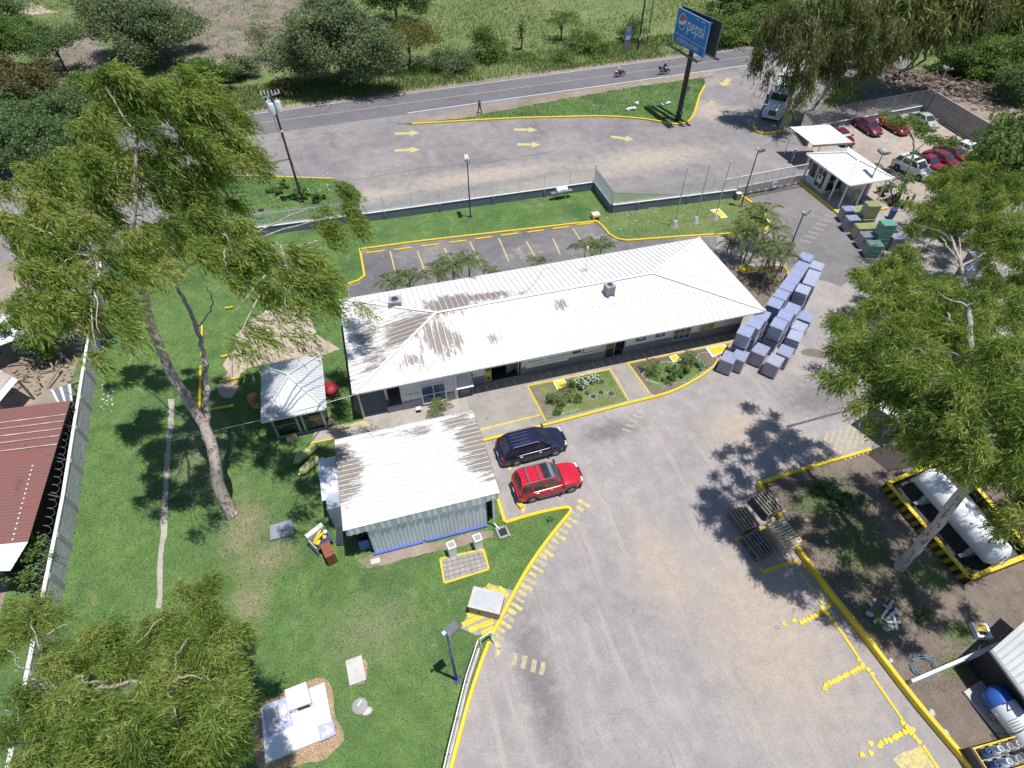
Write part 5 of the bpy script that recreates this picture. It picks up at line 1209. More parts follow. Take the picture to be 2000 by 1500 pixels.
def make_car(name, label, cat, loc, heading, paint, L=4.6, W=1.82, Hh=1.7, belt=1.0, wheels=(1.42, -1.35), wr=.36, hood=1.02, kind='suv', group=None,
   wind=(.55, 1.25), roof=(.35, -1.75), back=-2.15, trim=None, rails=False, sunroof=False, front_ext=0.0):
 """x forward. wind=(x of windscreen top, x of its foot); roof=(front, rear) of the roof; back = foot of the rear window"""
 t = thing(name, label, cat, loc, heading, group); hl = L/2; hw = W/2; z0 = .26
 top = [(-hl, belt-.14), (-hl+.12, belt-.02), (wind[1], belt), (wind[1]+.25, hood-.02), (hl-.45, hood-.12), (hl-.12, hood-.26), (hl, hood-.4)]
 if kind == 'pickup': top = [(-hl, belt-.04), (wind[1], belt), (wind[1]+.25, hood), (hl-.4, hood-.08), (hl-.1, hood-.2), (hl, hood-.34)]
 wid = [(-hl, hw-.16), (-hl+.25, hw-.03), (0, hw), (hl-.7, hw-.04), (hl-.25, hw-.14), (hl, hw-.34)]
 xs = [-hl, -hl+.08, -hl+.3]+[(-hl+.3)+(L-.6)*i/10 for i in range(1, 10)]+[hl-.3, hl-.1, hl]
 mb = lofted([ring(x, interp(wid, x), z0+(.14 if abs(x) > hl-.15 else 0), interp(top, x)) for x in xs])
 body = part('body', mb, paint, t, smooth=38)
 # arches
 mb = MB()
 for wx in wheels:
  for s in (-1, 1):
   pts = [(wx+(wr+.06)*math.cos(a), (wr+.06)*math.sin(a)) for a in [math.pi*i/10 for i in range(11)]]
   y = s*(interp(wid, wx)+.006)
   mb.add([(x, y, max(z0-.02, wr+z_)) for x, z_ in pts]+[(wx, y, z0)], [tuple(range(12)) if s < 0 else tuple(reversed(range(12)))])
 part('wheel_arches', mb, M_black if trim is None else trim, t)
 # cabin
 cz = Hh; bw = hw-.05; rw = hw-.24
 b = [(back, -bw, belt-.03), (wind[1], -bw+.06, belt-.03), (wind[1], bw-.06, belt-.03), (back, bw, belt-.03)]
 r_ = [(roof[1], -rw, cz-.04), (wind[0], -rw+.02, cz-.02), (wind[0], rw-.02, cz-.02), (roof[1], rw, cz-.04)]
 mr = ((roof[1]+wind[0])/2)
 mb = MB(); vs = b+r_+[(roof[1]+.1, 0, cz), (wind[0]-.08, 0, cz+.02), (mr, -rw+.03, cz+.01), (mr, rw-.03, cz+.01), (mr, 0, cz+.05)]
 mb.add(vs, [(0, 1, 5, 10, 4), (2, 3, 7, 11, 6), (1, 2, 6, 9, 5), (3, 0, 4, 8, 7), (4, 10, 12, 8), (10, 5, 9, 12), (12, 9, 6, 11), (8, 12, 11, 7)])
 part('cabin', mb, paint, t, smooth=50)
 def face_quad(p, u0, u1, v0, v1, lift):
  a, b_, c, d = map(Vector, p)      # bottom-left, bottom-right, top-right, top-left
  def P(u, v): return (a.lerp(b_, u)).lerp(d.lerp(c, u), v)
  n = (b_-a).cross(d-a).normalized()*lift
  return [P(u0, v0)+n, P(u1, v0)+n, P(u1, v1)+n, P(u0, v1)+n]
 def glass(nm, p, u0, u1, v0, v1):
  q = face_quad(p, u0, u1, v0, v1, .012); mb = MB(); mb.poly(q); part(nm, mb, M_carglass, t)
 Bf = [Vector(v) for v in b]; Rf = [Vector(v) for v in r_]
 glass('windscreen', (Bf[1], Bf[2], Rf[2], Rf[1]), .06, .94, .10, .93)
 glass('rear_window', (Bf[3], Bf[0], Rf[0], Rf[3]), .1, .9, .22, .9)
 nwin = 3 if kind in ('suv', 'van') else (1 if kind == 'pickup' else 2)
 cuts = {3: ((.04, .28), (.32, .61), (.65, .93)), 2: ((.1, .48), (.53, .9)), 1: ((.12, .88),)}[nwin]
 for s in (0, 1):
  p = (Bf[0], Bf[1], Rf[1], Rf[0]) if s == 0 else (Bf[2], Bf[3], Rf[3], Rf[2])
  for u0, u1 in cuts:
   if s == 1: u0, u1 = 1-u1, 1-u0
   glass('side_window', p, u0, u1, .16, .88)
 # seams, handles, sills, bumpers
 mb = MB()
 for s in (-1, 1):
  for x in ((back+.95, (back+.95+wind[1])/2+.12, wind[1]-.02) if nwin > 1 else (wind[1]-1.15, wind[1]-.02)): mb.box((x, s*(interp(wid, x)+.001), .68), (.012, .008, .62))
 part('door_seams', mb, M_black, t)
 for s in (-1, 1):
  for x in ((wind[1]-.95, back+1.2) if nwin > 1 else (wind[1]-1.0,)): part('door_handle', MB().box((x, s*(interp(wid, x)+.012), belt-.16), (.2, .03, .035)), M_chrome if kind == 'suv' else paint, t)
  part('side_mirror', MB().box((wind[1]-.18, s*(hw+.1), belt+.08), (.12, .24, .16)), M_black if trim else paint, t)
  part('sill', MB().box(((wheels[0]+wheels[1])/2, s*(hw-.06), .3), (wheels[0]-wheels[1]-2*wr-.2, .14, .1)), trim or M_black, t)
  part('headlight', MB().box((hl-.17, s*(hw-.36), hood-.33), (.22, .34, .15)), M_light, t)
  part('tail_light', MB().box((-hl+.07, s*(hw-.24), belt-.24), (.14, .24, .34 if kind in ('suv', 'van') else .16)), M_tail, t)
 part('front_bumper', lofted([ring(x, w_, .3, .56, .05, .03) for x, w_ in ((hl-.22, hw-.06), (hl-.05, hw-.2), (hl+.05, hw-.4))]), trim or paint, t, smooth=40)
 part('rear_bumper', lofted([ring(x, w_, .32, .6, .05, .03) for x, w_ in ((-hl-.06, hw-.26), (-hl+.02, hw-.1), (-hl+.2, hw-.02))]), trim or paint, t, smooth=40)
 part('grille', MB().box((hl+.0, 0, hood-.36), (.05, W*.42, .13)), M_black, t)
 part('number_plate', MB().box((-hl-.075, 0, .62), (.02, .34, .14)), M_white, t)
 for s in (-1, 1): part('wiper', MB().bar(Vector((wind[1]-.02, s*.3-.28, belt+.06)), Vector((wind[1]-.1, s*.3+.22, belt+.12)), .025, .02), M_black, t)
 for wx in wheels:
  for s in (-1, 1):
   c = (wx, s*(hw-.1), wr); Rw = Matrix.Rotation(rad(90), 3, 'X')
   w_ = part('wheel', MB().lathe([(wr*.62, -.1), (wr*.94, -.1), (wr, -.06), (wr, .06), (wr*.94, .1), (wr*.62, .1)], c, 18, R=Rw), M_tyre, t, smooth=40)
   mb = MB(); mb.lathe([(wr*.64, -.1), (wr*.64, .1)], c, 18, R=Rw); part('rim', mb, M_cplast, w_)
   mb = MB()
   for k in range(5):
    a = k*2*math.pi/5+.3; mb.box((c[0]+wr*.34*math.cos(a), c[1]+s*.105, c[2]+wr*.34*math.sin(a)), (wr*.62, .02, .075), R=Matrix.Rotation(-a, 3, 'Y'))
   mb.lathe([(wr*.14, -.02), (wr*.14, .02)], (c[0], c[1]+s*.105, c[2]), 10, R=Rw); part('spokes', mb, M_rim, w_)
 if rails:
  for s in (-1, 1): part('roof_rail', MB().path([(roof[1]+.12, s*(rw-.04), cz-.02), (roof[1]+.22, s*(rw-.04), cz+.07), (wind[0]-.3, s*(rw-.04), cz+.09), (wind[0]-.18, s*(rw-.04), cz)], .028), M_chrome, t)
 if rails == 'bars':
  for x in (roof[1]+.5, roof[1]+1.25): part('roof_bar', MB().box((x, 0, cz+.11), (.09, 2*rw-.1, .045)), M_chrome, t)
 if rails:
  mb = MB()
  for k in range(4): mb.box(((roof[1]+wind[0])/2-.3, -.42+k*.28, cz+.04-.02*abs(k-1.5)), (1.3, .03, .03))
  part('roof_ribs', mb, paint if rails == 'bars' else M_chrome, t)
 if sunroof: part('sunroof', MB().box((wind[0]-.42, 0, cz+.033), (.52, 1.05 if sunroof == 1 else 1.15, .03)), M_carglass, t);
 if sunroof == 2: part('wind_deflector', MB().box((wind[0]-.12, 0, cz+.045), (.24, 1.2, .05)), mat('deflector_grey', (.14, .16, .2), (.18, .2, .24), 2, .3), t)
 if kind == 'pickup':
  mb = MB(); mb.box(((-hl+back)/2+.05, 0, belt+.002), (back+hl-.25, W-.3, .012)); part('cargo_bed', mb, M_black, t)
  mb = MB()
  for s in (-1, 1): mb.box(((-hl+back)/2, s*(hw-.1), belt+.03), (back+hl-.1, .1, .06))
  mb.box((-hl+.08, 0, belt+.03), (.1, W-.3, .06)); part('bed_rail', mb, M_black, t)
 return t
def heading_px(r, f): d = at(*f)-at(*r); return math.atan2(d.y, d.x)
def place(near_rear, near_front, side, W, wheels):
 """car origin from the ground points of the two near wheels; side=-1: they are on the car's right"""
 a, b = at(*near_rear), at(*near_front); h = math.atan2(b.y-a.y, b.x-a.x); d = (b-a).normalized(); l = Vector((-d.y, d.x, 0))
 c = (a+b)/2-d*((wheels[0]+wheels[1])/2)+l*(W/2-.1)*(-side); return (c.x, c.y, .006), h
wl = (1.4, -1.38)
loc, h = place((1006, 909), (1086, 888), -1, 1.88, wl)
make_car('parked_car', 'dark navy SUV parked nose out beside the plaza kerb', 'car', loc, h, car_paint('navy_car_paint', (.012, .014, .05)), 4.75, 1.9, 1.70, 1.05, wl, .36, 1.04, 'suv', wind=(.42, 1.25), roof=(.4, -1.7), back=-2.25, rails=True)
wl = (1.34, -1.32)
loc, h = place((1034, 981), (1119, 959), -1, 1.8, wl)
make_car('parked_car', 'bright red SUV with roof rack bars parked beside the dark SUV', 'car', loc, h, car_paint('red_car_paint', (.55, .012, .035)), 4.5, 1.82, 1.84, 1.12, wl, .37, 1.12, 'suv', wind=(.25, .92), roof=(.2, -1.95), back=-2.16, trim=M_cplast, rails='bars', sunroof=2)
wl = (1.3, -1.28)
hp = heading_px((1670, 247), (1694, 264))
loc, h1 = place((1670, 248), (1695, 265), -1, 1.7, wl)
G1 = 'cars parked along the chain link fence'
make_car('parked_car', 'maroon sedan in the fence row between two red cars', 'car', loc, h1, car_paint('maroon_car_paint', (.16, .022, .06)), 4.3, 1.7, 1.38, .92, wl, .31, .92, 'sedan', G1, (.35, 1.05), (.3, -.8), -1.5)
v = Vector(loc)
nrm_ = Vector((math.cos(h1), math.sin(h1), 0)); lat = Vector((-nrm_.y, nrm_.x, 0))
make_car('parked_car', 'dark red sedan with sunshade partly hidden by the entry canopy', 'car', (58.9, 58.4, .006), h1, car_paint('darkred_car_paint', (.17, .012, .03)), 4.3, 1.7, 1.38, .92, wl, .31, .92, 'sedan', G1, (.35, 1.05), (.3, -.8), -1.5)
part('sunshade', MB().poly([(.46, -.55, 1.27), (.98, -.62, .99), (.98, .62, .99), (.46, .55, 1.27)]), mat('foil_shade', (.5, .6, .64), (.6, .68, .7), 4, .3, .3), [o for o in COL.objects if o.name.startswith('parked_car') and o.get('label', '').startswith('dark red sedan with')][0])
make_car('parked_car', 'bright red coupe half behind the small leaning tree', 'car', (67.6, 59.2, .006), h1+.05, car_paint('scarlet_car_paint', (.42, .012, .03)), 4.3, 1.7, 1.32, .9, wl, .31, .88, 'sedan', G1, (.35, 1.1), (.3, -.7), -1.5)
make_car('parked_car', 'pale grey sedan at the far end of the fence row', 'car', (72.2, 59.3, .006), h1+.02, car_paint('silver_car_paint', (.42, .44, .40)), 4.2, 1.66, 1.38, .92, wl, .31, .9, 'sedan', G1, (.35, 1.05), (.3, -.8), -1.5)
wl = (1.4, -1.36); G2 = 'cars parked facing the gate house lot'
loc, h2 = place((1749.5, 333), (1791, 353), -1, 1.88, wl)
make_car('parked_car', 'white SUV with sunroof parked behind the gate house', 'car', loc, h2, car_paint('white_car_paint', (.78, .79, .80)), 4.6, 1.88, 1.72, 1.08, wl, .36, 1.06, 'suv', G2, (.4, 1.1), (.36, -1.8), -2.18, rails=False, sunroof=1)
v = Vector(loc); f2 = Vector((math.cos(h2), math.sin(h2), 0)); l2 = Vector((-f2.y, f2.x, 0))
q = v+l2*2.35+f2*.25
make_car('parked_car', 'dark red pickup truck with black cargo bed beside the white SUV', 'pickup', q, h2+.03, car_paint('crimson_car_paint', (.24, .012, .035)), 4.9, 1.72, 1.58, 1.0, (1.45, -1.4), .34, 1.0, 'pickup', G2, (.05, .72), (0, -.75), -.95)
q = v+l2*5.0+f2*.1
make_car('parked_car', 'dark red hatchback just beyond the red pickup', 'car', q, h2+.02, car_paint('darkred_car_paint', (.17, .012, .03)), 4.2, 1.7, 1.36, .92, (1.28, -1.25), .31, .92, 'sedan', G2, (.3, 1.05), (.25, -.9), -1.7)
q = v+l2*7.4-f2*.2
make_car('parked_car', 'second dark red car half hidden by the tree crown', 'car', q, h2, car_paint('maroon2_car_paint', (.19, .02, .03)), 4.2, 1.7, 1.36, .92, (1.28, -1.25), .31, .92, 'sedan', G2, (.3, 1.05), (.25, -.9), -1.7)
q = v+l2*9.9+f2*.0
make_car('parked_car', 'white car at the end of the row under the dark tree', 'car', q, h2, MATS['white_car_paint'], 4.2, 1.7, 1.38, .92, (1.28, -1.25), .31, .92, 'sedan', G2, (.3, 1.05), (.25, -.9), -1.7)
rh = math.atan2(hd.y, hd.x); hdv = (he1-he0).normalized(); rh = math.atan2(hdv.y, hdv.x)
q = at(1786, 92); make_car('highway_car', 'grey blue minivan on the shaded highway seen between tree trunks', 'car', (q.x, q.y, .02), rh, car_paint('slate_car_paint', (.05, .06, .11)), 4.7, 1.85, 1.75, 1.05, (1.4, -1.4), .34, 1.02, 'van', None, (.6, 1.5), (.55, -1.95), -2.25)
q = at(1903, 52); t = make_car('highway_truck', 'dark red truck on the shaded highway at the upper right', 'truck', (q.x, q.y, .02), rh, car_paint('oxide_paint', (.20, .02, .02)), 6.2, 2.2, 2.3, 1.3, (1.9, -1.8), .45, 1.4, 'pickup', None, (1.2, 1.9), (1.1, .2), .0)
mb = MB(); mb.box((-1.6, 0, 2.0), (2.9, 2.1, 1.5)); part('cargo_box', mb, M_dark, t)
# ---- white articulated truck under the trees
tq = at(1503, 238); te = at(1570, 120); dd = (tq-te).normalized(); tr = thing('semi_truck', 'white bonneted semi truck parked under the tall trees with its trailer', 'truck', (tq.x, tq.y, .006), math.atan2(dd.y, dd.x))
Mt = car_paint('truck_white', (.74, .76, .79))
part('bonnet', lofted([ring(x, w_, .7, z, .15, .05) for x, w_, z in ((-2.2, 1.05, 1.9), (-1.2, .95, 1.85), (-.35, .8, 1.72), (-.05, .7, 1.45))]), Mt, tr, smooth=45)
mb = lofted([[(x, -w_, .6), (x, -w_, z*.9), (x, -w_*.75, z), (x, w_*.75, z), (x, w_, z*.9), (x, w_, .6)] for x, w_, z in ((-5.2, 1.2, 3.75), (-4.2, 1.2, 3.7), (-3.1, 1.15, 3.15), (-2.75, 1.12, 2.7), (-2.1, 1.1, 1.9))]); part('cab', mb, Mt, tr, smooth=40)
mb = MB(); mb.poly([(-2.62, -1.0, 2.62), (-2.12, -.98, 1.95), (-2.12, .98, 1.95), (-2.62, 1.0, 2.62)]); mb.v = [(x+.03, y, z+.02) for x, y, z in mb.v]; part('windscreen', mb, M_carglass, tr)
for s in (-1, 1):
 part('side_window', MB().box((-3.1, s*1.16, 2.3), (.7, .03, .55)), M_carglass, tr); part('headlight', MB().box((-.28, s*.82, 1.1), (.3, .3, .28)), M_light, tr)
 part('front_mudguard', lofted([ring(x, .28, .55, z, .08, .02) for x, z in ((-1.9, 1.0), (-1.4, 1.3), (-.7, 1.28), (-.2, .85))]), Mt, tr, smooth=40).location = (0, s*.98, 0)
 part('side_mirror', MB().box((-2.3, s*1.45, 2.2), (.12, .2, .5)), M_black, tr); part('exhaust_stack', MB().tube((-5.3, s*1.05, .8), (-5.3, s*1.05, 3.9), .09), M_chrome, tr)
part('grille', MB().box((-.03, 0, 1.1), (.06, .95, .62)), M_cplast, tr); part('bumper', MB().box((-.0, 0, .6), (.22, 2.3, .3)), Mt, tr); part('number_plate', MB().box((.12, 0, .6), (.02, .35, .15)), M_white, tr)
part('chassis', MB().box((-6.5, 0, .75), (4.2, .9, .25)), M_black, tr)
for x, ws in ((-1.05, (-1.0, 1.0)), (-5.7, (-.95, .95)), (-7.0, (-.95, .95)), (-15.5, (-.95, .95)), (-16.8, (-.95, .95))):
 for y in ws: part('wheel', MB().lathe([(.3, -.15), (.48, -.15), (.52, -.1), (.52, .1), (.48, .15), (.3, .15)], (x, y, .52), 16, R=Matrix.Rotation(rad(90), 3, 'X')), M_tyre, tr)
mb = MB(); mb.box((-11.6, 0, 2.45), (11.6, 2.5, 2.7)); trl = part('trailer', mb, mat('trailer_white', (.66, .68, .70), (.56, .58, .61), .6, .5), tr)
mb = MB()
for k in range(22):
 for s in (-1, 1): mb.box((-6.0-k*.53, s*1.265, 2.45), (.06, .03, 2.6))
part('trailer_ribs', mb, M_alu, trl)

# ---- people
def skin_body(name, parent, verts, edges, radii, m, sub=1, root=0):
 me = bpy.data.meshes.new(name); me.from_pydata([tuple(v) for v in verts], edges, []); me.materials.append(m)
 o = link(name, me, parent); md = o.modifiers.new('skin', 'SKIN'); md.use_smooth_shade = True
 sv = me.skin_vertices[0] if len(me.skin_vertices) else None
 if sv is None:
  bm_ok = False
 else:
  for i, r in enumerate(radii): sv.data[i].radius = (r, r) if not isinstance(r, tuple) else r
  for i in range(len(radii)): sv.data[i].use_root = (i == root)
 s = o.modifiers.new('sub', 'SUBSURF'); s.levels = sub; s.render_levels = sub; return o
def tube_body(segs, n=10):
 mb = MB()
 for pts, rs in segs: mb.path(smooth_line(pts, 3), [v for v in np.interp(np.linspace(0, len(rs)-1, 3*(len(rs)-1)+1), range(len(rs)), rs)], n)
 return mb
M_skin = mat('skin_brown', (.22, .11, .065), (.26, .13, .08), 8, .6); M_hair = mat('black_hair', (.012, .01, .01), (.02, .018, .016), 8, .6)
def make_person(label, loc, rz, pose, shirt, trousers, hair=M_hair, sleeves=True, hat=None, shoe=M_black, hair_len=.0, group=None, hold=None):
 """standing 1.7 m, facing +x; joints: hip, knee, ankle, shoulder, elbow, hand for both sides"""
 t = thing('person', label, 'person', loc, rz, group); p = {k: Vector(v) for k, v in pose.items()}
 segs = [([p['pelvis'], p['waist'], p['chest'], p['neck'], p['neck']+(p['head']-p['neck'])*.55], [.12, .115, .14, .055, .055])]
 for s in 'lr':
  segs.append(([p['pelvis'], p['hip'+s], p['knee'+s], p['ankle'+s], p['toe'+s]], [.09, .085, .058, .042, .035]))
  segs.append(([p['chest']+Vector((0, 0, .06)), p['sh'+s], p['el'+s], p['ha'+s]], [.07, .056, .042, .032]))
 mb = tube_body(segs); mb.ball(p['head'], (.095, .078, .12), 12, 8)
 hd_ = p['head']; fwd = p.get('face', Vector((1, 0, 0)));
 mb.ball(hd_+fwd*.1+Vector((0, 0, -.01)), (.02, .016, .025), 6, 4)
 for sy in (-1, 1): mb.ball(hd_+Vector((-fwd.y, fwd.x, 0))*sy*.08, (.018, .012, .03), 6, 4)
 for s in 'lr':
  ha = p['ha'+s]; dr = (ha-p['el'+s]).normalized(); sd = Vector((-dr.z, 0, dr.x)) if abs(dr.y) > .9 else dr.cross(Vector((0, 1, 0))).normalized()
  mb.ball(ha+dr*.045, (.035, .025, .045), 6, 5)
  for k in range(4): mb.path([ha+dr*.07+sd*(-.027+.018*k), ha+dr*(.105+.012*(1 if k in (1, 2) else 0))+sd*(-.03+.02*k), ha+dr*(.13+.015*(1 if k in (1, 2) else 0))+sd*(-.028+.018*k)+Vector((.015, 0, -.01))], [.01, .009, .007], 5)
  mb.path([ha+dr*.02+sd*.03, ha+dr*.06+sd*.055, ha+dr*.085+sd*.055], [.012, .01, .008], 5)
 body = part('body', mb, M_skin, t, smooth=180)
 mb = MB(); fr_ = hd_+fwd*.088
 for sy in (-1, 1): mb.ball(fr_+Vector((-fwd.y, fwd.x, 0))*sy*.033+Vector((0, 0, .005)), .013, 6, 4)
 mb.box(fr_+Vector((.0, 0, -.055)), (.012, .05, .012)); part('eyes_and_mouth', mb, M_black, t)
 segs = [([p['pelvis']+Vector((0, 0, -.02)), p['waist'], p['chest'], p['neck']-Vector((0, 0, .03))], [.15, .142, .165, .085])]
 for s in 'lr':
  sl_ = [p['chest']+Vector((0, 0, .06)), p['sh'+s], p['el'+s]] if sleeves else [p['chest']+Vector((0, 0, .06)), p['sh'+s]]
  segs.append((sl_, [.085, .074, .062][:len(sl_)]))
 part('shirt', tube_body(segs), shirt, t, smooth=180)
 segs = [([p['pelvis']+Vector((0, 0, .08)), p['pelvis']-Vector((0, 0, .06))], [.15, .14])]
 for s in 'lr': segs.append(([p['pelvis'], p['hip'+s], p['knee'+s], p['ankle'+s]], [.1, .1, .074, .06]))
 part('trousers', tube_body(segs), trousers, t, smooth=180)
 for s in 'lr':
  mb = MB(); mb.path([p['ankle'+s]+Vector((-.04, 0, -.035)), p['toe'+s]*.5+p['ankle'+s]*.5+Vector((0, 0, -.03)), p['toe'+s]+Vector((.04, 0, -.005))], [.05, .052, .04], 8); part('shoe', mb, shoe, t, smooth=180)
 mb = MB(); mb.ball(hd_+Vector((-.018, 0, .035))-fwd*.008, (.1, .088, .1), 12, 7)
 if hair_len: mb.path([hd_-fwd*.07+Vector((0, 0, .02)), hd_-fwd*.12-Vector((0, 0, hair_len*.5)), hd_-fwd*.11-Vector((0, 0, hair_len))], [.07, .065, .03], 8)
 part('hair' if hat is None else 'hat', mb, hair if hat is None else hat, t, smooth=180)
 if hat is not None and hold != 'helmet': mb = MB(); mb.box(hd_+fwd*.12+Vector((0, 0, .05)), (.12, .14, .015)); part('cap_peak', mb, hat, t)
 if hold == 'helmet': part('visor', MB().box(hd_+fwd*.085+Vector((0, 0, .0)), (.03, .13, .07)), M_black, t)
 return t
def stand(stride=0.0, arms=(0, 0)):
 d = dict(pelvis=(0, 0, .92), waist=(0, 0, 1.08), chest=(.01, 0, 1.28), neck=(.0, 0, 1.45), head=(.02, 0, 1.6))
 for s, sg in (('l', 1), ('r', -1)):
  st = stride*sg
  d['hip'+s] = (0, .09*sg, .88); d['knee'+s] = (st*.5+.03, .1*sg, .49); d['ankle'+s] = (st, .1*sg, .09+(.06 if st < 0 else 0)); d['toe'+s] = (st+.14, .11*sg, .05)
  d['sh'+s] = (0, .19*sg, 1.4); d['el'+s] = (-st*.35-.02, .25*sg, 1.13); d['ha'+s] = (-st*.7+.06, .24*sg, .9)
  a = arms[0 if sg > 0 else 1]
  if a: d['el'+s] = (.12, .24*sg, 1.15); d['ha'+s] = (.32, .12*sg, 1.2+.1*a)
 return d
M_shirtb = mat('royal_shirt', (.06, .07, .32), (.08, .09, .38), 6, .8); M_jean = mat('denim', (.035, .045, .10), (.05, .06, .13), 6, .85); M_blkc = mat('black_cloth', (.015, .015, .018), (.03, .03, .033), 6, .85)
M_whtc = mat('white_cloth', (.70, .70, .72), (.60, .60, .64), 6, .85); M_grytr = mat('pale_trousers', (.42, .42, .47), (.35, .35, .4), 6, .85); M_brnc = mat('rust_top', (.22, .07, .05), (.16, .05, .04), 6, .85)
q = at(937, 222); make_person('person in dark clothes with long black hair walking beside the highway', (q.x, q.y, .075), -1.2, stand(.3), M_brnc, M_blkc, sleeves=False, hair_len=.3)
q = at(1546, 318); make_person('guard in blue shirt, white cap and pale trousers outside the gate', (q.x, q.y, .004), 2.6, stand(.06, (1, 0)), M_shirtb, M_grytr, hat=M_whtc)
q = at(1620, 378); make_person('guard in white shirt and dark trousers under the gate house roof', (q.x, q.y, .17), -2.4, stand(.04, (0, 1)), M_whtc, M_blkc)
# ---- motorcycles
def motorcycle(name, label, loc, rz, tank, seat_m, box=False, group=None, fairing=None):
 t = thing(name, label, 'motorcycle', loc, rz, group); Rw = Matrix.Rotation(rad(90), 3, 'X')
 for x, nm in ((.66, 'front_wheel'), (-.62, 'rear_wheel')):
  mb = MB(); mb.path([(x+.27*math.cos(a), 0, .31+.27*math.sin(a)) for a in [i*math.pi/9 for i in range(19)]], .05, 7, caps=False); w_ = part(nm, mb, M_tyre, t, smooth=180)
  mb = MB(); mb.path([(x+.215*math.cos(a), 0, .31+.215*math.sin(a)) for a in [i*math.pi/9 for i in range(19)]], .018, 5, caps=False)
  for k in range(8): a = k*math.pi/4; mb.bar(Vector((x, 0, .31)), Vector((x+.21*math.cos(a), 0, .31+.21*math.sin(a))), .012, .012)
  mb.lathe([(.06, -.05), (.06, .05)], (x, 0, .31), 10, R=Rw); part('rim', mb, M_rim, w_)
  mb = MB(); mb.path([(x+.34*math.cos(a), 0, .33+.34*math.sin(a)) for a in [.35+i*.27 for i in range(8)]], .045, 6); part('mudguard', mb, fairing or tank, t)
 mb = MB()
 for s in (-1, 1): mb.tube((.66, s*.08, .31), (.42, s*.07, .92), .025); mb.tube((-.62, s*.09, .31), (-.1, s*.09, .42), .025); mb.tube((-.62, s*.1, .33), (-.42, s*.1, .72), .02)
 mb.path([(.42, 0, .86), (.1, 0, .5), (-.15, 0, .36), (-.4, 0, .66), (.1, 0, .78), (.42, 0, .86)], .03); part('frame', mb, M_black, t)
 mb = MB(); mb.box((.06, 0, .46), (.36, .24, .28)); mb.lathe([(.09, -.08), (.09, .1)], (.14, 0, .58), 8, R=Matrix.Rotation(rad(-20), 3, 'Y')); part('engine', mb, M_steel, t)
 part('tank', lofted([[(x, -w_, z-.1), (x, -w_, z), (x, 0, z+.07), (x, w_, z), (x, w_, z-.1)] for x, w_, z in ((-.1, .09, .8), (.1, .15, .86), (.32, .13, .88), (.42, .06, .84))]), tank, t, smooth=60)
 part('seat', lofted([[(x, -w_, z-.07), (x, -w_*.8, z), (x, w_*.8, z), (x, w_, z-.07)] for x, w_, z in ((-.72, .08, .86), (-.4, .13, .83), (-.06, .1, .8))]), seat_m, t, smooth=50)
 mb = MB(); mb.path([(.3, -.36, 1.0), (.4, -.16, 1.02), (.42, 0, .98), (.4, .16, 1.02), (.3, .36, 1.0)], .016); part('handlebar', mb, M_black, t)
 part('headlight', MB().ball((.56, 0, .88), (.1, .1, .1), 10, 6), M_light, t); part('front_plate', MB().box((.6, 0, .74), (.16, .13, .12)), fairing or tank, t)
 part('exhaust', MB().path([(.16, -.12, .4), (.1, -.15, .28), (-.3, -.16, .3), (-.75, -.17, .38)], [.025, .03, .045, .05], 7), M_chrome, t)
 if box: part('luggage_box', MB().box((-.86, 0, .98), (.38, .4, .3)), M_black, t)
 part('tail_light', MB().box((-.8, 0, .8), (.05, .1, .06)), M_tail, t)
 return t
def riding():
 d = dict(pelvis=(-.25, 0, .9), waist=(-.22, 0, 1.05), chest=(-.1, 0, 1.25), neck=(-.03, 0, 1.42), head=(.03, 0, 1.57))
 for s, sg in (('l', 1), ('r', -1)):
  d['hip'+s] = (-.2, .1*sg, .88); d['knee'+s] = (.2, .2*sg, .72); d['ankle'+s] = (.0, .18*sg, .36); d['toe'+s] = (.14, .18*sg, .31)
  d['sh'+s] = (-.06, .19*sg, 1.37); d['el'+s] = (.1, .3*sg, 1.14); d['ha'+s] = (.27, .33*sg, 1.03)
 return d
q = at(1209, 150); q2 = (q.x, q.y, .02)
motorcycle('motorcycle', 'red and white trail motorcycle on the highway left of the other', q2, rh, car_paint('scarlet_car_paint', (.42, .012, .03)), M_whtc)
make_person('rider in white shirt, jeans and helmet on the red trail motorcycle', q2, rh, riding(), M_whtc, M_jean, hat=M_whtc, hold='helmet')
q = at(1297, 145); q2 = (q.x, q.y, .02)
motorcycle('motorcycle', 'black and silver motorcycle with luggage box nearing the billboard', q2, rh, car_paint('silver_car_paint', (.42, .44, .40)), M_blkc, True)
make_person('rider in black jacket and white helmet on the silver motorcycle', q2, rh, riding(), M_blkc, M_jean, hat=M_whtc, hold='helmet')
for i, (px_, py_, rz, c) in enumerate(((1742, 398, .7, 'navy_car_paint'), (1752, 392, .75, 'darkred_car_paint'), (1765, 402, .65, 'navy_car_paint'), (1778, 398, .7, 'slate_car_paint'))):
 q = at(px_, py_); motorcycle('parked_motorcycle', ['dark motorcycle parked nearest the leaning tree trunk', 'dark red motorcycle second from the leaning tree trunk', 'navy motorcycle third from the leaning tree trunk', 'slate motorcycle farthest right in the parked row'][i], (q.x, q.y, .006), rz, MATS[c], M_blkc, group='motorcycles parked behind the pallets')
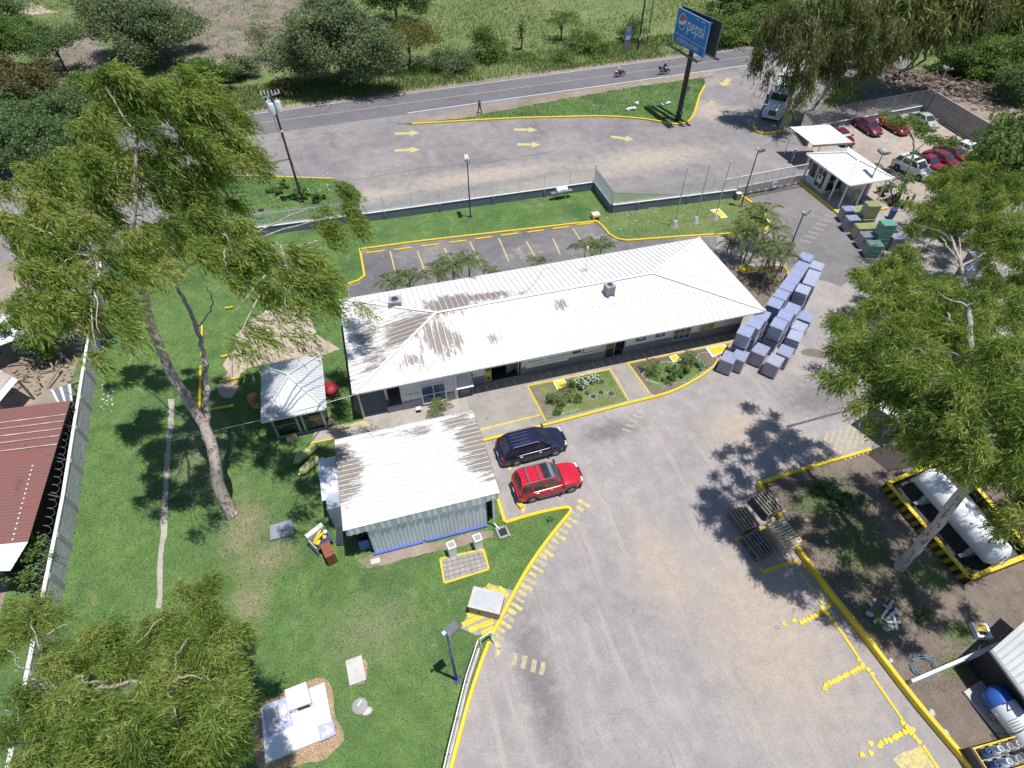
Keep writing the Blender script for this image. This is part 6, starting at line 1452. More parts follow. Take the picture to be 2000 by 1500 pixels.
# ================================================================== OBJECTS IN THE YARD
# ---- wrapped pallets of bottles
def pallet_mat(name, c, c2, wrap=.35):
 m, nt, bs = new_mat(name); o = objc(nt)
 ly = nt.nodes.new('ShaderNodeTexWave'); ly.wave_type = 'BANDS'; ly.bands_direction = 'Z'; ly.inputs['Scale'].default_value = 1.35; ly.inputs['Distortion'].default_value = .5; ly.inputs['Detail'].default_value = 3
 nt.links.new(o, ly.inputs['Vector'])
 col = ramp(nt, ly.outputs[0], [(.1, tuple(x*.82 for x in c)), (.5, c), (.95, c2)])
 n = noise_node(nt, mapv(nt, o, (3, 3, 9)), 2, 4, .7)
 col = mixc(nt, .5, col, ramp(nt, n, [(.3, .2), (.7, .85)]), 'OVERLAY')
 nt.links.new(col, bs.inputs['Base Color']); bs.inputs['Roughness'].default_value = .35
 bs.inputs['Coat Weight'].default_value = wrap; bs.inputs['Coat Roughness'].default_value = .12
 bump(nt, bs, noise_node(nt, mapv(nt, o, (1, 1, 3)), 7, 4, .7), .6, .03); MATS[name] = m; return m
P_SIDE = {'blue': pallet_mat('wrap_blue', (.26, .285, .42), (.38, .41, .55)), 'grey': pallet_mat('wrap_grey', (.24, .24, .31), (.34, .34, .43)), 'yellow': pallet_mat('wrap_yellow', (.27, .28, .16), (.38, .38, .22)), 'green': pallet_mat('wrap_green', (.10, .24, .19), (.18, .36, .28)), 'lilac': pallet_mat('wrap_lilac', (.20, .20, .27), (.27, .27, .36))}
M_capb = mat('bottle_caps_blue', (.38, .45, .68), (.50, .57, .76), 9, .35); M_capw = mat('bottle_caps_white', (.86, .89, .93), (.68, .75, .88), 9, .3)
M_capy = mat('bottle_caps_yellow', (.42, .50, .18), (.50, .56, .26), 9, .35); M_capg = mat('bottle_caps_green', (.16, .52, .36), (.28, .66, .50), 9, .35); M_capx = mat('bottle_caps_speckled', (.62, .70, .68), (.20, .27, .30), 12, .35, lo=.42, hi=.55)
_pc = {}
def pallet_mesh(side, cap, white, W, D, Hh):
 key = (side, cap.name, white, W, D, Hh)
 if key in _pc: return _pc[key]
 rr = random.Random(len(_pc)+1)
 mb = MB()
 for y in (-D/2+.06, 0, D/2-.06): mb.box((0, y, .05), (W, .1, .1))
 for i in range(5): mb.box((-W/2+.1+i*(W-.2)/4, 0, .115), (.15, D, .025))
 wood = mb.mesh('wooden_base', M_wood)
 lay = []; nl = 5; lh = (Hh-.18)/nl
 for k in range(nl):
  z0 = .13+k*lh; e = rr.uniform(0, .025); r = .05; mb = MB()
  pts = [(-W/2+e+r, -D/2+e), (W/2-e-r, -D/2+e), (W/2-e, -D/2+e+r), (W/2-e, D/2-e-r), (W/2-e-r, D/2-e), (-W/2+e+r, D/2-e), (-W/2+e, D/2-e-r), (-W/2+e, -D/2+e+r)]
  mb.prism(pts, z0+.004, z0+lh); lay.append(mb.mesh('bottle_layer', P_SIDE[side]))
 mb = MB(); nx, ny = (9, 11) if white else (10, 12)
 for i in range(nx):
  for j in range(ny):
   x = -W/2+.06+(W-.12)*(i+.5)/nx+rr.uniform(-.008, .008); y = -D/2+.06+(D-.12)*(j+.5)/ny; h = Hh-.045+(.05 if white else .028)+rr.uniform(-.008, .012); q = .034 if not white else .03
   z = Hh-.05
   mb.add([(x-q, y-q, z), (x+q, y-q, z), (x+q, y+q, z), (x-q, y+q, z), (x-q*.7, y-q*.7, h), (x+q*.7, y-q*.7, h), (x+q*.7, y+q*.7, h), (x-q*.7, y+q*.7, h)], [(4, 5, 6, 7), (0, 1, 5, 4), (1, 2, 6, 5), (2, 3, 7, 6), (3, 0, 4, 7)])
 caps = mb.mesh('bottle_tops', cap)
 _pc[key] = (wood, lay, caps); return _pc[key]
def bottle_pallet(label, x, y, z, rz, side, cap, white=False, W=1.31, D=1.07, Hh=1.38, group='pallets of bottles in the yard'):
 t = thing('bottle_pallet', label, 'pallet', (x, y, z), rz, group); wood, lay, caps = pallet_mesh(side, cap, white, W, D, Hh)
 link('wooden_base', wood, t)
 for l in lay: link('bottle_layer', l, t)
 link('bottle_tops', caps, t)['kind'] = 'stuff'
 return t
PD = math.atan2(.625, .78)
H1 = 1.40
def px_pallet(px_, py_, ztop): q = at(px_, py_, ztop); return q.x, q.y
inner = [(1575, 501), (1567, 518), (1558, 531), (1549, 544), (1539, 558), (1527, 574), (1515, 590.5)]
outer = [(1596, 518), (1589, 535), (1583, 548), (1569, 564)]
rr = random.Random(4)
def stack(px_, py_, up, low, side, cap, white=False, lowside=None, hasl=True):
 x, y = px_pallet(px_, py_, 2*H1); a = PD+rr.uniform(-.025, .025)
 bottle_pallet(low, x+rr.uniform(-.04, .04), y+rr.uniform(-.03, .03), .004, a+rr.uniform(-.02, .02), lowside or side, M_capb)
 bottle_pallet(up, x, y, H1+.03, a, side, cap, white)
for i, (x, y) in enumerate(inner):
 stack(x, y, f"blue topped upper pallet of the {ordinal(i)} stack from the far end, inner row", f"lower bottle pallet under the {ordinal(i)} stack from the far end, inner row", 'blue', M_capb)
for i, (x, y) in enumerate(outer):
 stack(x, y, f"white capped bottle pallet, upper one of the {ordinal(i)} stack from the far end, outer row", f"lower bottle pallet under the {ordinal(i)} stack from the far end, outer row", 'blue', M_capw, True)
for (x, y), w_ in zip([(1548, 601), (1535, 614), (1522, 631)], ('far', 'middle', 'near')):
 stack(x, y, f"blue topped upper bottle pallet, {w_} stack of the three in the middle cluster", f"lower bottle pallet of the {w_} stack in the middle cluster", 'blue', M_capb)
for (x, y), w_ in zip([(1489, 614), (1476, 629.5), (1457, 645)], ('farthest', 'middle', 'nearest')):
 stack(x, y, f"blue topped upper bottle pallet, {w_} of three stacks close to the office corner", f"lower bottle pallet, {w_} of three stacks close to the office corner", 'blue', M_capb)
for px_, py_, z, side, cap, wh, lab in ((1425, 696, H1, 'grey', M_capb, False, 'single blue topped bottle pallet standing beside the curved yellow kerb'), (1447, 692, H1, 'grey', M_capb, False, 'single bottle pallet wedged behind the one beside the curved kerb'),
  (1487, 681, H1, 'grey', M_capb, False, 'single bottle pallet with sagging clear wrap in the front of the cluster'), (1535, 684, H1, 'grey', M_capb, False, 'single blue topped pallet on the yard side of the white capped front one'), (1515, 702, H1, 'grey', M_capw, True, 'white capped bottle pallet at the very front of the cluster'),
  (1576, 616.5, H1, 'blue', M_capb, False, 'bright blue single pallet standing out on the yard side of the stacks'), (1562, 636, H1, 'blue', M_capw, True, 'white capped single pallet just nearer than the bright blue one'), (1554, 654, H1, 'blue', M_capw, True, 'white capped single pallet, second nearer than the bright blue one')):
 x, y = px_pallet(px_, py_, z); bottle_pallet(lab, x, y, .004, PD+rr.uniform(-.08, .08), side, cap, wh)
GA = math.atan2(-5.7, -1.5)+math.pi/2
for x, y, z, side, cap, lab in ((47.8, 42.6, 0, 'lilac', M_capb, 'blue topped pallet at the gate house end of the rear group'), (47.05, 41.0, 0, 'lilac', M_capb, 'blue topped pallet with the tall yellow one behind it'), (47.0, 39.45, 0, 'yellow', M_capy, 'yellow green pallet on the yard side of the rear group'),
  (46.5, 38.1, 0, 'grey', M_capx, 'pallet with speckled white tops between the yellow and green ones'), (46.1, 36.6, 0, 'green', M_capx, 'green pallet nearest the tree crown in the rear group'), (48.6, 42.2, 0, 'yellow', M_capy, 'low yellow pallet behind the gate house end of the group'),
  (48.45, 40.75, 0, 'yellow', M_capy, 'lower yellow pallet carrying the tall yellow one'), (48.5, 40.8, 1.43, 'yellow', M_capy, 'tall upper yellow green pallet sticking out above the rear group'), (48.2, 39.2, 0, 'yellow', M_capy, 'lime topped pallet behind the speckled one'), (47.5, 37.5, 0, 'green', M_capg, 'lower green pallet carrying the mint green one'),
  (47.55, 37.5, 1.43, 'green', M_capg, 'upper pallet with mint green tops beside the tree crown'), (49.0, 37.0, 0, 'lilac', M_capb, 'lilac pallet half hidden behind the mint green stack')):
 bottle_pallet(lab, x, y, .008+z, GA+rr.uniform(-.05, .05), side, cap, cap is M_capx, group='coloured pallets near the gate house')
for i, (px_, py_, lab) in enumerate(((1895, 520, 'blue bottle pallet seen through the gap in the right tree crown'), (1912, 498, 'second blue bottle pallet glimpsed behind the right tree crown'), (1880, 545, 'blue bottle pallet nearest below the gap in the right crown'), (1930, 478, 'farthest blue bottle pallet glimpsed through the right tree crown'), (1850, 470, 'white capped bottle pallet in shade behind the right tree crown'))):
 q = at(px_, py_); bottle_pallet(lab, q.x, q.y, .008, GA, 'blue', M_capb if i < 4 else M_capw, i == 4, group='blue pallets under the right trees')
# ---- empty wooden pallets
_wp = {}
def wood_pallet_meshes(m, Wp, Dp):
 if m.name in _wp: return _wp[m.name]
 plank = MB().box((0, 0, 0), (.11, Dp, .022)).mesh('plank', m); runner = MB().box((0, 0, 0), (Wp, .07, .09)).mesh('runner', m); low = MB().box((0, 0, 0), (.1, Dp, .022)).mesh('bottom_plank', m)
 _wp[m.name] = (plank, runner, low); return _wp[m.name]
def wood_pallet(label, x, y, z, rz, m, group, Wp=1.25, Dp=1.55):
 t = thing('wooden_pallet', label, 'pallet', (x, y, z), rz, group); pl, ru, lo = wood_pallet_meshes(m, Wp, Dp); n_ = int(Wp/.185); r2 = random.Random(int(x*100+z*999))
 for i in range(n_): link('plank', pl, t, (-Wp/2+.06+i*(Wp-.12)/(n_-1), r2.uniform(-.01, .01), .135+r2.uniform(-.002, .002)))
 for y_ in (-Dp*.46, 0, Dp*.46): link('runner', ru, t, (0, y_, .077))
 for i in range(4): link('bottom_plank', lo, t, ((-.42+i*.28)*Wp, 0, .016))
for sx, sy, n, rz, mat_, nm in ((1450, 1018, 3, .12, M_wood, 'left rear stack'), (1492, 992, 5, .16, M_woodd, 'stack against the yellow kerb wall'), (1476, 1070, 4, .14, M_woodd, 'dark front stack'), (1524, 1055, 6, .1, M_woodl, 'tall pale stack')):
 q = at(sx, sy)
 for k in range(n):
  last = k == n-1
  lab = f"{ {'left rear stack':'weathered','stack against the yellow kerb wall':'shaded','dark front stack':'dark grey','tall pale stack':'pale new'}[nm] } wooden pallet, {'topmost' if last else ordinal(k)+' from the ground'} in the {nm}"
  wood_pallet(lab, q.x+rr.uniform(-.03, .03), q.y+rr.uniform(-.03, .03), .006+k*.149, rz+rr.uniform(-.03, .03)+(.0 if nm != 'tall pale stack' else math.pi/2), mat_, 'empty wooden pallets by the garden kerb', *((1.7, 1.25) if nm == 'tall pale stack' else (1.25, 1.55)))
q = at(1500, 1030);
# ---- yellow trefoil pavers that divide the truck bays
pv = MB()
def trefoil(r=.11):
 pts = []
 for k in range(3):
  a0 = k*2*math.pi/3
  for j in range(5):
   a = a0-1.0+j*.5; pts.append((r*.62*math.cos(a0)+r*.52*math.cos(a), r*.62*math.sin(a0)+r*.52*math.sin(a)))
 return pts
pv.prism(trefoil(.125), 0, .075); pav_m = pv.mesh('paver', M_yel); pav_g = pv.mesh('paver', M_concg)
def pavers(label, segs):
 a0 = at(*segs[0][0]); t = thing('paver_row', label, 'paver row', (a0.x, a0.y, 0)); r2 = random.Random(int(a0.x*10))
 for s0, s1, skip in segs:
  a, b = at(*s0), at(*s1); n = max(1, int((b-a).length/.225))
  for k in range(n+1):
   if skip and r2.random() < skip: continue
   p = a.lerp(b, k/max(1, n))-Vector((a0.x, a0.y, 0)); o = link('paver', pav_g if (k == 0 and skip > .1) else pav_m, t, (p.x+r2.uniform(-.03, .03), p.y+r2.uniform(-.03, .03), -.02+r2.uniform(-.012, .008))); o.rotation_euler = (r2.uniform(-.05, .05), r2.uniform(-.05, .05), r2.choice((0, 1.05))+r2.uniform(-.2, .2))
pavers('row of yellow pavers between the stacks of wooden pallets', [((1438, 1052), (1455, 1050), 0), ((1462, 1045), (1518, 1020), .1)])
pavers('row of yellow pavers just nearer than the wooden pallets', [((1482, 1124), (1484, 1112), .3), ((1492, 1118), (1552, 1096), .08), ((1553, 1098), (1560, 1103), 0), ((1572, 1104), (1576, 1102), 0)])
pavers('broken row of yellow pavers in shade at the second bay', [((1518, 1224), (1530, 1218), .5), ((1546, 1214), (1552, 1212), .5), ((1565, 1216), (1604, 1196), 0), ((1606, 1186), (1622, 1208), 0), ((1616, 1184), (1620, 1182), 0)])
pavers('long row of yellow pavers dividing the middle truck bays', [((1597, 1347), (1610, 1344), .15), ((1612, 1338), (1684, 1303), 0), ((1676, 1288), (1704, 1318), 0)])
pavers('nearest row of yellow pavers at the bottom of the yard', [((1700, 1452), (1718, 1456), 0), ((1722, 1452), (1782, 1424), 0), ((1764, 1412), (1794, 1450), 0)])
pavers('loose yellow pavers scattered beyond the nearest paver row', [((1682, 1474), (1684, 1475), 0), ((1702, 1472), (1698, 1498), .1)])
for (a, b, lab) in (((1562, 1118), (1606, 1180), 'narrow'), ((1628, 1213), (1676, 1284), 'long'), ((1704, 1322), (1762, 1406), 'nearest')):
 structure('bay_edge_kerb', ribbon([at(*a), at(*b)], .16, 0, .06), M_yel if lab != 'narrow' else M_yelw)
hz = px_line([(1743, 1482), (1798, 1456), (1835, 1500), (1770, 1512)])
sheet('yellow_pad', hz, .012, M_yelw, .1, 3, .2)
structure('bay_edge_kerb', ribbon([at(1802, 1456), at(1838, 1512)], .16, 0, .06), M_yel)
# ---- large white gas tank in its bund
bd = [at(1724, 956), at(1880, 1140), at(2002, 1092), at(1845, 905)]
bu = thing('gas_bund', 'low bund wall with black and yellow stripes round the white tank', 'bund wall', at(1860, 1020)); BH = .75
M_stripe_b = mat('stripe_black', (.02, .018, .015), (.035, .03, .026), 2, .7)
for i in range(4):
 a, b = bd[i], bd[(i+1) % 4]
 part('wall', (lambda q_: (q_.bar(a+Vector((0, 0, BH/2)), b+Vector((0, 0, BH/2)), .2, BH), q_)[1])(MB()), M_stripe_b, bu, True)
 part('coping', (lambda q_: (q_.bar(a+Vector((0, 0, BH+.02)), b+Vector((0, 0, BH+.02)), .26, .05), q_)[1])(MB()), M_yel, bu, True)
 if i < 2:
  d = (b-a).normalized(); L = (b-a).length; nr = Vector((d.y, -d.x, 0))
  c_ = sum(bd, Vector())/4
  if (a+nr-c_).length < (a-c_).length: nr = -nr
  n = int(L/.5)
  for k in range(n):
   s0 = k*L/n; p = a+d*s0+nr*.104; q_ = a+d*(s0+L/n*.5)+nr*.104; e = d*(.16)
   part('yellow_stripe', MB().add([(p.x, p.y, .03), (q_.x, q_.y, .03), (q_.x+e.x, q_.y+e.y, BH-.02), (p.x+e.x, p.y+e.y, BH-.02)], [(0, 1, 2, 3), (3, 2, 1, 0)]), M_yel, bu, True)
mb = MB(); mb.poly([(p.x, p.y, .07) for p in reversed([bd[0], bd[1], bd[2], bd[3]])]); mb.f = [tuple(reversed(f)) for f in mb.f]; part('floor', mb, mat('stained_floor', (.09, .085, .08), (.05, .045, .042), 1, .9), bu, True)
TA, TB = at(1812, 935, 1.3), at(1945, 1083, 1.3); d = (TB-TA).normalized(); Lt = (TB-TA).length
tk = thing('gas_tank', 'large white horizontal gas tank on supports inside the striped bund', 'tank', ((TA.x+TB.x)/2, (TA.y+TB.y)/2, .07), math.atan2(d.y, d.x))
M_tankw = mat('tank_white', (.74, .76, .80), (.66, .68, .73), .8, .4, fine=.05)
R90 = Matrix.Rotation(rad(90), 3, 'Y'); rt = .84
prof = [(.02, -Lt/2-.42)]+[(rt*math.sin(a), -Lt/2-.42*math.cos(a)) for a in (.4, .8, 1.15, 1.45)]+[(rt, -Lt/2), (rt, Lt/2)]+[(rt*math.sin(a), Lt/2+.42*math.cos(a)) for a in (1.45, 1.15, .8, .4)]+[(.02, Lt/2+.42)]
part('shell', MB().lathe(prof, (0, 0, 1.3), 28, R=R90), M_tankw, tk, smooth=40)
for s in (-.33, .36): part('saddle', MB().box((Lt*s, 0, .35), (.3, 1.5, .7)), M_concl, tk); part('support_foot', MB().box((Lt*s, -.95 if d.x > -9 else .95, .2), (.22, .5, .12)), M_tankw, tk)
part('valve_dome', MB().lathe([(.2, 0), (.2, .22), (.12, .3)], (0, .1, 2.15), 12), M_tankw, tk, smooth=40); part('weld_seam', MB().lathe([(rt+.006, -.02), (rt+.006, .02)], (Lt*.12, 0, 1.3), 28, R=R90), M_tankw, tk)
mb = MB()
for s in (-.3, .3): mb.bar(Vector((Lt/2+.5, s, .1)), Vector((Lt/2+.45, s, 2.0)), .04, .04)
for k in range(6): mb.bar(Vector((Lt/2+.49-.01*k, -.3, .3+k*.3)), Vector((Lt/2+.49-.01*k, .3, .3+k*.3)), .03, .03)
part('ladder', mb, M_alu, tk)
# ---- blue and white gas tank, rack, slab
SA, SB, SC, SD = at(1878, 1353), at(1988, 1486), at(2060, 1440), at(1945, 1310)
structure('tank_slab', MB().prism([(p.x, p.y) for p in (SA, SB, SC, SD)], .03, .2), M_concl)
TA, TB = at(1945, 1362, .95), at(2030, 1470, .95); d = (TB-TA).normalized(); Lt = (TB-TA).length
t2 = thing('small_gas_tank', 'white gas tank with blue rounded ends lying on a concrete slab', 'tank', ((TA.x+TB.x)/2, (TA.y+TB.y)/2, .2), math.atan2(d.y, d.x)); rt = .62; zc = .82
part('shell', MB().lathe([(rt, -Lt/2+.35), (rt, Lt/2-.35)], (0, 0, zc), 26, R=R90), M_tankw, t2, smooth=40)
for s in (-1, 1):
 pr = [(rt*1.003, s*(Lt/2-.36)), (rt*1.003, s*Lt/2)]+[(rt*math.cos(a), s*(Lt/2+.5*math.sin(a))) for a in (.35, .7, 1.05, 1.35)]+[(.02, s*(Lt/2+.5))]
 if s < 0: pr = pr[::-1]
 part('blue_end', MB().lathe(pr, (0, 0, zc), 26, R=R90), mat('tank_blue', (.03, .10, .42), (.04, .13, .48), 1, .35), t2, smooth=40)
for s in (-.25, .28): part('cradle', MB().box((Lt*s, 0, .18), (.25, 1.0, .36)), M_steel, t2); part('lug', MB().box((Lt*s, rt*.95*(-1), .75), (.14, .1, .12)), M_white, t2)
def tank_text(s, size, x, ang, m=M_navy, rot=0.0):
 o = flat_text(s, size, t2, (0, 0, 0), (0, 0, 0), m, 'lettering', ext=.003)
 n = Vector((0, math.sin(ang), math.cos(ang))); u_ = Vector((0, math.cos(ang), -math.sin(ang))); v_ = Vector((-1, 0, 0))
 mt = Matrix((u_, v_, u_.cross(v_))).transposed().to_4x4(); mt.translation = Vector((x, 0, zc))+n*(rt+.008)-u_*.0; o.matrix_local = mt
tank_text('Z', .5, -Lt*.22, -.75);
for k, (x, ang) in enumerate(((-.02, -1.0), (.0, -.8))): pass
mb = MB(); r2 = random.Random(9)
for row in range(5):
 for k in range(7):
  ang = -1.15+.11*k+.02*row; n = Vector((0, math.sin(ang), math.cos(ang))); x = -Lt*.08+row*.12
  mb.box(Vector((x, 0, zc))+n*(rt+.004), (.035, .05, .008), R=Matrix.Rotation(-ang, 3, 'X'))
part('small_print', mb, M_ink, t2)['kind'] = 'stuff'
for (x, ang, m_, s_) in ((.42, -.35, M_white, .26), (.42, -.35, M_red, .2), (.75, -.25, M_red, .12), (.95, -.1, M_navy, .1)):
 n = Vector((0, math.sin(ang), math.cos(ang))); part('hazard_sticker', MB().box(Vector((x, 0, zc))+n*(rt+.004+(.004 if m_ is M_red else 0)), (s_, s_, .006), R=Matrix.Rotation(-ang, 3, 'X') @ Matrix.Rotation(rad(45), 3, 'Z')), m_, t2)
mb = MB(); mb.path(smooth_line([Vector((.2, -.1, zc+rt+.02)), Vector((.3, -.5, zc+.42)), Vector((.25, -.66, zc)), Vector((.0, -.9, .02)), Vector((.6, -1.0, .01)), Vector((1.4, -.9, .01))], 4), .02, 5); part('hose', mb, M_black, t2)
rk = thing('cylinder_rack', 'yellow steel rack holding grey and blue gas cylinders', 'rack', at(1935, 1485), math.atan2((at(1985, 1470)-at(1895, 1495)).y, (at(1985, 1470)-at(1895, 1495)).x))
mb = MB()
for x in (-1.2, -.3, .5, 1.3):
 for y in (-.55, .55): mb.box((x, y, .55), (.06, .06, 1.1))
for z in (.12, .55, 1.05):
 for y in (-.55, .55): mb.box((.05, y, z), (2.6, .05, .06))
 for x in (-1.2, 1.3): mb.box((x, 0, z), (.05, 1.1, .06))
part('frame', mb, M_yel, rk); part('back_plate', MB().box((-1.32, 0, .55), (.1, 1.25, 1.1)), M_black, rk); part('deck', MB().box((0, 0, .08), (2.6, 1.1, .05)), M_steel, rk)
for i, (x, m_) in enumerate(((-.8, mat('cylinder_blue', (.05, .1, .25), (.07, .13, .3), 2, .4)), (-.2, M_galv), (.3, M_concl), (.8, M_concl))):
 for y in (-.26, .26):
  c_ = thing('gas_cylinder', f"{'blue' if i == 0 else ('steel grey' if i == 1 else 'pale grey')} gas cylinder standing in the yellow rack, {ordinal(i)} pair from the plate, {'front' if y < 0 else 'back'} one", 'gas cylinder', rk.matrix_basis @ Vector((x, y, .1)), group='cylinders in the yellow rack')
  part('bottle', MB().lathe([(.17, 0), (.2, .04), (.2, 1.0), (.14, 1.14), (.06, 1.2)], n=14), m_, c_, smooth=40); part('collar', MB().lathe([(.13, 1.16), (.14, 1.32), (.12, 1.32), (.11, 1.16)], n=12), m_, c_); part('valve', MB().lathe([(.04, 1.2), (.04, 1.32)], n=8), M_chrome, c_)
t = thing('hose_coil', 'coil of thin blue hose leaning on the white garden wall', 'hose', at(1802, 1304)); mb = MB(); r2 = random.Random(2)
pts = []
for k in range(110): a = k*.42; r_ = .5+.09*math.sin(k*.31); pts.append(Vector((r_*1.25*math.cos(a), r_*math.sin(a)*.95, .05+.16*(1+math.sin(a))*.6+r2.uniform(0, .05))))
mb.path(pts, .014, 4, caps=False); part('coil', mb, mat('hose_blue', (.10, .22, .34), (.2, .3, .36), 5, .5), t)
bx = thing('meter_box', 'white concrete meter box with yellow lid near the barbed wall', 'box', at(1911, 1236), -.35)
part('surround', (lambda q_: [q_.box(c, s) for c, s in (((-.33, 0, .2), (.12, .8, .4)), ((.33, 0, .2), (.12, .8, .4)), ((0, -.34, .2), (.54, .12, .4)), ((0, .34, .2), (.54, .12, .4)))] and q_)(MB()), M_white, bx); part('lid', MB().box((0, .12, .3), (.54, .3, .03)), M_yel, bx); part('dark_inside', MB().box((0, -.1, .12), (.54, .36, .02)), M_dark, bx)
# ---- white stones and planks, litter
M_stone = mat('white_stone', (.52, .52, .56), (.40, .40, .44), 5, .9, fine=.2)
def stone(label, px_, py_, r, z=.05, group=None, seed=0):
 q = at(px_, py_); mb = MB(); mb.ball((0, 0, r*.35), (r, r*.7, r*.5), 8, 5, jit=.18, seed=seed); o = solid('stone', mb, M_stone, label, 'stone', group, base=(0, 0, 0)); o.location = (q.x, q.y, z); o.rotation_euler = (0, 0, seed*1.3)
ringp = [(1706, 1173), (1698, 1181), (1697, 1202), (1707, 1216), (1727, 1229), (1738, 1228), (1749, 1222), (1756, 1200), (1749, 1196), (1738, 1209), (1735, 1187)]
for i, (x, y) in enumerate(ringp): stone('white painted stone in the ring around the young plant in the garden', x, y, .13+.05*((i*7) % 3), .06, 'white stones ringed round the garden plant', i)
for i, (a, b) in enumerate((((1722, 1208), (1744, 1172)), ((1728, 1212), (1750, 1192)), ((1732, 1215), (1760, 1216)), ((1725, 1180), (1738, 1190)), ((1745, 1200), (1752, 1230)))):
 p, q = at(*a, .12+.03*i), at(*b, .14+.03*i); solid('white_plank', MB().bar(p, q, .13, .04), M_stone, 'weathered white plank lying across the ring of stones', 'plank', 'planks lying in the stone ring')
for i, (x, y, lab) in enumerate(((1816, 1394, 'lone white stone on bare soil beside the yellow kerb'), (1842, 1432, 'brownish broken block on bare soil near the kerb'), (1738, 1292, 'small white stone just behind the yellow garden kerb'), (1614, 1060, 'pair of white stones on the shaded garden turf'), (1574, 1018, 'white scrap on the shaded garden turf'))): stone(lab, x, y, .24 if i < 2 else .15, .05, None, 20+i)
for i, (x, y) in enumerate(((1650, 899), (1660, 896), (1668, 893), (1676, 891), (1684, 888), (1693, 886), (1510, 965), (1516, 978), (1530, 1000), (1540, 1016))): stone('small white stone lying along the inside of the garden kerb', x, y, .1, .05, 'stones along the garden kerb', 40+i)
M_lit = mat('litter_white', (.75, .75, .76), (.65, .65, .68), 4, .7)
for i, (x, y, lab) in enumerate(((1229, 216, 'largest white plastic bag lying on the island grass'), (1238, 215, 'white bag beside the largest one on the island'), (1243, 205, 'crumpled white bag farther up the island grass'), (1291, 208, 'small white litter scrap left of the billboard pole'), (1305, 204, 'white litter bag nearest the billboard pole'))):
 q = at(x, y); mb = MB(); mb.ball((0, 0, .15), (.45 if i == 0 else .32, .3, .22), 9, 6, jit=.3, seed=i); o = solid('litter_bag', mb, M_lit, lab, 'bag', base=(0, 0, 0)); o.location = (q.x, q.y, .06)
mb = MB(); r2 = random.Random(8)
for k in range(160):
 zone = r2.choice(((640, 360, 40, 60), (1000, 130, 400, 30), (560, 380, 90, 20), (1470, 280, 60, 25), (1240, 420, 120, 60), (210, 780, 25, 60)))
 q = at(zone[0]+r2.uniform(-1, 1)*zone[2]*.5, zone[1]+r2.uniform(-1, 1)*zone[3]*.5); s = r2.uniform(.05, .16); mb.box(q+Vector((0, 0, .08)), (s, s*.7, .03), r2.random()*3)
o = solid('litter_scraps', mb, M_lit, 'scattered white scraps of litter on the grass verges', 'litter', base=(0, 0, 0)); o['kind'] = 'stuff'
# fallen leaves over the yard and lawn
mb = MB(); r2 = random.Random(12)
for k in range(2600):
 x = r2.uniform(-14, 30); y = r2.uniform(4, 32)
 s = r2.uniform(.05, .13); a = r2.random()*6.3; c_, s_ = math.cos(a)*s, math.sin(a)*s; z = .075 if x < 2 else .012
 if 4.5 < x < 29 and 25 < y: z = .16
 mb.add([(x, y, z), (x+c_*.5-s_*.12, y+s_*.5+c_*.12, z+.01), (x+c_, y+s_, z+.004), (x+c_*.5+s_*.12, y+s_*.5-c_*.12, z+.01)], [(0, 1, 2, 3)])
o = solid('fallen_leaves', mb, mat('dry_leaf', (.48, .40, .27), (.33, .25, .16), 6, .8), 'dry eucalyptus leaves scattered over yard and lawn', 'leaves', base=(0, 0, 0)); o['kind'] = 'stuff'
# ---- things on the lawn
def cover(name, label, px_, py_, w_, d_, h, rz, m, m2, grid=False):
 q = at(px_, py_); t = thing(name, label, 'cover', (q.x, q.y, .05), rz); part('slab', MB().box((0, 0, h/2), (w_, d_, h)), m, t)
 part('lid', MB().box((0, 0, h+.012), (w_*.76, d_*.78, .03)), m2, t); part('lift_ring', MB().box((0, .02, h+.035), (.02, .16, .02)), M_steel, t); return t
cover('manhole_cover', 'white rectangular concrete cover on the lower lawn', 696, 1311, .85, 1.3, .14, .08, M_concl, M_concl)
cover('manhole_cover', 'grey flat concrete cover in the shade left of the workshop', 552, 1038, 1.35, 1.05, .2, .06, mat('slate_cover', (.22, .24, .30), (.27, .29, .34), 1, .8), mat('slate_cover2', (.24, .26, .32), (.28, .3, .35), 1, .8))
q = at(704, 1381); t = thing('round_cap', 'round grey concrete cap with broken rim on the lawn', 'cap', (q.x, q.y, .05)); part('disc', MB().lathe([(.42, 0), (.4, .16), (.33, .2)], n=16), M_concg, t); part('broken_edge', MB().ball((.3, -.3, .06), (.28, .2, .1), 8, 5, jit=.2), M_concl, t); part('white_mark', MB().box((.02, .12, .21), (.3, .08, .012), .8), M_white, t)
# white slab with hatch and box
A_, B_, C_, D_ = at(513, 1388), at(636, 1336), at(655, 1437), at(522, 1492)
ts = thing('cistern_slab', 'bright white cistern slab with two metal hatches on the lawn', 'slab', ((A_.x+C_.x)/2, (A_.y+C_.y)/2, .05))
M_bright = mat('bright_white_slab', (.80, .80, .80), (.76, .76, .76), 1, .7)
part('slab', MB().prism([(p.x, p.y) for p in (D_, C_, B_, A_)], .05, .30), M_bright, ts, True)
def quad_prism(px4, z0, z1): P_ = [at(x, y, z1) for x, y in px4]; return MB().prism([(p.x, p.y) for p in P_], z0, z1)
part('hatch_frame', quad_prism([(512, 1380), (560, 1360), (574, 1416), (523, 1440)], .3, .325), mat('lilac_paint', (.36, .38, .58), (.42, .44, .62), 2, .6), ts, True)
part('hatch_lid', quad_prism([(516, 1387), (540, 1377), (545, 1418), (524, 1430)], .325, .34), M_concl, ts, True); part('hatch_lid', quad_prism([(543, 1376), (556, 1370), (568, 1412), (547, 1420)], .325, .34), mat('flaking_lid', (.68, .68, .70), (.40, .42, .58), 5, .7, lo=.45, hi=.52), ts, True)
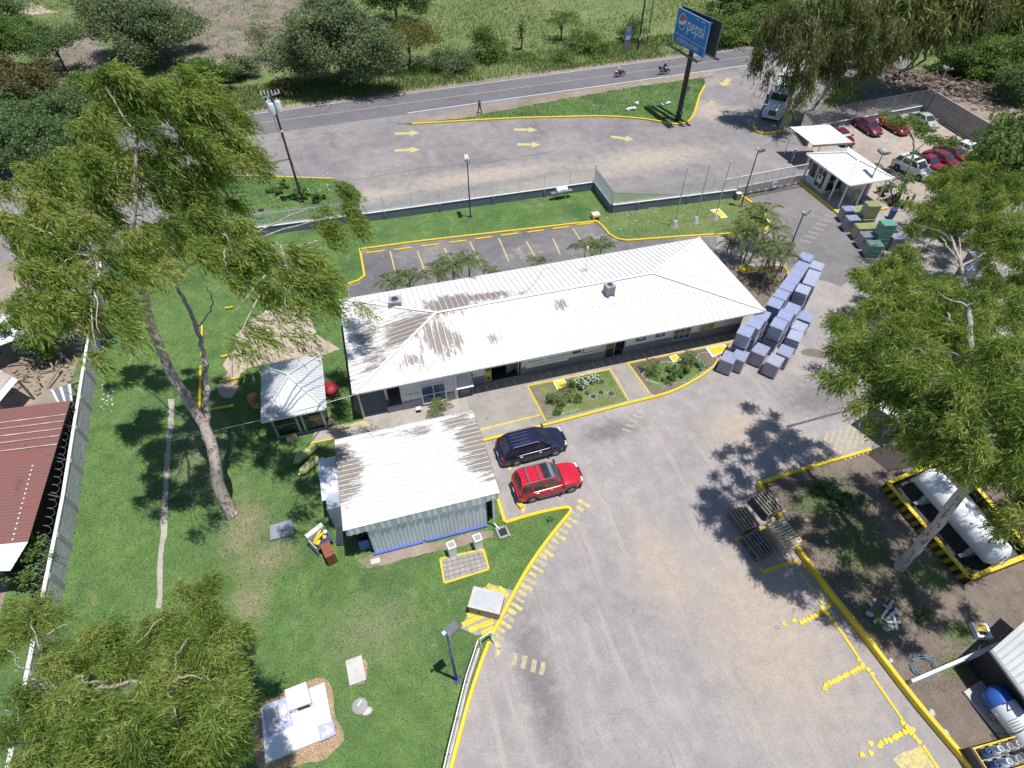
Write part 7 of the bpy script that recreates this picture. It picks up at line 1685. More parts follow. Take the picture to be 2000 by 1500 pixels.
part('hatch_frame', quad_prism([(620, 1418), (650, 1407), (656, 1434), (626, 1448)], .3, .32), MATS['lilac_paint'], ts, True); part('hatch_lid', quad_prism([(625, 1421), (646, 1412), (651, 1431), (630, 1441)], .32, .335), MATS['flaking_lid'], ts, True)
q0, q1, q2_, q3 = at(556, 1348, 1.0), at(597, 1332, 1.0), at(608, 1372, 1.0), at(564, 1388, 1.0)
tb = thing('cistern_box', 'white concrete access box with overhanging lid on the cistern slab', 'box', ((q0.x+q2_.x)/2, (q0.y+q2_.y)/2, .3))
ctr = (q0+q1+q2_+q3)/4
def shr(f, z0, z1): return MB().prism([(ctr.x+(p.x-ctr.x)*f, ctr.y+(p.y-ctr.y)*f) for p in (q3, q2_, q1, q0)], z0, z1)
part('walls', shr(.95, .31, .9), M_bright, tb, True); part('lid', shr(1.0, .9, 1.02), M_bright, tb, True)
e0, e1 = ctr+(q3-ctr)*.955, ctr+(q2_-ctr)*.955; part('dark_opening', MB().add([(e0.lerp(e1, .3).x, e0.lerp(e1, .3).y-.006, .42), (e0.lerp(e1, .88).x, e0.lerp(e1, .88).y-.006, .42), (e0.lerp(e1, .88).x, e0.lerp(e1, .88).y-.006, .8), (e0.lerp(e1, .3).x, e0.lerp(e1, .3).y-.006, .8)], [(0, 1, 2, 3)]), M_dark, tb, True)
part('sill', (lambda m_: (m_.bar(e0.lerp(e1, .2)+Vector((0, -.05, -.64)), e1+Vector((0, -.05, -.64)), .14, .1), m_)[1])(MB()), M_bright, tb, True)
# striped pad and box near the kerb
pad = px_line([(900, 1228), (934, 1160), (960, 1142), (1003, 1155), (966, 1236), (930, 1242)]); structure('striped_pad', MB().prism([(p.x, p.y) for p in pad], .03, .085), M_concg); pd = bpy.data.objects['striped_pad']
ins_pad = [Vector((p.x, p.y, 0)) for p in pad]
for a0, a1, w_ in (((903, 1222), (958, 1196), .3), ((913, 1204), (940, 1192), .3), ((916, 1232), (964, 1214), .3), ((940, 1238), (964, 1228), .26), ((952, 1143), (972, 1158), .26), ((975, 1148), (992, 1166), .26), ((936, 1158), (950, 1150), .2)):
 marking('yellow_stripe', ribbon([at(*a0), at(*a1)], w_, .0885), M_yel, pd)
q = at(951, 1186); t = thing('utility_box', 'grey concrete utility box with chequered steel lid on striped pad', 'utility box', (q.x, q.y, .085), -.52); part('walls', MB().box((0, 0, .42), (1.75, 1.15, .84)), mat('warm_concrete', (.36, .31, .27), (.3, .26, .23), 1, .9, fine=.3), t); part('rim', MB().box((0, 0, .87), (1.82, 1.22, .06)), M_concl, t); part('steel_lid', MB().box((0, 0, .905), (1.38, .86, .02)), mat('tread_plate', (.52, .54, .58), (.46, .48, .53), 3, .4, .4), t); part('vent', MB().box((-.3, -.58, .4), (.2, .02, .12)), M_dark, t)
mb = MB()
for i in range(14):
 for j in range(9): mb.box((-.62+i*.095, -.38+j*.095, .918), (.05, .018, .008), .78 if (i+j) % 2 else -.78)
part('tread_ribs', mb, MATS['tread_plate'], t)['kind'] = 'stuff'
for (x, y), lab in zip(((884, 1083), (934, 1069)), ('left one of two white tapered pillars by the workshop', 'right one of two white tapered pillars by the workshop')):
 q = at(x, y); t = thing('concrete_pillar', lab, 'pillar', (q.x, q.y, .05), .15, 'white pillars by the paved square'); part('shaft', MB().box((0, 0, .52), (.46, .46, 1.04)), M_white, t)
 mb = MB()
 for sx, sy, wx, wy in ((-.21, 0, .08, .5), (.21, 0, .08, .5), (0, -.21, .34, .08), (0, .21, .34, .08)): mb.box((sx, sy, 1.1), (wx, wy, .12))
 part('rim', mb, M_white, t); part('gravel_fill', MB().box((0, 0, 1.06), (.36, .36, .03)), M_concg, t)
ps = px_line([(860, 1093), (944, 1074), (955, 1113), (868, 1140)]); c_ = sum(ps, Vector())/4
pq = thing('paved_square', 'small paved square edged in yellow beside the two pillars', 'paving', (c_.x, c_.y, .05))
for i in range(4): part('edge', ribbon([ps[i], ps[(i+1) % 4]], .13, .05, .07), M_yel, pq, True)
part('bedding', MB().prism([(p.x, p.y) for p in reversed(ps)], .05, .07), M_soil, pq, True)
nx_, ny_ = 8, 5; r2 = random.Random(3)
for i in range(nx_):
 for j in range(ny_):
  def U(u_, v_): return ps[3].lerp(ps[2], u_).lerp(ps[0].lerp(ps[1], u_), v_)
  e = .008; cc = [U((i+.04)/nx_, (j+.05)/ny_), U((i+.96)/nx_, (j+.05)/ny_), U((i+.96)/nx_, (j+.95)/ny_), U((i+.04)/nx_, (j+.95)/ny_)]
  part('paving_stone', MB().prism([(p.x, p.y) for p in cc], .07, .1+r2.uniform(0, .015)), mat('grey_paver', (.36, .335, .32), (.26, .245, .235), 1.6, .9, fine=.3), pq, True)
# junk by the workshop
q = at(640, 1075); t = thing('old_cabinet', 'old white cabinet full of yellow junk beside the workshop', 'cabinet', (q.x-.25, q.y+.45, .05), .55)
part('carcass', MB().box((0, .35, .65), (1.15, .3, 1.3)), mat('stained_white', (.62, .60, .57), (.40, .33, .28), 3, .8, lo=.5, hi=.75), t); part('side', MB().box((-.56, -.15, .5), (.04, .8, 1.0)), MATS['stained_white'], t)
for i, (x, y, z, s) in enumerate(((-.1, -.05, .95, (.8, .12, .12)), (.05, .1, 1.05, (.9, .1, .1)), (-.25, -.2, .8, (.3, .25, .2)), (.25, -.15, .75, (.25, .2, .2)))): part('yellow_junk', MB().box((x, y, z), s, .25+i*.2), mat('junk_yellow', (.72, .58, .02), (.6, .5, .05), 4, .5), t)
part('shelf', MB().box((0, -.15, .6), (1.1, .75, .05)), M_navy, t); part('white_pot', MB().lathe([(.09, 0), (.12, .2)], (.42, -.1, .95), 10), M_white, t)
t = thing('brown_cabinet', 'brown wooden cabinet standing in front of the old white one', 'cabinet', (at(651, 1098).x, at(651, 1098).y, .05), .28); part('carcass', MB().box((0, .3, .52), (.55, .95, 1.04)), mat('brown_veneer', (.28, .10, .045), (.2, .07, .035), 2, .5, stretch=(1, 6, 1)), t); part('door_gap', MB().box((0, -.18, .52), (.02, .01, .9)), M_dark, t); part('top_edge', MB().box((0, .3, 1.05), (.58, .98, .03)), MATS['brown_veneer'], t)
for i in range(5):
 a, b = at(658+i*3, 1065, .1+.05*(i % 2)), at(660+i*2, 1012, .12); solid('black_pipe', MB().tube(a, b, .06, n=7), mat('black_pipe', (.03, .035, .06), (.05, .055, .08), 2, .4), f"black plastic pipe along the workshop side, {ordinal(i)} from the cabinet", 'pipe', 'black pipes along the workshop')
for i, (a, b) in enumerate((((580, 900), (613, 873)), ((590, 921), (617, 897)))):
 p, q = at(*a, .33), at(*b, .33); d = (q-p).normalized(); L = (q-p).length; R = d.to_track_quat('Z', 'Y').to_matrix()
 t = thing('filter_tank', ('upper' if i == 0 else 'lower')+' yellow green cylinder tank lying on the lawn by the store', 'tank', (p.x, p.y, .05), 0, 'yellow green tanks on the lawn')
 rt = .3; part('shell', MB().lathe([(.03, -.16), (.2, -.12), (rt, .05), (rt, L), (.22, L+.14), (.1, L+.18)], p-Vector((p.x, p.y, .05)), 18, R=R), mat('olive_cylinder', (.42, .43, .17), (.36, .38, .16), 1, .4), t, smooth=40); part('dark_cap', MB().lathe([(.19, L+.1), (.19, L+.22)], p-Vector((p.x, p.y, .05)), 14, R=R), M_black, t); part('nozzle', MB().lathe([(.04, -.3), (.04, -.14)], p-Vector((p.x, p.y, .05)), 8, R=R), M_white, t)
# things round the pavilion
q = at(500, 790); t = thing('orange_drum', 'orange drum half hidden at the pavilion corner', 'drum', (q.x, q.y, .05)); part('barrel', MB().lathe([(.36, 0), (.38, .3), (.38, .6), (.36, .9), (.3, .95)], n=16), mat('orange_plastic', (.52, .25, .04), (.42, .2, .05), 2, .5), t, smooth=40); part('base_block', MB().box((.1, -.35, .15), (.5, .4, .3)), M_concg, t); part('rim', MB().lathe([(.39, .28), (.39, .32)], n=16), M_cream, t)
q = at(571, 858); t = thing('yellow_block', 'small concrete block with yellow top in front of pavilion', 'block', (q.x, q.y, .05), .2); part('block', MB().box((0, 0, .15), (.7, .4, .3)), M_concl, t); part('yellow_top', MB().box((0, 0, .32), (.6, .36, .05)), M_yel, t)
q = at(645, 830); t = thing('clay_jar', 'grey brown clay jar standing at the pavilion corner', 'jar', (q.x, q.y, .05)); part('jar', MB().lathe([(.16, 0), (.28, .2), (.3, .4), (.2, .6), (.17, .66)], n=14), mat('clay', (.22, .16, .14), (.28, .21, .18), 3, .8), t, smooth=60); part('mouth', MB().lathe([(.15, .665), (.15, .67)], n=12), M_dark, t)
q = at(648, 772); t = thing('red_cart', 'red covered cart in shade between pavilion and office', 'cart', (q.x, q.y+.3, .05), .1); part('cover', MB().ball((0, 0, .4), (.55, .7, .42), 12, 8, jit=.06, seed=3), mat('red_tarp', (.34, .02, .025), (.26, .015, .02), 2, .6), t, smooth=180); part('frame', MB().box((0, 0, .12), (1.2, 1.4, .12)), M_black, t)
a, b, c_ = at(330, 862, .1), at(511, 820, 2.6), at(690, 772, 2.95); solid('white_cable', MB().path([a, a.lerp(b, .5), b, b.lerp(c_, .5)+Vector((0, 0, -.05)), c_], .022, 5), M_white, 'white cable from the lawn path over the pavilion to the office', 'cable')
# barbecue, yellow box, slabs by the fence
q = at(1096, 388); t = thing('barbecue', 'barrel barbecue on a stand beside the front fence', 'barbecue', (q.x, q.y, .05), .05); part('drum', MB().lathe([(.1, -.62), (.34, -.6), (.34, .6), (.1, .62)], (0, 0, .95), 14, R=R90), M_galv, t, smooth=40)
mb = MB()
for x in (-.5, .5):
 for y in (-.3, .3): mb.bar(Vector((x*1.2, y*1.2, 0)), Vector((x, y, .8)), .05, .05)
part('stand', mb, M_black, t); part('side_shelf', MB().box((-.95, 0, .8), (.5, .5, .04)), M_steel, t); part('side_shelf', MB().box((.95, 0, .8), (.5, .5, .04)), M_steel, t); part('handle', MB().box((0, -.38, 1.1), (.5, .04, .04)), M_black, t)
q = at(1163, 428); t = thing('yellow_box', 'small yellow box with dark mouth at the parking kerb corner', 'box', (q.x, q.y, .05), -.05); part('box', MB().box((0, 0, .25), (.75, .7, .5)), M_yel, t); part('mouth', MB().box((0, -.36, .18), (.45, .02, .28)), M_dark, t); part('concrete_top', MB().box((0, .1, .53), (.8, .75, .06)), M_concl, t)
t = thing('cover_slab', 'yellow cover slab with white border at the third flagpole', 'cover', at(1403, 418, .06)); P_ = px_line([(1386, 412), (1404, 409), (1421, 426), (1408, 428), (1403, 422), (1399, 421)]); part('border', MB().prism([(p.x, p.y) for p in reversed(P_)], .06, .12), M_white, t, True); cc = sum(P_, Vector())/6; part('yellow_top', MB().prism([(cc.x+(p.x-cc.x)*.82, cc.y+(p.y-cc.y)*.82) for p in reversed(P_)], .12, .13), M_yel, t, True)
def yslab(label, px4, z=.16):
 P_ = px_line(px4); cc = sum(P_, Vector())/len(P_); t = thing('cover_slab', label, 'cover', (cc.x, cc.y, z)); part('border', MB().prism([(p.x, p.y) for p in reversed(P_)], z, z+.07), M_white, t, True); part('yellow_top', MB().prism([(cc.x+(p.x-cc.x)*.8, cc.y+(p.y-cc.y)*.8) for p in reversed(P_)], z+.07, z+.08), M_yel, t, True)
yslab('yellow cover with white border in the left flower bed', [(1079, 749), (1101, 744), (1110, 758), (1088, 765)]); yslab('small yellow cover with white border in the right bed', [(1305, 700), (1320, 696), (1330, 707), (1314, 712)]); yslab('large yellow cover at the pallet end of the right bed', [(1376, 683), (1414, 676), (1426, 686), (1390, 702)])
yslab('bright yellow cover slab under the palms at the office corner', [(1435, 520), (1473, 517), (1480, 532), (1452, 536), (1446, 530), (1436, 531)], .05)
for i, (x, y) in enumerate(((733, 493), (786, 487), (840, 480), (894, 473), (945, 466), (995, 459), (1046, 453), (1095, 446), (1142, 438.5))):
 q = at(x, y); t = thing('wheel_stop', f"yellow wheel stop, {ordinal(i)} from the left along the rear parking kerb", 'wheel stop', (q.x, q.y, .006), -.06, 'wheel stops of the rear parking'); part('bar', MB().prism([(-.85, -.09), (.85, -.09), (.85, .09), (-.85, .09)], 0, .1), M_yel, t); part('chamfer', MB().box((0, 0, .105), (1.66, .11, .012)), M_yel, t)
for (x, y), lab in (((1241, 406), 'pale fallen board lying along the fence by the flagpoles'),): solid('fallen_board', MB().bar(at(1265, 406, .1), at(1345, 394, .12), .25, .06), M_concl, lab, 'board')
for (x, y), lab in (((996, 900), 'yellow bollard block behind the dark SUV'), ((1016, 988), 'yellow bollard block beside the red SUV')): q = at(x, y); t = thing('wheel_block', lab, 'block', (q.x, q.y, .006), .3); part('block', MB().box((0, 0, .1), (.3, .42, .2)), M_yel, t); part('cap', MB().box((0, 0, .21), (.26, .38, .02)), M_yel, t)
q = at(1742, 436); t = thing('blue_bin', 'blue plastic bin standing near the parked motorcycles', 'bin', (52.6, 41.6, .006), .3); part('bin', MB().lathe([(.3, 0), (.36, .9), (.38, .92)], n=4), mat('bin_blue', (.03, .09, .24), (.04, .11, .28), 2, .5), t); part('lid', MB().box((0, 0, .95), (.6, .6, .06), .78), M_navy, t)
# bollard foot lights by office door, floodlight at the left
q = at(516, 428); t = thing('floodlight', 'black floodlight on a short post near the utility pole', 'floodlight', (q.x, q.y, .05)); part('post', MB().tube((0, 0, 0), (0, 0, .9), .05), M_white, t); part('lamp', MB().box((0, -.05, 1.1), (.5, .25, .4), R=Matrix.Rotation(rad(30), 3, 'X')), M_black, t)
q = at(749, 799); t = thing('white_lantern', 'small white lantern block on the walk before the left wing', 'lantern', (-.05+1.2, 28.9, .14)); part('block', MB().box((0, 0, .15), (.3, .25, .3)), M_dark, t); part('top', MB().box((0, 0, .32), (.34, .3, .06)), M_white, t)
# yellow rails by the playground patch
for (a, b, lab) in (((395, 632), (394, 700), 'upper yellow rail left of the sandy patch'), ((392, 715), (390, 800), 'lower yellow rail left of the sandy patch behind the trunk'), ((428, 745), (478, 736), 'yellow rail crossing the sandy patch edge'), ((408, 800), (456, 792), 'yellow rail behind the forked tree trunk'), ((432, 697), (445, 694), 'short yellow rail end near the sandy patch'), ((440, 602), (455, 600), 'short yellow rail under the hanging branches')):
 solid('yellow_rail', MB().bar(at(*a, .2), at(*b, .2), .14, .14), M_yel, lab, 'rail')
# debris heap in the dirt lot
mb = MB(); r2 = random.Random(21)
for k in range(900):
 t_ = r2.random(); x = 1735+t_*225+r2.gauss(0, 8); y = 150+t_*45+r2.gauss(0, 13); q = at(x, y); s = r2.uniform(.15, .6)
 hgt_ = max(0, 1.5-abs(y-(150+t_*45))/12)*r2.random()
 if r2.random() < .55: a = r2.random()*6.3; mb.bar(q+Vector((0, 0, hgt_)), q+Vector((s*3*math.cos(a), s*3*math.sin(a), hgt_+r2.uniform(-.1, .5))), .06, .06)
 else: mb.ball(q+Vector((0, 0, hgt_*.7)), (s*.8, s*.7, s*.5), 6, 4, jit=.25, seed=k)
o = solid('debris_heap', mb, mat('dry_debris', (.16, .12, .105), (.27, .205, .175), 1.5, .9), 'long heap of dry branches and earth beyond the panel wall', 'debris', base=(0, 0, 0)); o['kind'] = 'stuff'
# machine and boards half hidden under the right tree
q = at(1765, 875); t = thing('green_board', 'green board with yellow edge leaning in the dark shelter', 'board', (q.x, q.y, .07), .7); part('board', MB().box((0, 0, .45), (.9, .06, .9), R=Matrix.Rotation(rad(-25), 3, 'X')), mat('green_board', (.12, .30, .22), (.16, .36, .26), 2, .6), t); part('yellow_edge', MB().box((0, .2, .88), (.95, .1, .06)), M_yel, t)
q = at(1862, 905); t = thing('yellow_machine', 'yellow machine part glimpsed under the right tree crown', 'machine', (q.x, q.y, .05), .4); part('body', MB().ball((0, 0, .5), (.5, .4, .45), 10, 7, jit=.12, seed=4), mat('machine_yellow', (.62, .36, .02), (.5, .3, .03), 3, .5), t); part('base', MB().box((0, 0, .12), (.9, .8, .24)), M_steel, t)
q = at(1775, 840); t = thing('open_shelter', 'white roofed shelter glimpsed through the right tree foliage', 'shelter', (33.2, 18.3, 0)); part('roof', MB().box((0, 0, 2.4), (3.6, 2.4, .08), .3), M_white, t)
for x, y in ((-1.5, -.9), (1.5, -.9), (-1.5, .9), (1.5, .9)): part('post', MB().box((x, y, 1.2), (.1, .1, 2.4)), M_steel, t)
# ================================================================== TREES AND PLANTS
L_euc = leaf_mat('eucalyptus_leaf', (.10, .165, .038), (.215, .30, .06), (.38, .44, .13), .43)
L_euc2 = leaf_mat('eucalyptus_leaf_bright', (.10, .17, .04), (.215, .305, .065), (.38, .45, .14), .43)
L_eucd = leaf_mat('eucalyptus_leaf_olive', (.075, .105, .04), (.145, .18, .065), (.24, .265, .11), .34)
L_grey = leaf_mat('greygreen_leaf', (.11, .155, .085), (.18, .23, .13), (.28, .32, .20), .38)
L_deep = leaf_mat('deep_green_leaf', (.075, .14, .06), (.13, .21, .09), (.21, .30, .14), .38)
L_mid = leaf_mat('mid_green_leaf', (.075, .145, .045), (.14, .225, .065), (.23, .32, .10), .36)
L_brn = leaf_mat('rusty_leaf', (.10, .12, .055), (.16, .16, .07), (.24, .20, .10), .3)
L_yg = leaf_mat('acacia_leaf', (.085, .095, .025), (.16, .165, .045), (.25, .245, .075), .3)
L_palm = leaf_mat('palm_leaf', (.06, .105, .04), (.13, .19, .065), (.27, .32, .14), .32)
L_grass = leaf_mat('grass_blade', (.08, .16, .055), (.13, .22, .075), (.26, .28, .14), .35, .7)
L_weed = leaf_mat('weed_blade', (.11, .175, .06), (.18, .25, .085), (.29, .31, .14), .42, .7)
def bark_mat(name, c1, c2, c3):
 m, nt, bs = new_mat(name); p = pos(nt)
 col = ramp(nt, noise_node(nt, mapv(nt, p, (3, 3, 1.2)), 1.5, 5, .7), [(.35, c1), (.6, c2)])
 col = mixc(nt, ramp(nt, noise_node(nt, mapv(nt, p, (2.6, 2.6, .9)), 2.2, 4, .65, .8), [(.53, 0.), (.58, 1.)]), col, c3)
 nt.links.new(col, bs.inputs['Base Color']); bs.inputs['Roughness'].default_value = .9
 bump(nt, bs, noise_node(nt, mapv(nt, p, (9, 9, 3)), 2, 5, .7), .6, .03); MATS[name] = m; return m
B_euc = bark_mat('eucalyptus_bark', (.50, .45, .41), (.38, .335, .30), (.22, .15, .12))
B_pale = bark_mat('pale_bark', (.54, .51, .49), (.42, .39, .37), (.20, .17, .155))
B_dark = bark_mat('dark_bark', (.10, .085, .07), (.15, .125, .10), (.06, .05, .04))
def W(px_, py_, z): return at(px_, py_, z)
RS = np.random.default_rng(11)
def tree(name, label, cat, base, trunks, blobs, leafdata, m, bark, group=None, extra=None):
 """trunks: list of (points, radii); the first is the trunk, the others are limbs"""
 t = thing(name, label, cat, base, 0, group)
 for i, (pts, r0, r1) in enumerate(trunks):
  P_ = limb_path(pts, 5, .05 if i == 0 else .09, i+int(abs(base[0]*10))); k = len(P_)
  mb = MB(); mb.path(P_, [r0+(r1-r0)*(j/(k-1))**.8 for j in range(k)], 10 if i == 0 else 7); part('trunk' if i == 0 else 'limb', mb, bark, t, True, smooth=180)
 if leafdata is not None: crown(t, leafdata, m, RS)
 return t
def blobs_px(lst): return [(*W(x, y, z), r) + ((f[0],) if f else ()) for x, y, z, r, *f in lst]
def twigs_to(start_pts, blobs, r0=.07, r1=.02, n=1):
 """limbs from the nearest of the given points to the middle of each blob"""
 out = []
 for b in blobs:
  c = Vector(b[:3]); s = min(start_pts, key=lambda p: (p-c).length); m_ = s.lerp(c, .5)+Vector((0, 0, .35)); out.append(([s, m_, c], r0, r1))
 return out
# ---- big forked eucalyptus on the left lawn
b0 = at(455, 1003)
fork = W(397, 828, 5.8)
tA = [b0, b0+Vector((-.15, .6, 2.0)), W(420, 900, 4.0), fork, W(330, 720, 8.6), W(292, 625, 11.6), W(282, 560, 13.8)]
tA2 = [W(282, 560, 13.8), W(270, 510, 15.6), W(262, 440, 17.6), W(262, 360, 19.2), W(268, 270, 21)]
tB = [fork+Vector((.1, .1, -.2)), W(403, 780, 6.6), W(400, 700, 8.0), W(385, 640, 9.2), W(360, 590, 10.4), W(340, 540, 12)]
LA = blobs_px([(205, 165, 23.0, 2.1), (280, 165, 22.5, 2.6), (345, 205, 21.5, 2.6), (410, 225, 20.5, 2.2), (240, 240, 21.5, 2.7), (310, 275, 20.5, 2.7), (390, 290, 19.5, 2.4), (440, 300, 18.5, 1.7), (175, 255, 20.0, 2.0),
 (190, 330, 19.5, 2.4), (265, 350, 18.8, 2.6), (335, 360, 18.2, 2.2), (415, 350, 17.2, 1.9), (205, 410, 18.0, 2.3), (280, 425, 17.6, 2.27), (355, 420, 17.6, 1.91), (150, 400, 17.8, 2.0),
 (95, 345, 17.5, 2.1), (45, 345, 17.0, 2.2), (60, 410, 17.6, 2.45), (20, 430, 17.6, 1.98), (110, 460, 17.6, 2.28), (165, 480, 17.6, 1.92), (40, 490, 17.6, 2.05), (105, 530, 17.6, 1.81), (165, 545, 17.6, 1.5), (215, 500, 17.6, 1.59), (150, 600, 17.0, 1.39), (195, 650, 17.0, 0.89), (245, 640, 17.0, 0.74),
 (310, 470, 17.6, 1.63), (390, 470, 17.6, 1.58), (440, 455, 17.6, 1.45), (490, 490, 17.6, 1.6), (540, 470, 17.6, 1.4), (590, 480, 17.6, 1.37), (440, 520, 17.6, 1.39), (505, 550, 17.6, 1.43), (570, 545, 17.6, 1.32), (630, 530, 13.0, 1.4), (655, 585, 12.6, 1.0), (625, 590, 12.8, 1.1), (560, 600, 17.0, 0.82), (495, 625, 17.0, 0.82), (455, 680, 17.0, 0.63), (565, 655, 17.0, 0.48), (460, 610, 17.0, 0.73), (690, 600, 12.2, 0.55),
 (665, 385, 14.5, 1.3), (655, 440, 14.0, 1.3), (685, 420, 14.0, 0.9), (620, 420, 14.6, 0.9), (655, 490, 13.2, 0.8), (60, 570, 17.5, 1.3), (110, 610, 17.2, 1.2), (215, 590, 17, 1.0), (185, 690, 16.6, .6)])
lim = twigs_to([Vector(p) for p in tA2]+[W(340, 500, 16), W(450, 490, 17), W(560, 520, 17), W(190, 500, 17)], LA[::2], .06, .015)
lims = [(tA2, .2, .08), (tB, .21, .1), ([W(340, 540, 12), W(390, 510, 15), W(500, 505, 17), W(620, 470, 15.5)], .1, .04), ([W(292, 625, 11.6), W(240, 560, 14), W(203, 530, 16), W(120, 490, 17.4)], .12, .05), ([W(385, 640, 9.2), W(415, 600, 10.2), W(405, 560, 11)], .07, .03), ([W(270, 510, 15.6), W(320, 480, 16.4), W(345, 500, 16.4)], .08, .03)]
tree('eucalyptus_tree', 'tall forked eucalyptus with windswept drooping foliage on the left lawn', 'tree', b0, [(tA, .42, .2)]+lims+lim, LA,
 strands([(*b[:3], b[3]*.84) for i, b in enumerate(LA) if i % 6 != 4], RS, 360, .32, .05, 1.05, (.62, -.45, -.35), .17, .3, 9, 2.3), L_euc, B_euc)
# ---- near crown at the bottom left, its trunk below the frame edge
LB = blobs_px([(370, 1165, 9.5, 1.1), (330, 1210, 10.2, 1.3), (385, 1235, 10, 1.2), (440, 1265, 9.8, 1.2), (300, 1265, 11, 1.3), (215, 1240, 10.5, 1.3), (155, 1245, 10, 1.1), (240, 1310, 12, 1.4), (150, 1320, 12, 1.3), (345, 1310, 12, 1.4), (420, 1325, 11.5, 1.1), (432, 1380, 12, .8), (90, 1300, 11, 1.1), (60, 1370, 12, 1.2), (385, 1395, 13.5, 1.2), (310, 1390, 14, 1.5), (220, 1400, 14.5, 1.4), (130, 1420, 14, 1.4), (360, 1450, 15, 1.4), (405, 1450, 13.5, .9), (270, 1470, 16, 1.4), (180, 1480, 16, 1.3), (60, 1460, 13.5, 1.3), (350, 1500, 16, 1.3), (60, 1200, 9, .9), (25, 1210, 9, .9), (15, 1270, 9, 1.0), (100, 1200, 9.2, .7), (440, 1440, 12, .5), (450, 1320, 11, .6)])
b1 = Vector((-14.6, 8.6, 0)); tp = W(120, 1370, 10.2)
tree('eucalyptus_tree', 'eucalyptus crown filling the bottom left corner in front of the wall', 'tree', b1, [([b1, b1+Vector((.1, .3, 4)), b1.lerp(tp, .7)+Vector((0, 0, 1)), tp], .3, .16), ([tp, W(200, 1340, 11.5), W(330, 1330, 12)], .12, .04), ([tp, W(20, 1365, 11)], .1, .05), ([W(330, 1320, 12), W(400, 1290, 11), W(440, 1280, 10.4)], .05, .02), ([W(90, 1240, 10), W(140, 1215, 10)], .03, .015)]+twigs_to([tp, W(200, 1340, 11.5), W(330, 1330, 12)], LB[::2], .05, .015), LB,
 strands(LB, RS, 860, .2, .03, .55, (.25, -.1, -.4), .15, .65, 11, 3.4), L_euc2, B_euc)
# ---- right garden eucalyptus
b2 = at(1755, 1108); tR = [b2, b2+Vector((0, .1, 3)), W(1885, 952, 7.8), W(1905, 870, 9.6), W(1900, 760, 11.6), W(1895, 680, 13), W(1890, 600, 14.5)]
LR = blobs_px([(1665, 670, 14, 1.1), (1700, 690, 14.4, 1.3), (1650, 730, 13.6, .9), (1745, 650, 14.6, 1.1), (1760, 710, 15, 1.5), (1715, 740, 14.2, 1.2), (1815, 740, 15.4, 1.6), (1780, 790, 14.2, 1.3), (1730, 800, 13.4, 1.0), (1850, 800, 15, 1.6), (1930, 730, 16, 1.6), (1980, 700, 16, 1.6), (1905, 830, 15, 1.5), (1965, 790, 16, 1.7), (1820, 855, 13.4, 1.1), (1765, 845, 12.8, .8), (1870, 880, 13.6, 1.1), (1930, 890, 14, 1.3), (1985, 880, 14.6, 1.4), (1710, 830, 12.6, .6), (1980, 940, 12.6, 1.0), (1998, 980, 12.6, 1.2), (1990, 1040, 11.2, .7), (1975, 1000, 11.6, .5)])
_n0 = len(LR); LR += blobs_px([(1728, 553, 13, 1.5), (1806, 600, 13.2, 1.5), (1685, 640, 13, 1.1), (1855, 655, 13.4, 1.4), (1763, 630, 13.2, 1.6), (1760, 575, 14, 1.3), (1870, 595, 13.5, 1.4), (1800, 660, 13.6, 1.4)])+[(29.1, 11.4, 13, 2.0), (27.0, 12.9, 13, 1.6), (26.3, 10.4, 13, 1.6), (28.1, 8.9, 13, 2.0), (24.6, 7.9, 13, 1.3), (23.4, 5.4, 13, 1.3), (25.1, 4.4, 13, 1.6), (29.1, 5.4, 13, 2.2), (31, 8, 13, 2.2), (31.5, 11.5, 14, 2.2), (26.3, 6.4, 15, 1.4)]
LR = [b if i < _n0 else (*b[:3], b[3]*1.18) for i, b in enumerate(LR)]
limR = [([W(1900, 760, 11.6), W(1860, 700, 12.6), W(1790, 680, 13.6), W(1730, 700, 13.8)], .1, .03), ([W(1898, 720, 12.2), W(1870, 650, 13.2), W(1850, 610, 13.8)], .12, .05), ([W(1905, 870, 9.6), W(1950, 830, 11.5), W(1990, 800, 13)], .12, .04), ([W(1900, 760, 11.6), W(1820, 670, 12.8), W(1800, 675, 13)], .05, .02), ([W(1905, 870, 9.6), W(1850, 850, 11.4), W(1790, 830, 12.6)], .09, .03)]
tree('eucalyptus_tree', 'eucalyptus with pale trunk crossing in front of the white gas tank', 'tree', b2, [(tR, .33, .13)]+limR+twigs_to([Vector(p) for p in tR[3:]]+[W(1790, 680, 13.6)], LR[::2], .05, .015), LR, strands(LR, RS, 600, .25, .04, .5, (-.05, .05, -.3), .18, .8, 9, 3.4), L_euc2, B_pale)
b3 = at(1902, 752); tS = [b3, W(1899, 690, 1.5), W(1897, 635, 2.7), W(1882, 535, 3.9), W(1862, 475, 4.6), W(1840, 430, 4.9)]
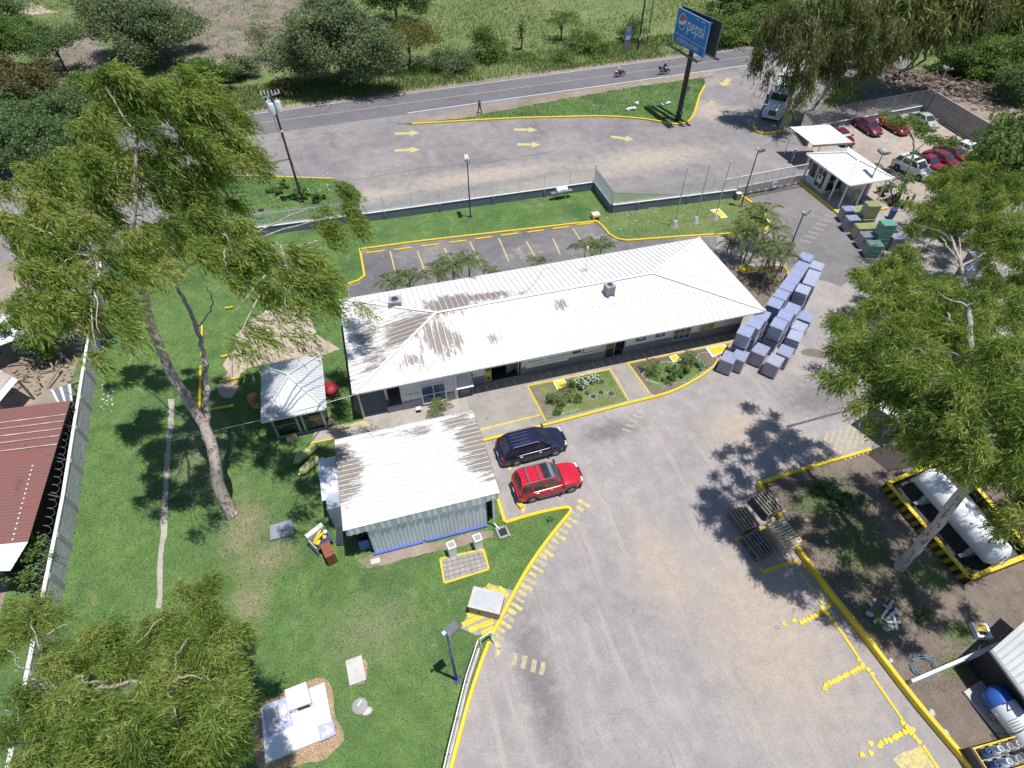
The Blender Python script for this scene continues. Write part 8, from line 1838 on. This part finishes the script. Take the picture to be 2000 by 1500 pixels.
LS = blobs_px([(1732, 525, 5.1, 1.1), (1700, 545, 4.9, 1.23), (1785, 495, 5.3, 1.3), (1755, 560, 5.0, 1.64), (1800, 540, 5.1, 2.05), (1740, 600, 4.8, 1.23), (1800, 610, 4.9, 1.77), (1845, 580, 5.1, 1.64), (1870, 640, 4.9, 1.77), (1930, 620, 5.3, 2.32), (1985, 600, 5.5, 2.32), (1820, 420, 5.6, 2.05), (1805, 445, 5.5, 1.1), (1860, 400, 5.8, 2.32), (1840, 360, 5.9, 1.64), (1890, 350, 5.9, 2.05), (1940, 400, 5.9, 2.46), (1900, 440, 5.6, 2.05), (1980, 370, 5.9, 2.18), (1960, 450, 5.8, 2.32), (1990, 480, 5.7, 2.18), (1945, 530, 5.5, 1.91), (1995, 540, 5.5, 2.05), (1760, 530, 5.2, 1.37), (1910, 330, 5.9, 1.37), (1680, 640, 4.9, 0.68), (1940, 690, 4.8, 1.77), (1820, 650, 4.8, 1.23)])
tree('eucalyptus_tree', 'bright eucalyptus crown standing behind the pale trunk at the right edge', 'tree', b3, [(tS, .24, .09), ([W(1880, 520, 4), W(1850, 480, 4.5), W(1825, 450, 4.7)], .1, .04), ([W(1897, 640, 2.6), W(1830, 590, 4), W(1770, 560, 4.5)], .1, .03), ([W(1880, 520, 4), W(1930, 490, 4.8), W(1975, 450, 5.2)], .1, .04), ([W(1876, 505, 4.2), W(1872, 450, 4.8), W(1880, 415, 5)], .07, .03)]+twigs_to([Vector(p) for p in tS[3:]]+[W(1770, 560, 4.5), W(1975, 450, 5.2)], LS[::4], .04, .012), LS, strands(LS, RS, 480, .3, .046, .55, (-.05, .05, -.3), .22, .8, 9, 3.2), L_euc2, B_euc)
# ---- dark tree at the far right edge
LD = blobs_px([(1960, 290, 6.5, 2.6), (1995, 250, 7.5, 2.6), (1990, 310, 6, 2.6), (1950, 335, 4.5, 1.8), (1985, 345, 4, 2.0), (2010, 290, 7, 2.6)]); b4 = at(1985, 400)
tree('broadleaf_tree', 'dense dark green tree at the right edge above the end of the car row', 'tree', b4, [([b4, b4+Vector((.2, .3, 2.5)), Vector(LD[0][:3])], .3, .1)], LD, strands(LD, RS, 240, .5, .13, .9, (-.3, -.2, -.6), .6, .4), L_mid, B_dark)
# ---- drooping eucalyptus by the truck, and the far row on the right
b5 = at(1527, 250); t5 = [b5, W(1541, 205, 2.6), W(1550, 150, 5), W(1570, 110, 8), W(1590, 70, 11)]
b6 = at(1603, 200); t6 = [b6, W(1622, 160, 2.6), W(1640, 130, 4.6), W(1660, 90, 8)]
L5 = blobs_px([(1492, 90, 9, 1.6), (1478, 115, 7.6, 1.0), (1505, 135, 7, .8), (1520, 55, 11, 2.3), (1560, 35, 12, 2.6), (1545, 100, 9, 2.0), (1550, 150, 6.5, 1.5), (1553, 190, 4.8, 1.0), (1590, 80, 10.5, 2.2), (1580, 145, 7, 1.4), (1600, 15, 13, 2.8), (1530, 15, 13, 2.4), (1545, 215, 3.8, .5), (1625, 105, 8, 1.4)])
tree('eucalyptus_tree', 'drooping eucalyptus leaning over the white semi truck', 'tree', b5, [(t5, .36, .12), ([W(1550, 150, 5), W(1575, 150, 6), W(1600, 130, 7)], .1, .04)]+twigs_to([Vector(p) for p in t5[2:]], L5[::2], .07, .02), L5, strands(L5, RS, 140, .55, .085, 1.5, (.05, -.1, -1.0), .26, .34, 9, 3), L_eucd, B_euc)
L6 = blobs_px([(1640, 55, 11, 2.8), (1680, 85, 9.5, 2.4), (1640, 115, 7.6, 1.8), (1700, 35, 12, 3.0), (1662, 150, 6, .8), (1628, 160, 5.4, .6), (1720, 95, 8.6, 2.0), (1690, 128, 6.6, 1.1), (1650, 10, 13, 3.2), (1745, 60, 10.5, 2.6), (1610, 110, 8, 1.8)])
tree('eucalyptus_tree', 'leaning eucalyptus with drooping branches behind the chain link fence', 'tree', b6, [(t6, .32, .12)]+twigs_to([Vector(p) for p in t6[2:]], L6[::2], .07, .02), L6, strands(L6, RS, 135, .55, .09, 1.4, (.1, -.1, -1.0), .28, .34, 9, 2.6), L_eucd, B_euc)
for i, (bx_, by_, tx, ty, tz, bl_, lab) in enumerate(((1792, 112, 1830, 30, 9, [(1800, 30, 10, 3.2), (1770, 5, 12, 3), (1840, 20, 11, 3)], 'slanting eucalyptus trunk beside the grey minivan'), (1808, 116, 1815, 20, 10, [(1830, -10, 12, 3.2), (1790, -10, 12, 3)], 'slim eucalyptus trunk just right of the minivan'), (1877, 96, 1900, 5, 10, [(1890, 15, 11, 2.4), (1920, 0, 12, 2.8)], 'pale slim eucalyptus trunk in front of the dark red truck'), (1735, 60, 1745, -30, 12, [(1735, 10, 10, 2.8), (1760, 55, 7, 2.0)], 'olive eucalyptus left of the grey minivan'), (1960, 30, 1965, -40, 10, [(1960, 0, 8, 3.0), (1990, 10, 8, 3)], 'eucalyptus at the top right corner beyond the highway'))):
 b_ = at(bx_, by_); Lx = blobs_px(bl_); tp_ = W(tx, ty, tz)
 tree('eucalyptus_tree', lab, 'tree', b_, [([b_, b_.lerp(tp_, .5), tp_], .22, .09)], Lx, strands(Lx, RS, 150, .9, .17, 1.6, (.1, -.1, -1), .7, .35), L_eucd, B_pale, 'trees along the highway at the right')
# ---- small leaning tree among the cars
b7 = at(1727, 392); t7 = [b7, W(1760, 372, 1.2), W(1774, 335, 2.6), W(1784, 300, 3.6), W(1783, 270, 4.6), W(1770, 250, 5.4)]
L7 = blobs_px([(1768, 240, 5.6, 1.2, .4), (1740, 232, 5.8, 1.0, .3), (1800, 255, 5.0, 1.3, .35), (1830, 270, 4.6, 1.2, .3), (1860, 278, 4.4, 1.0, .3), (1790, 235, 5.6, 1.0, .4), (1725, 222, 5.8, .7, .3), (1778, 305, 3.6, .5), (1765, 365, 1.9, .8), (1775, 350, 2.2, .5)])
tree('small_tree', 'small leaning tree with flat sparse crown over the parked cars', 'tree', b7, [(t7, .16, .06), ([W(1784, 300, 3.6), W(1815, 275, 4.4), W(1860, 278, 4.4)], .07, .025), ([W(1783, 270, 4.6), W(1745, 235, 5.6)], .06, .02)], L7, bushy(L7, RS, 150, .22, .3), L_mid, B_dark)
# ---- far trees over the highway
def far_tree(name, label, bx_, by_, h, r, m, n=6, per=150, L=.36, flat=.75, bark=B_dark, trunk_h=.22, group='trees and bushes beyond the highway', cat='tree', sprawl=.85, seed=0, shell=.45):
 n += 7; per *= .8; L *= .8; b_ = at(bx_, by_); r2 = random.Random(seed+bx_*7); bl = []
 for i in range(n):
  a = i*2.4+r2.random(); q = r*sprawl*r2.uniform(.8, 1.25)*math.sqrt((i+.3)/n); rr_ = r*r2.uniform(.2, .44)
  bl.append((b_.x+q*math.cos(a), b_.y+q*math.sin(a), max(rr_*flat*.9+.1, h*trunk_h+(h-h*trunk_h)*r2.uniform(.12, .85)*(1-.3*q/r)), rr_, flat))
 bl.append((b_.x, b_.y, h-r*.4, r*.5, flat)); tp_ = b_+Vector((r2.uniform(-.3, .3), r2.uniform(-.3, .3), h*.75))
 tr_ = [([b_, b_.lerp(tp_, .5)+Vector((.2, 0, 0)), tp_], .06+.022*h, .05)]+[([b_.lerp(tp_, .45), b_.lerp(tp_, .6).lerp(Vector(q[:3]), .5), Vector(q[:3])], .03+.01*h, .02) for q in bl[:5]]
 return tree(name, label, cat, b_, tr_, bl, bushy(bl, RS, per, L, .25+.06*r, shell, .6, 2.2+8/r), m, bark, group)
far_tree('broadleaf_tree', 'large grey green tree beside the highway above the utility pole', 672, 168, 11.5, 7.5, L_grey, 12, 170, .40, shell=.4)
far_tree('broadleaf_tree', 'dark tree at the top edge behind the large grey green one', 775, 48, 11, 5.5, L_deep, 9, 150, .45)
far_tree('acacia_tree', 'yellow green acacia with open twiggy crown near the highway', 800, 132, 6.2, 5.0, L_yg, 8, 75, .30, .5, trunk_h=.5)
far_tree('broadleaf_tree', 'wide dark grey green tree in the field behind the big eucalyptus', 300, 118, 10.5, 8.0, L_grey, 13, 150, .42)
far_tree('broadleaf_tree', 'sapling with thin trunk casting a dark shadow on the ploughed field', 520, 118, 5.5, 2.4, L_grey, 5, 70, .3, trunk_h=.4)
far_tree('broadleaf_tree', 'small rounded tree on grey soil at the upper left', 128, 140, 6.0, 4.6, L_deep, 8, 120, .34, .55, trunk_h=.5)
far_tree('bush', 'dense bush in the pasture left of the small conical tree', 950, 112, 4.6, 3.2, L_mid, 7, 130, .34, cat='bush', trunk_h=.1)
far_tree('small_tree', 'narrow conical little tree alone in the pasture', 1018, 96, 4.6, 1.2, L_deep, 5, 150, .25, 1.3, sprawl=.3)
far_tree('small_tree', 'small umbrella shaped tree alone in the pasture', 1095, 78, 4.2, 2.6, L_mid, 6, 90, .3, .4, trunk_h=.6)
far_tree('bush', 'low round bush in weeds left of the blue roadside sign', 1150, 98, 2.6, 2.8, L_mid, 6, 130, .32, cat='bush', trunk_h=.1)
far_tree('bush', 'dark bush right behind the blue roadside sign', 1232, 80, 3.4, 2.4, L_deep, 6, 130, .3, cat='bush', trunk_h=.1)
far_tree('bush', 'leafy bush at the verge below the yellow green acacia', 880, 135, 2.8, 3.6, L_grey, 7, 110, .3, cat='bush', trunk_h=.1)
far_tree('bush', 'short bush beside the highway right of the acacia', 1095, 118, 1.8, 1.8, L_mid, 5, 130, .26, cat='bush', trunk_h=.1)
far_tree('small_tree', 'thin stemmed tree rising behind the billboard', 1400, 40, 6, 2.2, L_mid, 5, 80, .35, .4, trunk_h=.7)
for i, (x, y, h, r, m_, lab) in enumerate(((1445, 78, 4.5, 4.4, L_mid, 'broad bush mass to the right of the billboard frame'), (1425, 40, 5, 4.2, L_mid, 'bush farther up behind the billboard'), (1480, 42, 6, 5.0, L_mid, 'large bush behind the drooping eucalyptus'), (1415, 88, 3, 2.6, L_mid, 'low bush touching the highway edge by the billboard'), (1470, 15, 7, 5.0, L_deep, 'dark bush at the top edge right of the billboard'))): far_tree('bush', lab, x, y, h, r, m_, 8, 130, .40, cat='bush', trunk_h=.1, seed=i)
for i, (x, y, h, r, m_, lab) in enumerate(((45, 225, 8, 5.0, L_brn, 'rusty brown tree at the left edge above the dark grove'), (30, 150, 9, 5.6, L_mid, 'green tree at the left edge below the track'), (30, 70, 6, 4.4, L_deep, 'dark round tree at the top left corner'), (60, 300, 6.5, 5.0, L_deep, 'dark spreading tree in the left grove'), (150, 262, 5.5, 4.4, L_deep, 'dark rounded tree in the left grove beside the eucalyptus'), (105, 330, 6, 4.6, L_deep, 'nearest dark tree of the left grove'), (185, 215, 4.5, 3.6, L_mid, 'leafy bush above the left grove'), (15, 330, 6, 4.0, L_deep, 'dark tree of the grove cut by the left edge'), (95, 185, 3.4, 2.4, L_brn, 'low bush with reddish dead branches'), (410, 175, 4.2, 3.4, L_mid, 'green bush behind the eucalyptus near the road'), (470, 150, 3.0, 2.6, L_grey, 'grey bush at the edge of the ploughed field'), (555, 182, 1.6, 2.0, L_brn, 'brown scrubby bush above the utility pole top'))): far_tree('broadleaf_tree' if h > 5 else 'bush', lab, x, y, h, r, m_, 9, 170, .36, .6, cat='tree' if h > 5 else 'bush', trunk_h=.2, seed=i+20, group='trees of the left grove')
for i, (x, y, h, r, m_, lab) in enumerate(((1960, 150, 6, 5.0, L_mid, 'big bush at the right edge beyond the debris heap'), (1900, 150, 5.5, 4.4, L_mid, 'bush in front of the highway right of the minivan'), (1850, 140, 3.6, 3.0, L_mid, 'low bush below the pale slim trunk'), (1990, 110, 7, 5.0, L_mid, 'tall bush at the upper right edge'), (1990, 200, 5.5, 4.2, L_deep, 'dark bush at the right end of the debris heap'), (1700, 135, 3, 2.6, L_deep, 'dark scrub at the left end of the debris heap'), (1930, 100, 5, 3.6, L_mid, 'bush hiding the lower half of the dark red truck'))): far_tree('bush', lab, x, y, h, r, m_, 8, 150, .36, cat='bush', trunk_h=.1, seed=i+50, group='bushes beyond the car lot')
LN = blobs_px([(80, 620, 3.5, 1.8), (50, 590, 3.6, 1.6), (120, 640, 2.6, 1.5), (70, 670, 2.0, 1.4), (150, 600, 4, 1.5)]); b8 = at(95, 690)
tree('broadleaf_tree', 'dark leafy tree growing behind the block wall over the rubble', 'tree', b8, [([b8, b8+Vector((0, 0, 1.8)), Vector(LN[0][:3])], .2, .08)], LN, bushy(LN, RS, 300, .22, .3), L_mid, B_dark)
LN = blobs_px([(60, 1085, 1.6, 1.2), (45, 1115, 1.4, 1.0), (75, 1110, 1.2, .9)]); b9 = at(60, 1120)
tree('broadleaf_bush', 'bright leafy bush between the rusty roof and block wall', 'bush', b9, [([b9, b9+Vector((0, 0, 1.0))], .08, .04)], LN, bushy(LN, RS, 380, .2, .2), L_mid, B_dark)
LN = blobs_px([(5, 650, 2.5, .9), (0, 665, 2.0, .8)]); b10 = at(2, 690); tree('broadleaf_bush', 'small green bush between the tin shacks at the left edge', 'bush', b10, [([b10, b10+Vector((0, 0, 1.5))], .08, .04)], LN, bushy(LN, RS, 260, .2, .2), L_mid, B_dark)
# ---- palms
def palm(name, label, base, h, n, fl, m=L_palm, stems=1, group='palms around the office', lean=0.0, seed=0):
 r2 = random.Random(seed+int(base[0]*50)); t = thing(name, label, 'palm', base, 0, group); Pm = []; Dm = []; Lm = []; Wm = []; Tm = []; rb = MB(); b_ = Vector(base)
 for s in range(stems):
  a = s*2.4+r2.random(); hh = h*(1 if s == 0 else r2.uniform(.55, .95)); off_ = Vector((math.cos(a), math.sin(a), 0))*(.35*s**.5 if stems > 1 else 0)
  tp_ = off_*1.9+Vector((lean*r2.uniform(-1, 1), lean*r2.uniform(-1, 1), hh)); mb = MB(); pts = smooth_line([off_, off_*1.3+Vector((0, 0, hh*.5)), tp_], 4); mb.path(pts, [.1-.035*i/(len(pts)-1) for i in range(len(pts))], 7); part('stem', mb, B_pale if h > 1.2 else B_dark, t)
  for k in range(n):
   a = k*2*math.pi/n+r2.uniform(-.25, .25); up_ = r2.uniform(.3, 1.5); d = Vector((math.cos(a), math.sin(a), up_)).normalized(); Lf = fl*r2.uniform(.75, 1.15); prev = None; ctn = r2.gauss(.5, .16)
   spine = [tp_+d*(Lf*q)+Vector((0, 0, -.62*Lf*q**2.2)) for q in [i/9 for i in range(10)]]; rb.path(spine, .012, 3, caps=False)
   for i in range(1, 10):
    tg = (spine[i]-spine[i-1]).normalized(); sd = tg.cross(Vector((0, 0, 1))).normalized(); ll = fl*.23*math.sin(math.pi*(.12+.86*i/10))+.03
    for sg in (-1, 1):
     for e in (0, .33, .66):
      p = spine[i-1].lerp(spine[i], e)+b_; dd_ = sd*sg+tg*.95+Vector((0, 0, -.2+r2.uniform(-.2, .15)))
      Pm.append(p[:]); Dm.append(dd_[:]); Lm.append(ll*r2.uniform(.8, 1.15)); Wm.append(.03*fl/1.6+.014); Tm.append(ctn+r2.gauss(0, .12))
 part('frond_ribs', rb, mat('frond_rib', (.2, .2, .08), (.26, .25, .1), 3, .7), t)['kind'] = 'stuff'
 link('crown', leaf_mesh('crown', np.array(Pm)-np.array(base[:]), np.array(Dm), np.array(Lm), np.array(Wm), np.array(Tm), m, RS), t); return t
def gp(x, y, z=.05): q = at(x, y); return Vector((q.x, q.y, z))
YP = 41.2
for i, (x, h, n, fl, lab) in enumerate(((760, 2.4, 12, 1.7, 'first palm from the left behind the office roof'), (792, 2.4, 12, 1.7, 'second palm from the left behind the office roof'), (848, 2.7, 13, 1.9, 'third palm behind the office, left of a dense trio'), (880, 2.9, 14, 2.0, 'middle palm of the dense trio behind the office roof'), (912, 3.0, 14, 2.0, 'right palm of the dense trio with upright fronds'), (958, 1.7, 9, 1.2, 'small yellowish palm behind the middle of the office'), (1034, 2.0, 10, 1.4, 'lone small palm behind the middle of the office'), (1136, 2.5, 12, 1.7, 'left palm of the pair behind the antenna mast'), (1168, 2.4, 12, 1.7, 'right palm of the pair behind the antenna mast'))):
 q = on_y(x, 600, YP); p3 = at_depth(x, 545 if x < 930 else 510, YP); x_ = (at(x, 520 if x < 1000 else 480, 2.5)).x
 palm('palm', lab, Vector((x_, YP+.2*(i % 2), .03)), h*1.12, n, fl*1.2, seed=i)
for i, (x, y, h, n, fl, st, lab) in enumerate(((1452, 512, 3.4, 12, 2.2, 3, 'clump of palms nearest the lawn at the office end'), (1470, 482, 4.0, 12, 2.3, 3, 'tallest palm clump beside the curved kerb'), (1500, 548, 3.4, 12, 2.1, 4, 'dense palm clump beside the navy lamp post'), (1425, 500, 2.6, 11, 1.9, 2, 'palm clump touching the right hip of the roof'), (1487, 560, 1.6, 10, 1.5, 1, 'low palm in a ring of white stones'))): palm('palm', lab, gp(x, y), h, n-2, fl*1.08, stems=st, lean=.3, seed=30+i)
palm('palm', 'young palm growing beside the barred cage on the office walk', Vector((2.55, 28.55, .13)), .55, 13, 1.25, seed=60)
palm('palm', 'small palm at the left end of the left flower bed', Vector((11.4, 26.9, .15)), .4, 11, 1.2, seed=61); palm('palm', 'tiny yellowish palm in the middle of the left bed', Vector((12.1, 27.6, .15)), .35, 9, .9, seed=62)
palm('palm', 'small palm at the walk side of the right flower bed', Vector((19.1, 27.9, .15)), .5, 12, 1.2, seed=63); palm('palm', 'second small palm in the right bed beside the stone ring', Vector((22.4, 28.0, .15)), .5, 12, 1.1, seed=64)
# ---- flower bed plants
M_flw = mat('white_petal', (.75, .74, .74), (.68, .67, .68), 9, .6); M_flp = mat('pink_petal', (.62, .22, .36), (.7, .35, .46), 9, .6)
def bedplant(name, label, x, y, r, h, m, flowers=None, nf=0, L=.12, per=420, z=.15, group='plants in the office flower beds'):
 b_ = Vector((x, y, z)); bl = [(x, y, z+h*.55, r, max(.3, h*.5/r)), (x+r*.4, y+r*.2, z+h*.4, r*.6, .8), (x-r*.3, y-r*.35, z+h*.4, r*.6, .8)]
 t = tree(name, label, 'plant', b_, [([b_, b_+Vector((.03, 0, h*.6))], .02, .01)], bl, bushy(bl, RS, per, L, .07), m, B_dark, group)
 if nf:
  mb = MB(); r2 = random.Random(int(x*77))
  for k in range(nf): a = r2.random()*6.3; q = r*1.1*math.sqrt(r2.random()); mb.ball((q*math.cos(a), q*math.sin(a), h*.75+r2.uniform(-.15, .2)), (.05, .05, .03), 6, 3)
  part('blossoms', mb, flowers, t)['kind'] = 'stuff'
 return t
bedplant('flowering_shrub', 'tall shrub with pink flowers in the left bed', 12.55, 28.0, .42, 1.3, L_mid, M_flp, 14)
bedplant('flowering_plant', 'large white flowering plant in the middle of the left bed', 13.5, 28.0, .55, .7, L_mid, M_flw, 60); bedplant('flowering_plant', 'white flowering plant farthest right in the left bed', 14.5, 28.2, .4, .6, L_mid, M_flw, 36)
bedplant('low_shrub', 'small dark shrub at the left bed corner near the walk', 10.6, 27.2, .35, .45, L_deep); bedplant('low_shrub', 'bushy green shrub at the lower left of the left bed', 11.0, 26.1, .45, .5, L_mid); bedplant('low_shrub', 'green clump right of the small palm in the left bed', 12.7, 26.7, .4, .45, L_mid)
for i, (x, y) in enumerate(((13.9, 26.7), (15.3, 26.6), (14.6, 26.9), (13.6, 27.1), (15.0, 27.9))):
 bedplant('ringed_plant', f"little plant in a ring of white pebbles, {ordinal(i)} in the left bed", x, y, .16, .25, L_deep, None, 0, .1);
 mb = MB(); mb.lathe([(.26, 0), (.26, .012)], (0, 0, .156), 14); o = solid('planting_hole', mb, M_soil, 'round dark planting hole in the turf of the left bed', 'hole', 'planting holes in the left bed', base=(0, 0, 0)); o.location = (x, y, 0)
 r2 = random.Random(i)
 mb = MB()
 for k in range(12): a = k*.523; mb.ball((.28*math.cos(a), .28*math.sin(a), .17), (.05, .045, .04), 6, 4, jit=.2, seed=k)
 if i in (0, 1, 2): o = solid('pebble_ring', mb, M_stone, f"ring of white pebbles round the {ordinal(i)} little plant of the left bed", 'stones', base=(0, 0, 0)); o.location = (x, y, 0)
bedplant('low_shrub', 'dense dark shrub in the middle of the right bed', 20.6, 27.3, .6, .55, L_deep); bedplant('low_shrub', 'green shrub at the centre of the right bed', 21.4, 27.0, .55, .6, L_mid); bedplant('variegated_plant', 'pale variegated plant at the kerb end of the right bed', 23.3, 27.3, .5, .5, leaf_mat('variegated_leaf', (.10, .2, .12), (.28, .42, .32), (.5, .62, .5)), None, 0, .14); bedplant('low_shrub', 'low green patch near the front of the right bed', 20.0, 26.6, .5, .3, L_mid)
mb = MB(); r2 = random.Random(6)
def pebbles(mb, pts, step=.13, r=.055):
 P_ = smooth_line([Vector((x, y, .17)) for x, y in pts], 6); acc = 0
 for a, b in zip(P_, P_[1:]):
  n = max(1, int((b-a).length/step))
  for k in range(n): p = a.lerp(b, k/n); mb.ball((p.x+r2.uniform(-.03, .03), p.y+r2.uniform(-.03, .03), p.z), (r*r2.uniform(.8, 1.3), r*r2.uniform(.8, 1.2), r*.7), 6, 4, jit=.2, seed=int(p.x*999) % 97)
for nm, pts in (('curved row of white stones along the left end of the right bed', [(18.9, 28.2), (18.4, 27.8), (18.5, 27.2), (18.9, 26.8), (19.2, 26.5)]), ('white stones in a ring at the pallet end of the right bed', [(23.1, 28.1), (23.6, 28.6), (24.4, 28.6), (24.8, 28.1), (24.7, 27.5), (24.2, 27.1), (23.9, 26.9)]), ('white stones lining the kerb side of the right bed', [(19.2, 26.1), (20.2, 26.25), (21.2, 26.2), (22.2, 26.5), (23.0, 26.8), (23.8, 27.0)]), ('short row of white stones in the turf of the right bed', [(20.4, 28.6), (21.0, 28.5), (21.3, 28.1), (22.0, 27.9)]), ('strip of white stones along the front of the left bed', [(11.0, 25.75), (11.8, 25.8), (12.6, 25.82)])):
 mb = MB(); pebbles(mb, pts, .11 if 'strip' in nm or 'lining' in nm else .13); o = solid('stone_edging', mb, M_stone, nm, 'stones', base=(0, 0, 0)); o['kind'] = 'stuff'
bedplant('low_shrub', 'tiny bright plant at the tip of the lawn by the kerb', *at(1075, 1017)[:2], .16, .3, L_mid, z=.05); bedplant('spiky_plant', 'spiky agave like plant in the right garden near the stones', *at(1795, 1206)[:2], .35, .4, L_palm, None, 0, .3, 120, .06)
for i, (x, y, r, h, lab) in enumerate(((590, 385, 1.0, .9, 'leafy shrub at the foot of the utility pole'), (545, 372, 1.3, .7, 'low green creeper patch on the verge by the kerb'), (625, 392, .9, 1.2, 'spiky shrub right of the guy wire'), (1745, 405, .8, .9, 'dark shrub round the foot of the leaning tree'), (1720, 378, .9, 1.0, 'twiggy bush behind the gate house'))): bedplant('shrub', lab, *at(x, y)[:2], r, h, L_deep if i > 2 else L_mid, None, 0, .2, 220, .05, 'shrubs round the yard')
for i, (x, y, r, lab) in enumerate(((1600, 950, 1.0, 'first patch of ground ivy in the shaded garden'), (1650, 980, 1.3, 'second patch of ground ivy under the right tree'))): bedplant('ground_ivy', lab, *at(x, y)[:2], r, .3, L_deep, None, 0, .14, 160, .06, 'ivy patches in the shaded garden')
bedplant('creeper', 'green creeper at the base of the left block wall', -19.9, 15.6, .6, .4, L_mid, None, 0, .14, 300, .05, 'shrubs round the yard')
# ---- grass blades
def grass(name, label, poly, per, L, Wd, z, m, seed, keep=None, lean=.35):
 rng = np.random.default_rng(seed); xs = [p[0] for p in poly]; ys = [p[1] for p in poly]; A = (max(xs)-min(xs))*(max(ys)-min(ys)); n = int(A*per)
 x = rng.uniform(min(xs), max(xs), n); y = rng.uniform(min(ys), max(ys), n); k = np_inside(x, y, poly)
 if keep is not None: k &= keep(x, y, rng)
 x, y = x[k], y[k]; n = len(x); P = np.stack([x, y, np.full(n, z)], 1); D = np.stack([rng.normal(0, lean, n), rng.normal(0, lean, n), np.ones(n)], 1)
 pat = np.sin(x*.9+1.7*np.sin(y*.7))*np.sin(y*1.1+1.3*np.sin(x*.6)); T = .42+.16*pat+rng.normal(0, .16, n)
 Ln = L*rng.uniform(.5, 1.4, n)
 me = leaf_mesh(name, P, D, Ln, Wd*rng.uniform(.7, 1.3, n), T, m, rng, .4); o = link(name, me); tag(o, label, 'grass', kind='stuff'); return o
def clear_lawn(x, y, rng):
 k = np.ones(len(x), bool)
 for bx0, bx1, by0, by1 in ((-9, -5, 29, 34.2), (-4.5, 4.6, 18.2, 25.6), (-5.8, -4.3, 20.8, 24.6), (-3.1, 29.2, 29, 40.2), (-6.4, 4.7, 25.6, 29.3)): k &= ~((x > bx0) & (x < bx1) & (y > by0) & (y < by1))
 for nm in ('lawn_path', 'mulch_bed', 'mulch_bed.001', 'sandy_patch', 'striped_pad', 'bare_strip'):
  pl = [v.co for v in bpy.data.objects[nm].data.vertices]; k &= ~np_inside(x, y, pl)
 for pl in (ps, [A_, B_, C_, D_]): k &= ~np_inside(x, y, pl)
 return k & (rng.random(len(x)) < np.clip(1.25-y/60, .35, 1))
grass('lawn_grass', 'short green grass blades of the big left lawn', lawn_poly, 150, .085, .03, .05, L_grass, 1, clear_lawn, .6)
grass('lawn_grass', 'grass blades of the corner lawn with flagpoles', flag_poly+[Vector((39.2, 49.8, 0)), Vector((25.2, 50.4, 0))], 60, .1, .04, .055, L_grass, 2, None, .6)
isl = px_line(isl_top)[:-1]+[p for p in reversed(isl_kerb)]
grass('verge_grass', 'rough grass on the traffic island', isl, 40, .16, .06, .06, L_grass, 3, lambda x, y, r: ~np_inside(x, y, [v.co for v in bpy.data.objects['worn_footpath'].data.vertices]), .5)
grass('verge_grass', 'rough grass round the utility pole', kl+px_line([(690, 362), (705, 380), (700, 436), (445, 470), (330, 480)]), 40, .16, .06, .05, L_grass, 4, None, .5)
vp = [hwy(-70, -hw_w/2-.5), hwy(115, -hw_w/2-.5), hwy(115, -hw_w/2-10), hwy(-70, -hw_w/2-10)]
grass('roadside_weeds', 'tall weeds along the far side of the highway', vp, 30, .42, .11, 0, L_weed, 5, lambda x, y, r: (r.random(len(x)) < .35+.65*(np.sin(x*.31)*np.sin(y*.23+x*.11) > -.25)), .4)
pp = px_line([(-40, 130), (300, 165), (600, 120), (800, 150), (1440, 60), (2000, -20), (1800, -90), (600, -90), (-40, -40)])
soil_polys = [[v.co for v in o.data.vertices] for o in bpy.data.objects if o.name.startswith(('ploughed_field', 'field_soil'))]
def past_keep(x, y, r):
 k = r.random(len(x)) < .3+.7*(np.sin(x*.13+2*np.sin(y*.09))*np.sin(y*.17) > -.2)
 on = np.zeros(len(x), bool)
 for q in soil_polys: on |= np_inside(x, y, q)
 return k & (~on | (r.random(len(x)) < .22))
grass('pasture_grass', 'rough pasture grass stretching beyond the highway', pp, 7.0, .34, .15, -.02, L_weed, 6, past_keep, .7)
grass('garden_grass', 'thin grass of the shaded right garden', px_line([(1500, 960), (1590, 930), (1660, 935), (1720, 1000), (1740, 1080), (1800, 1160), (1780, 1210), (1720, 1230), (1660, 1190), (1600, 1110), (1545, 1040)]), 110, .12, .035, .055, L_grass, 7, None, .6)
grass('garden_grass', 'straggly grass beside the white garden wall', px_line([(1770, 1330), (1880, 1230), (1900, 1330), (1820, 1360)]), 70, .1, .03, .055, L_grass, 8, None, .7)
for k_, bp in enumerate((bedA, [Vector((18.6, 28.6, 0)), Vector((23.4, 28.9, 0)), Vector((23.6, 27.4, 0)), Vector((22.3, 26.3, 0)), Vector((20, 26.2, 0)), Vector((18.6, 26.6, 0))])):
 grass('bed_grass', ['short turf of the left flower bed', 'short turf of the right flower bed'][k_], [Vector((p.x*.94+.06*(13 if k_ == 0 else 21), p.y*.92+.08*27.3, 0)) for p in bp], 120, .08, .025, .155, L_grass, 9+k_, None, .6)
vt = world_poly([(56, 68), (64, 67), (85, 72), (85, 83), (62, 75)]); grass('verge_grass', 'thin verge grass between the side lane and the highway', vt, 10, .3, .1, 0, L_weed, 12, None, .5)
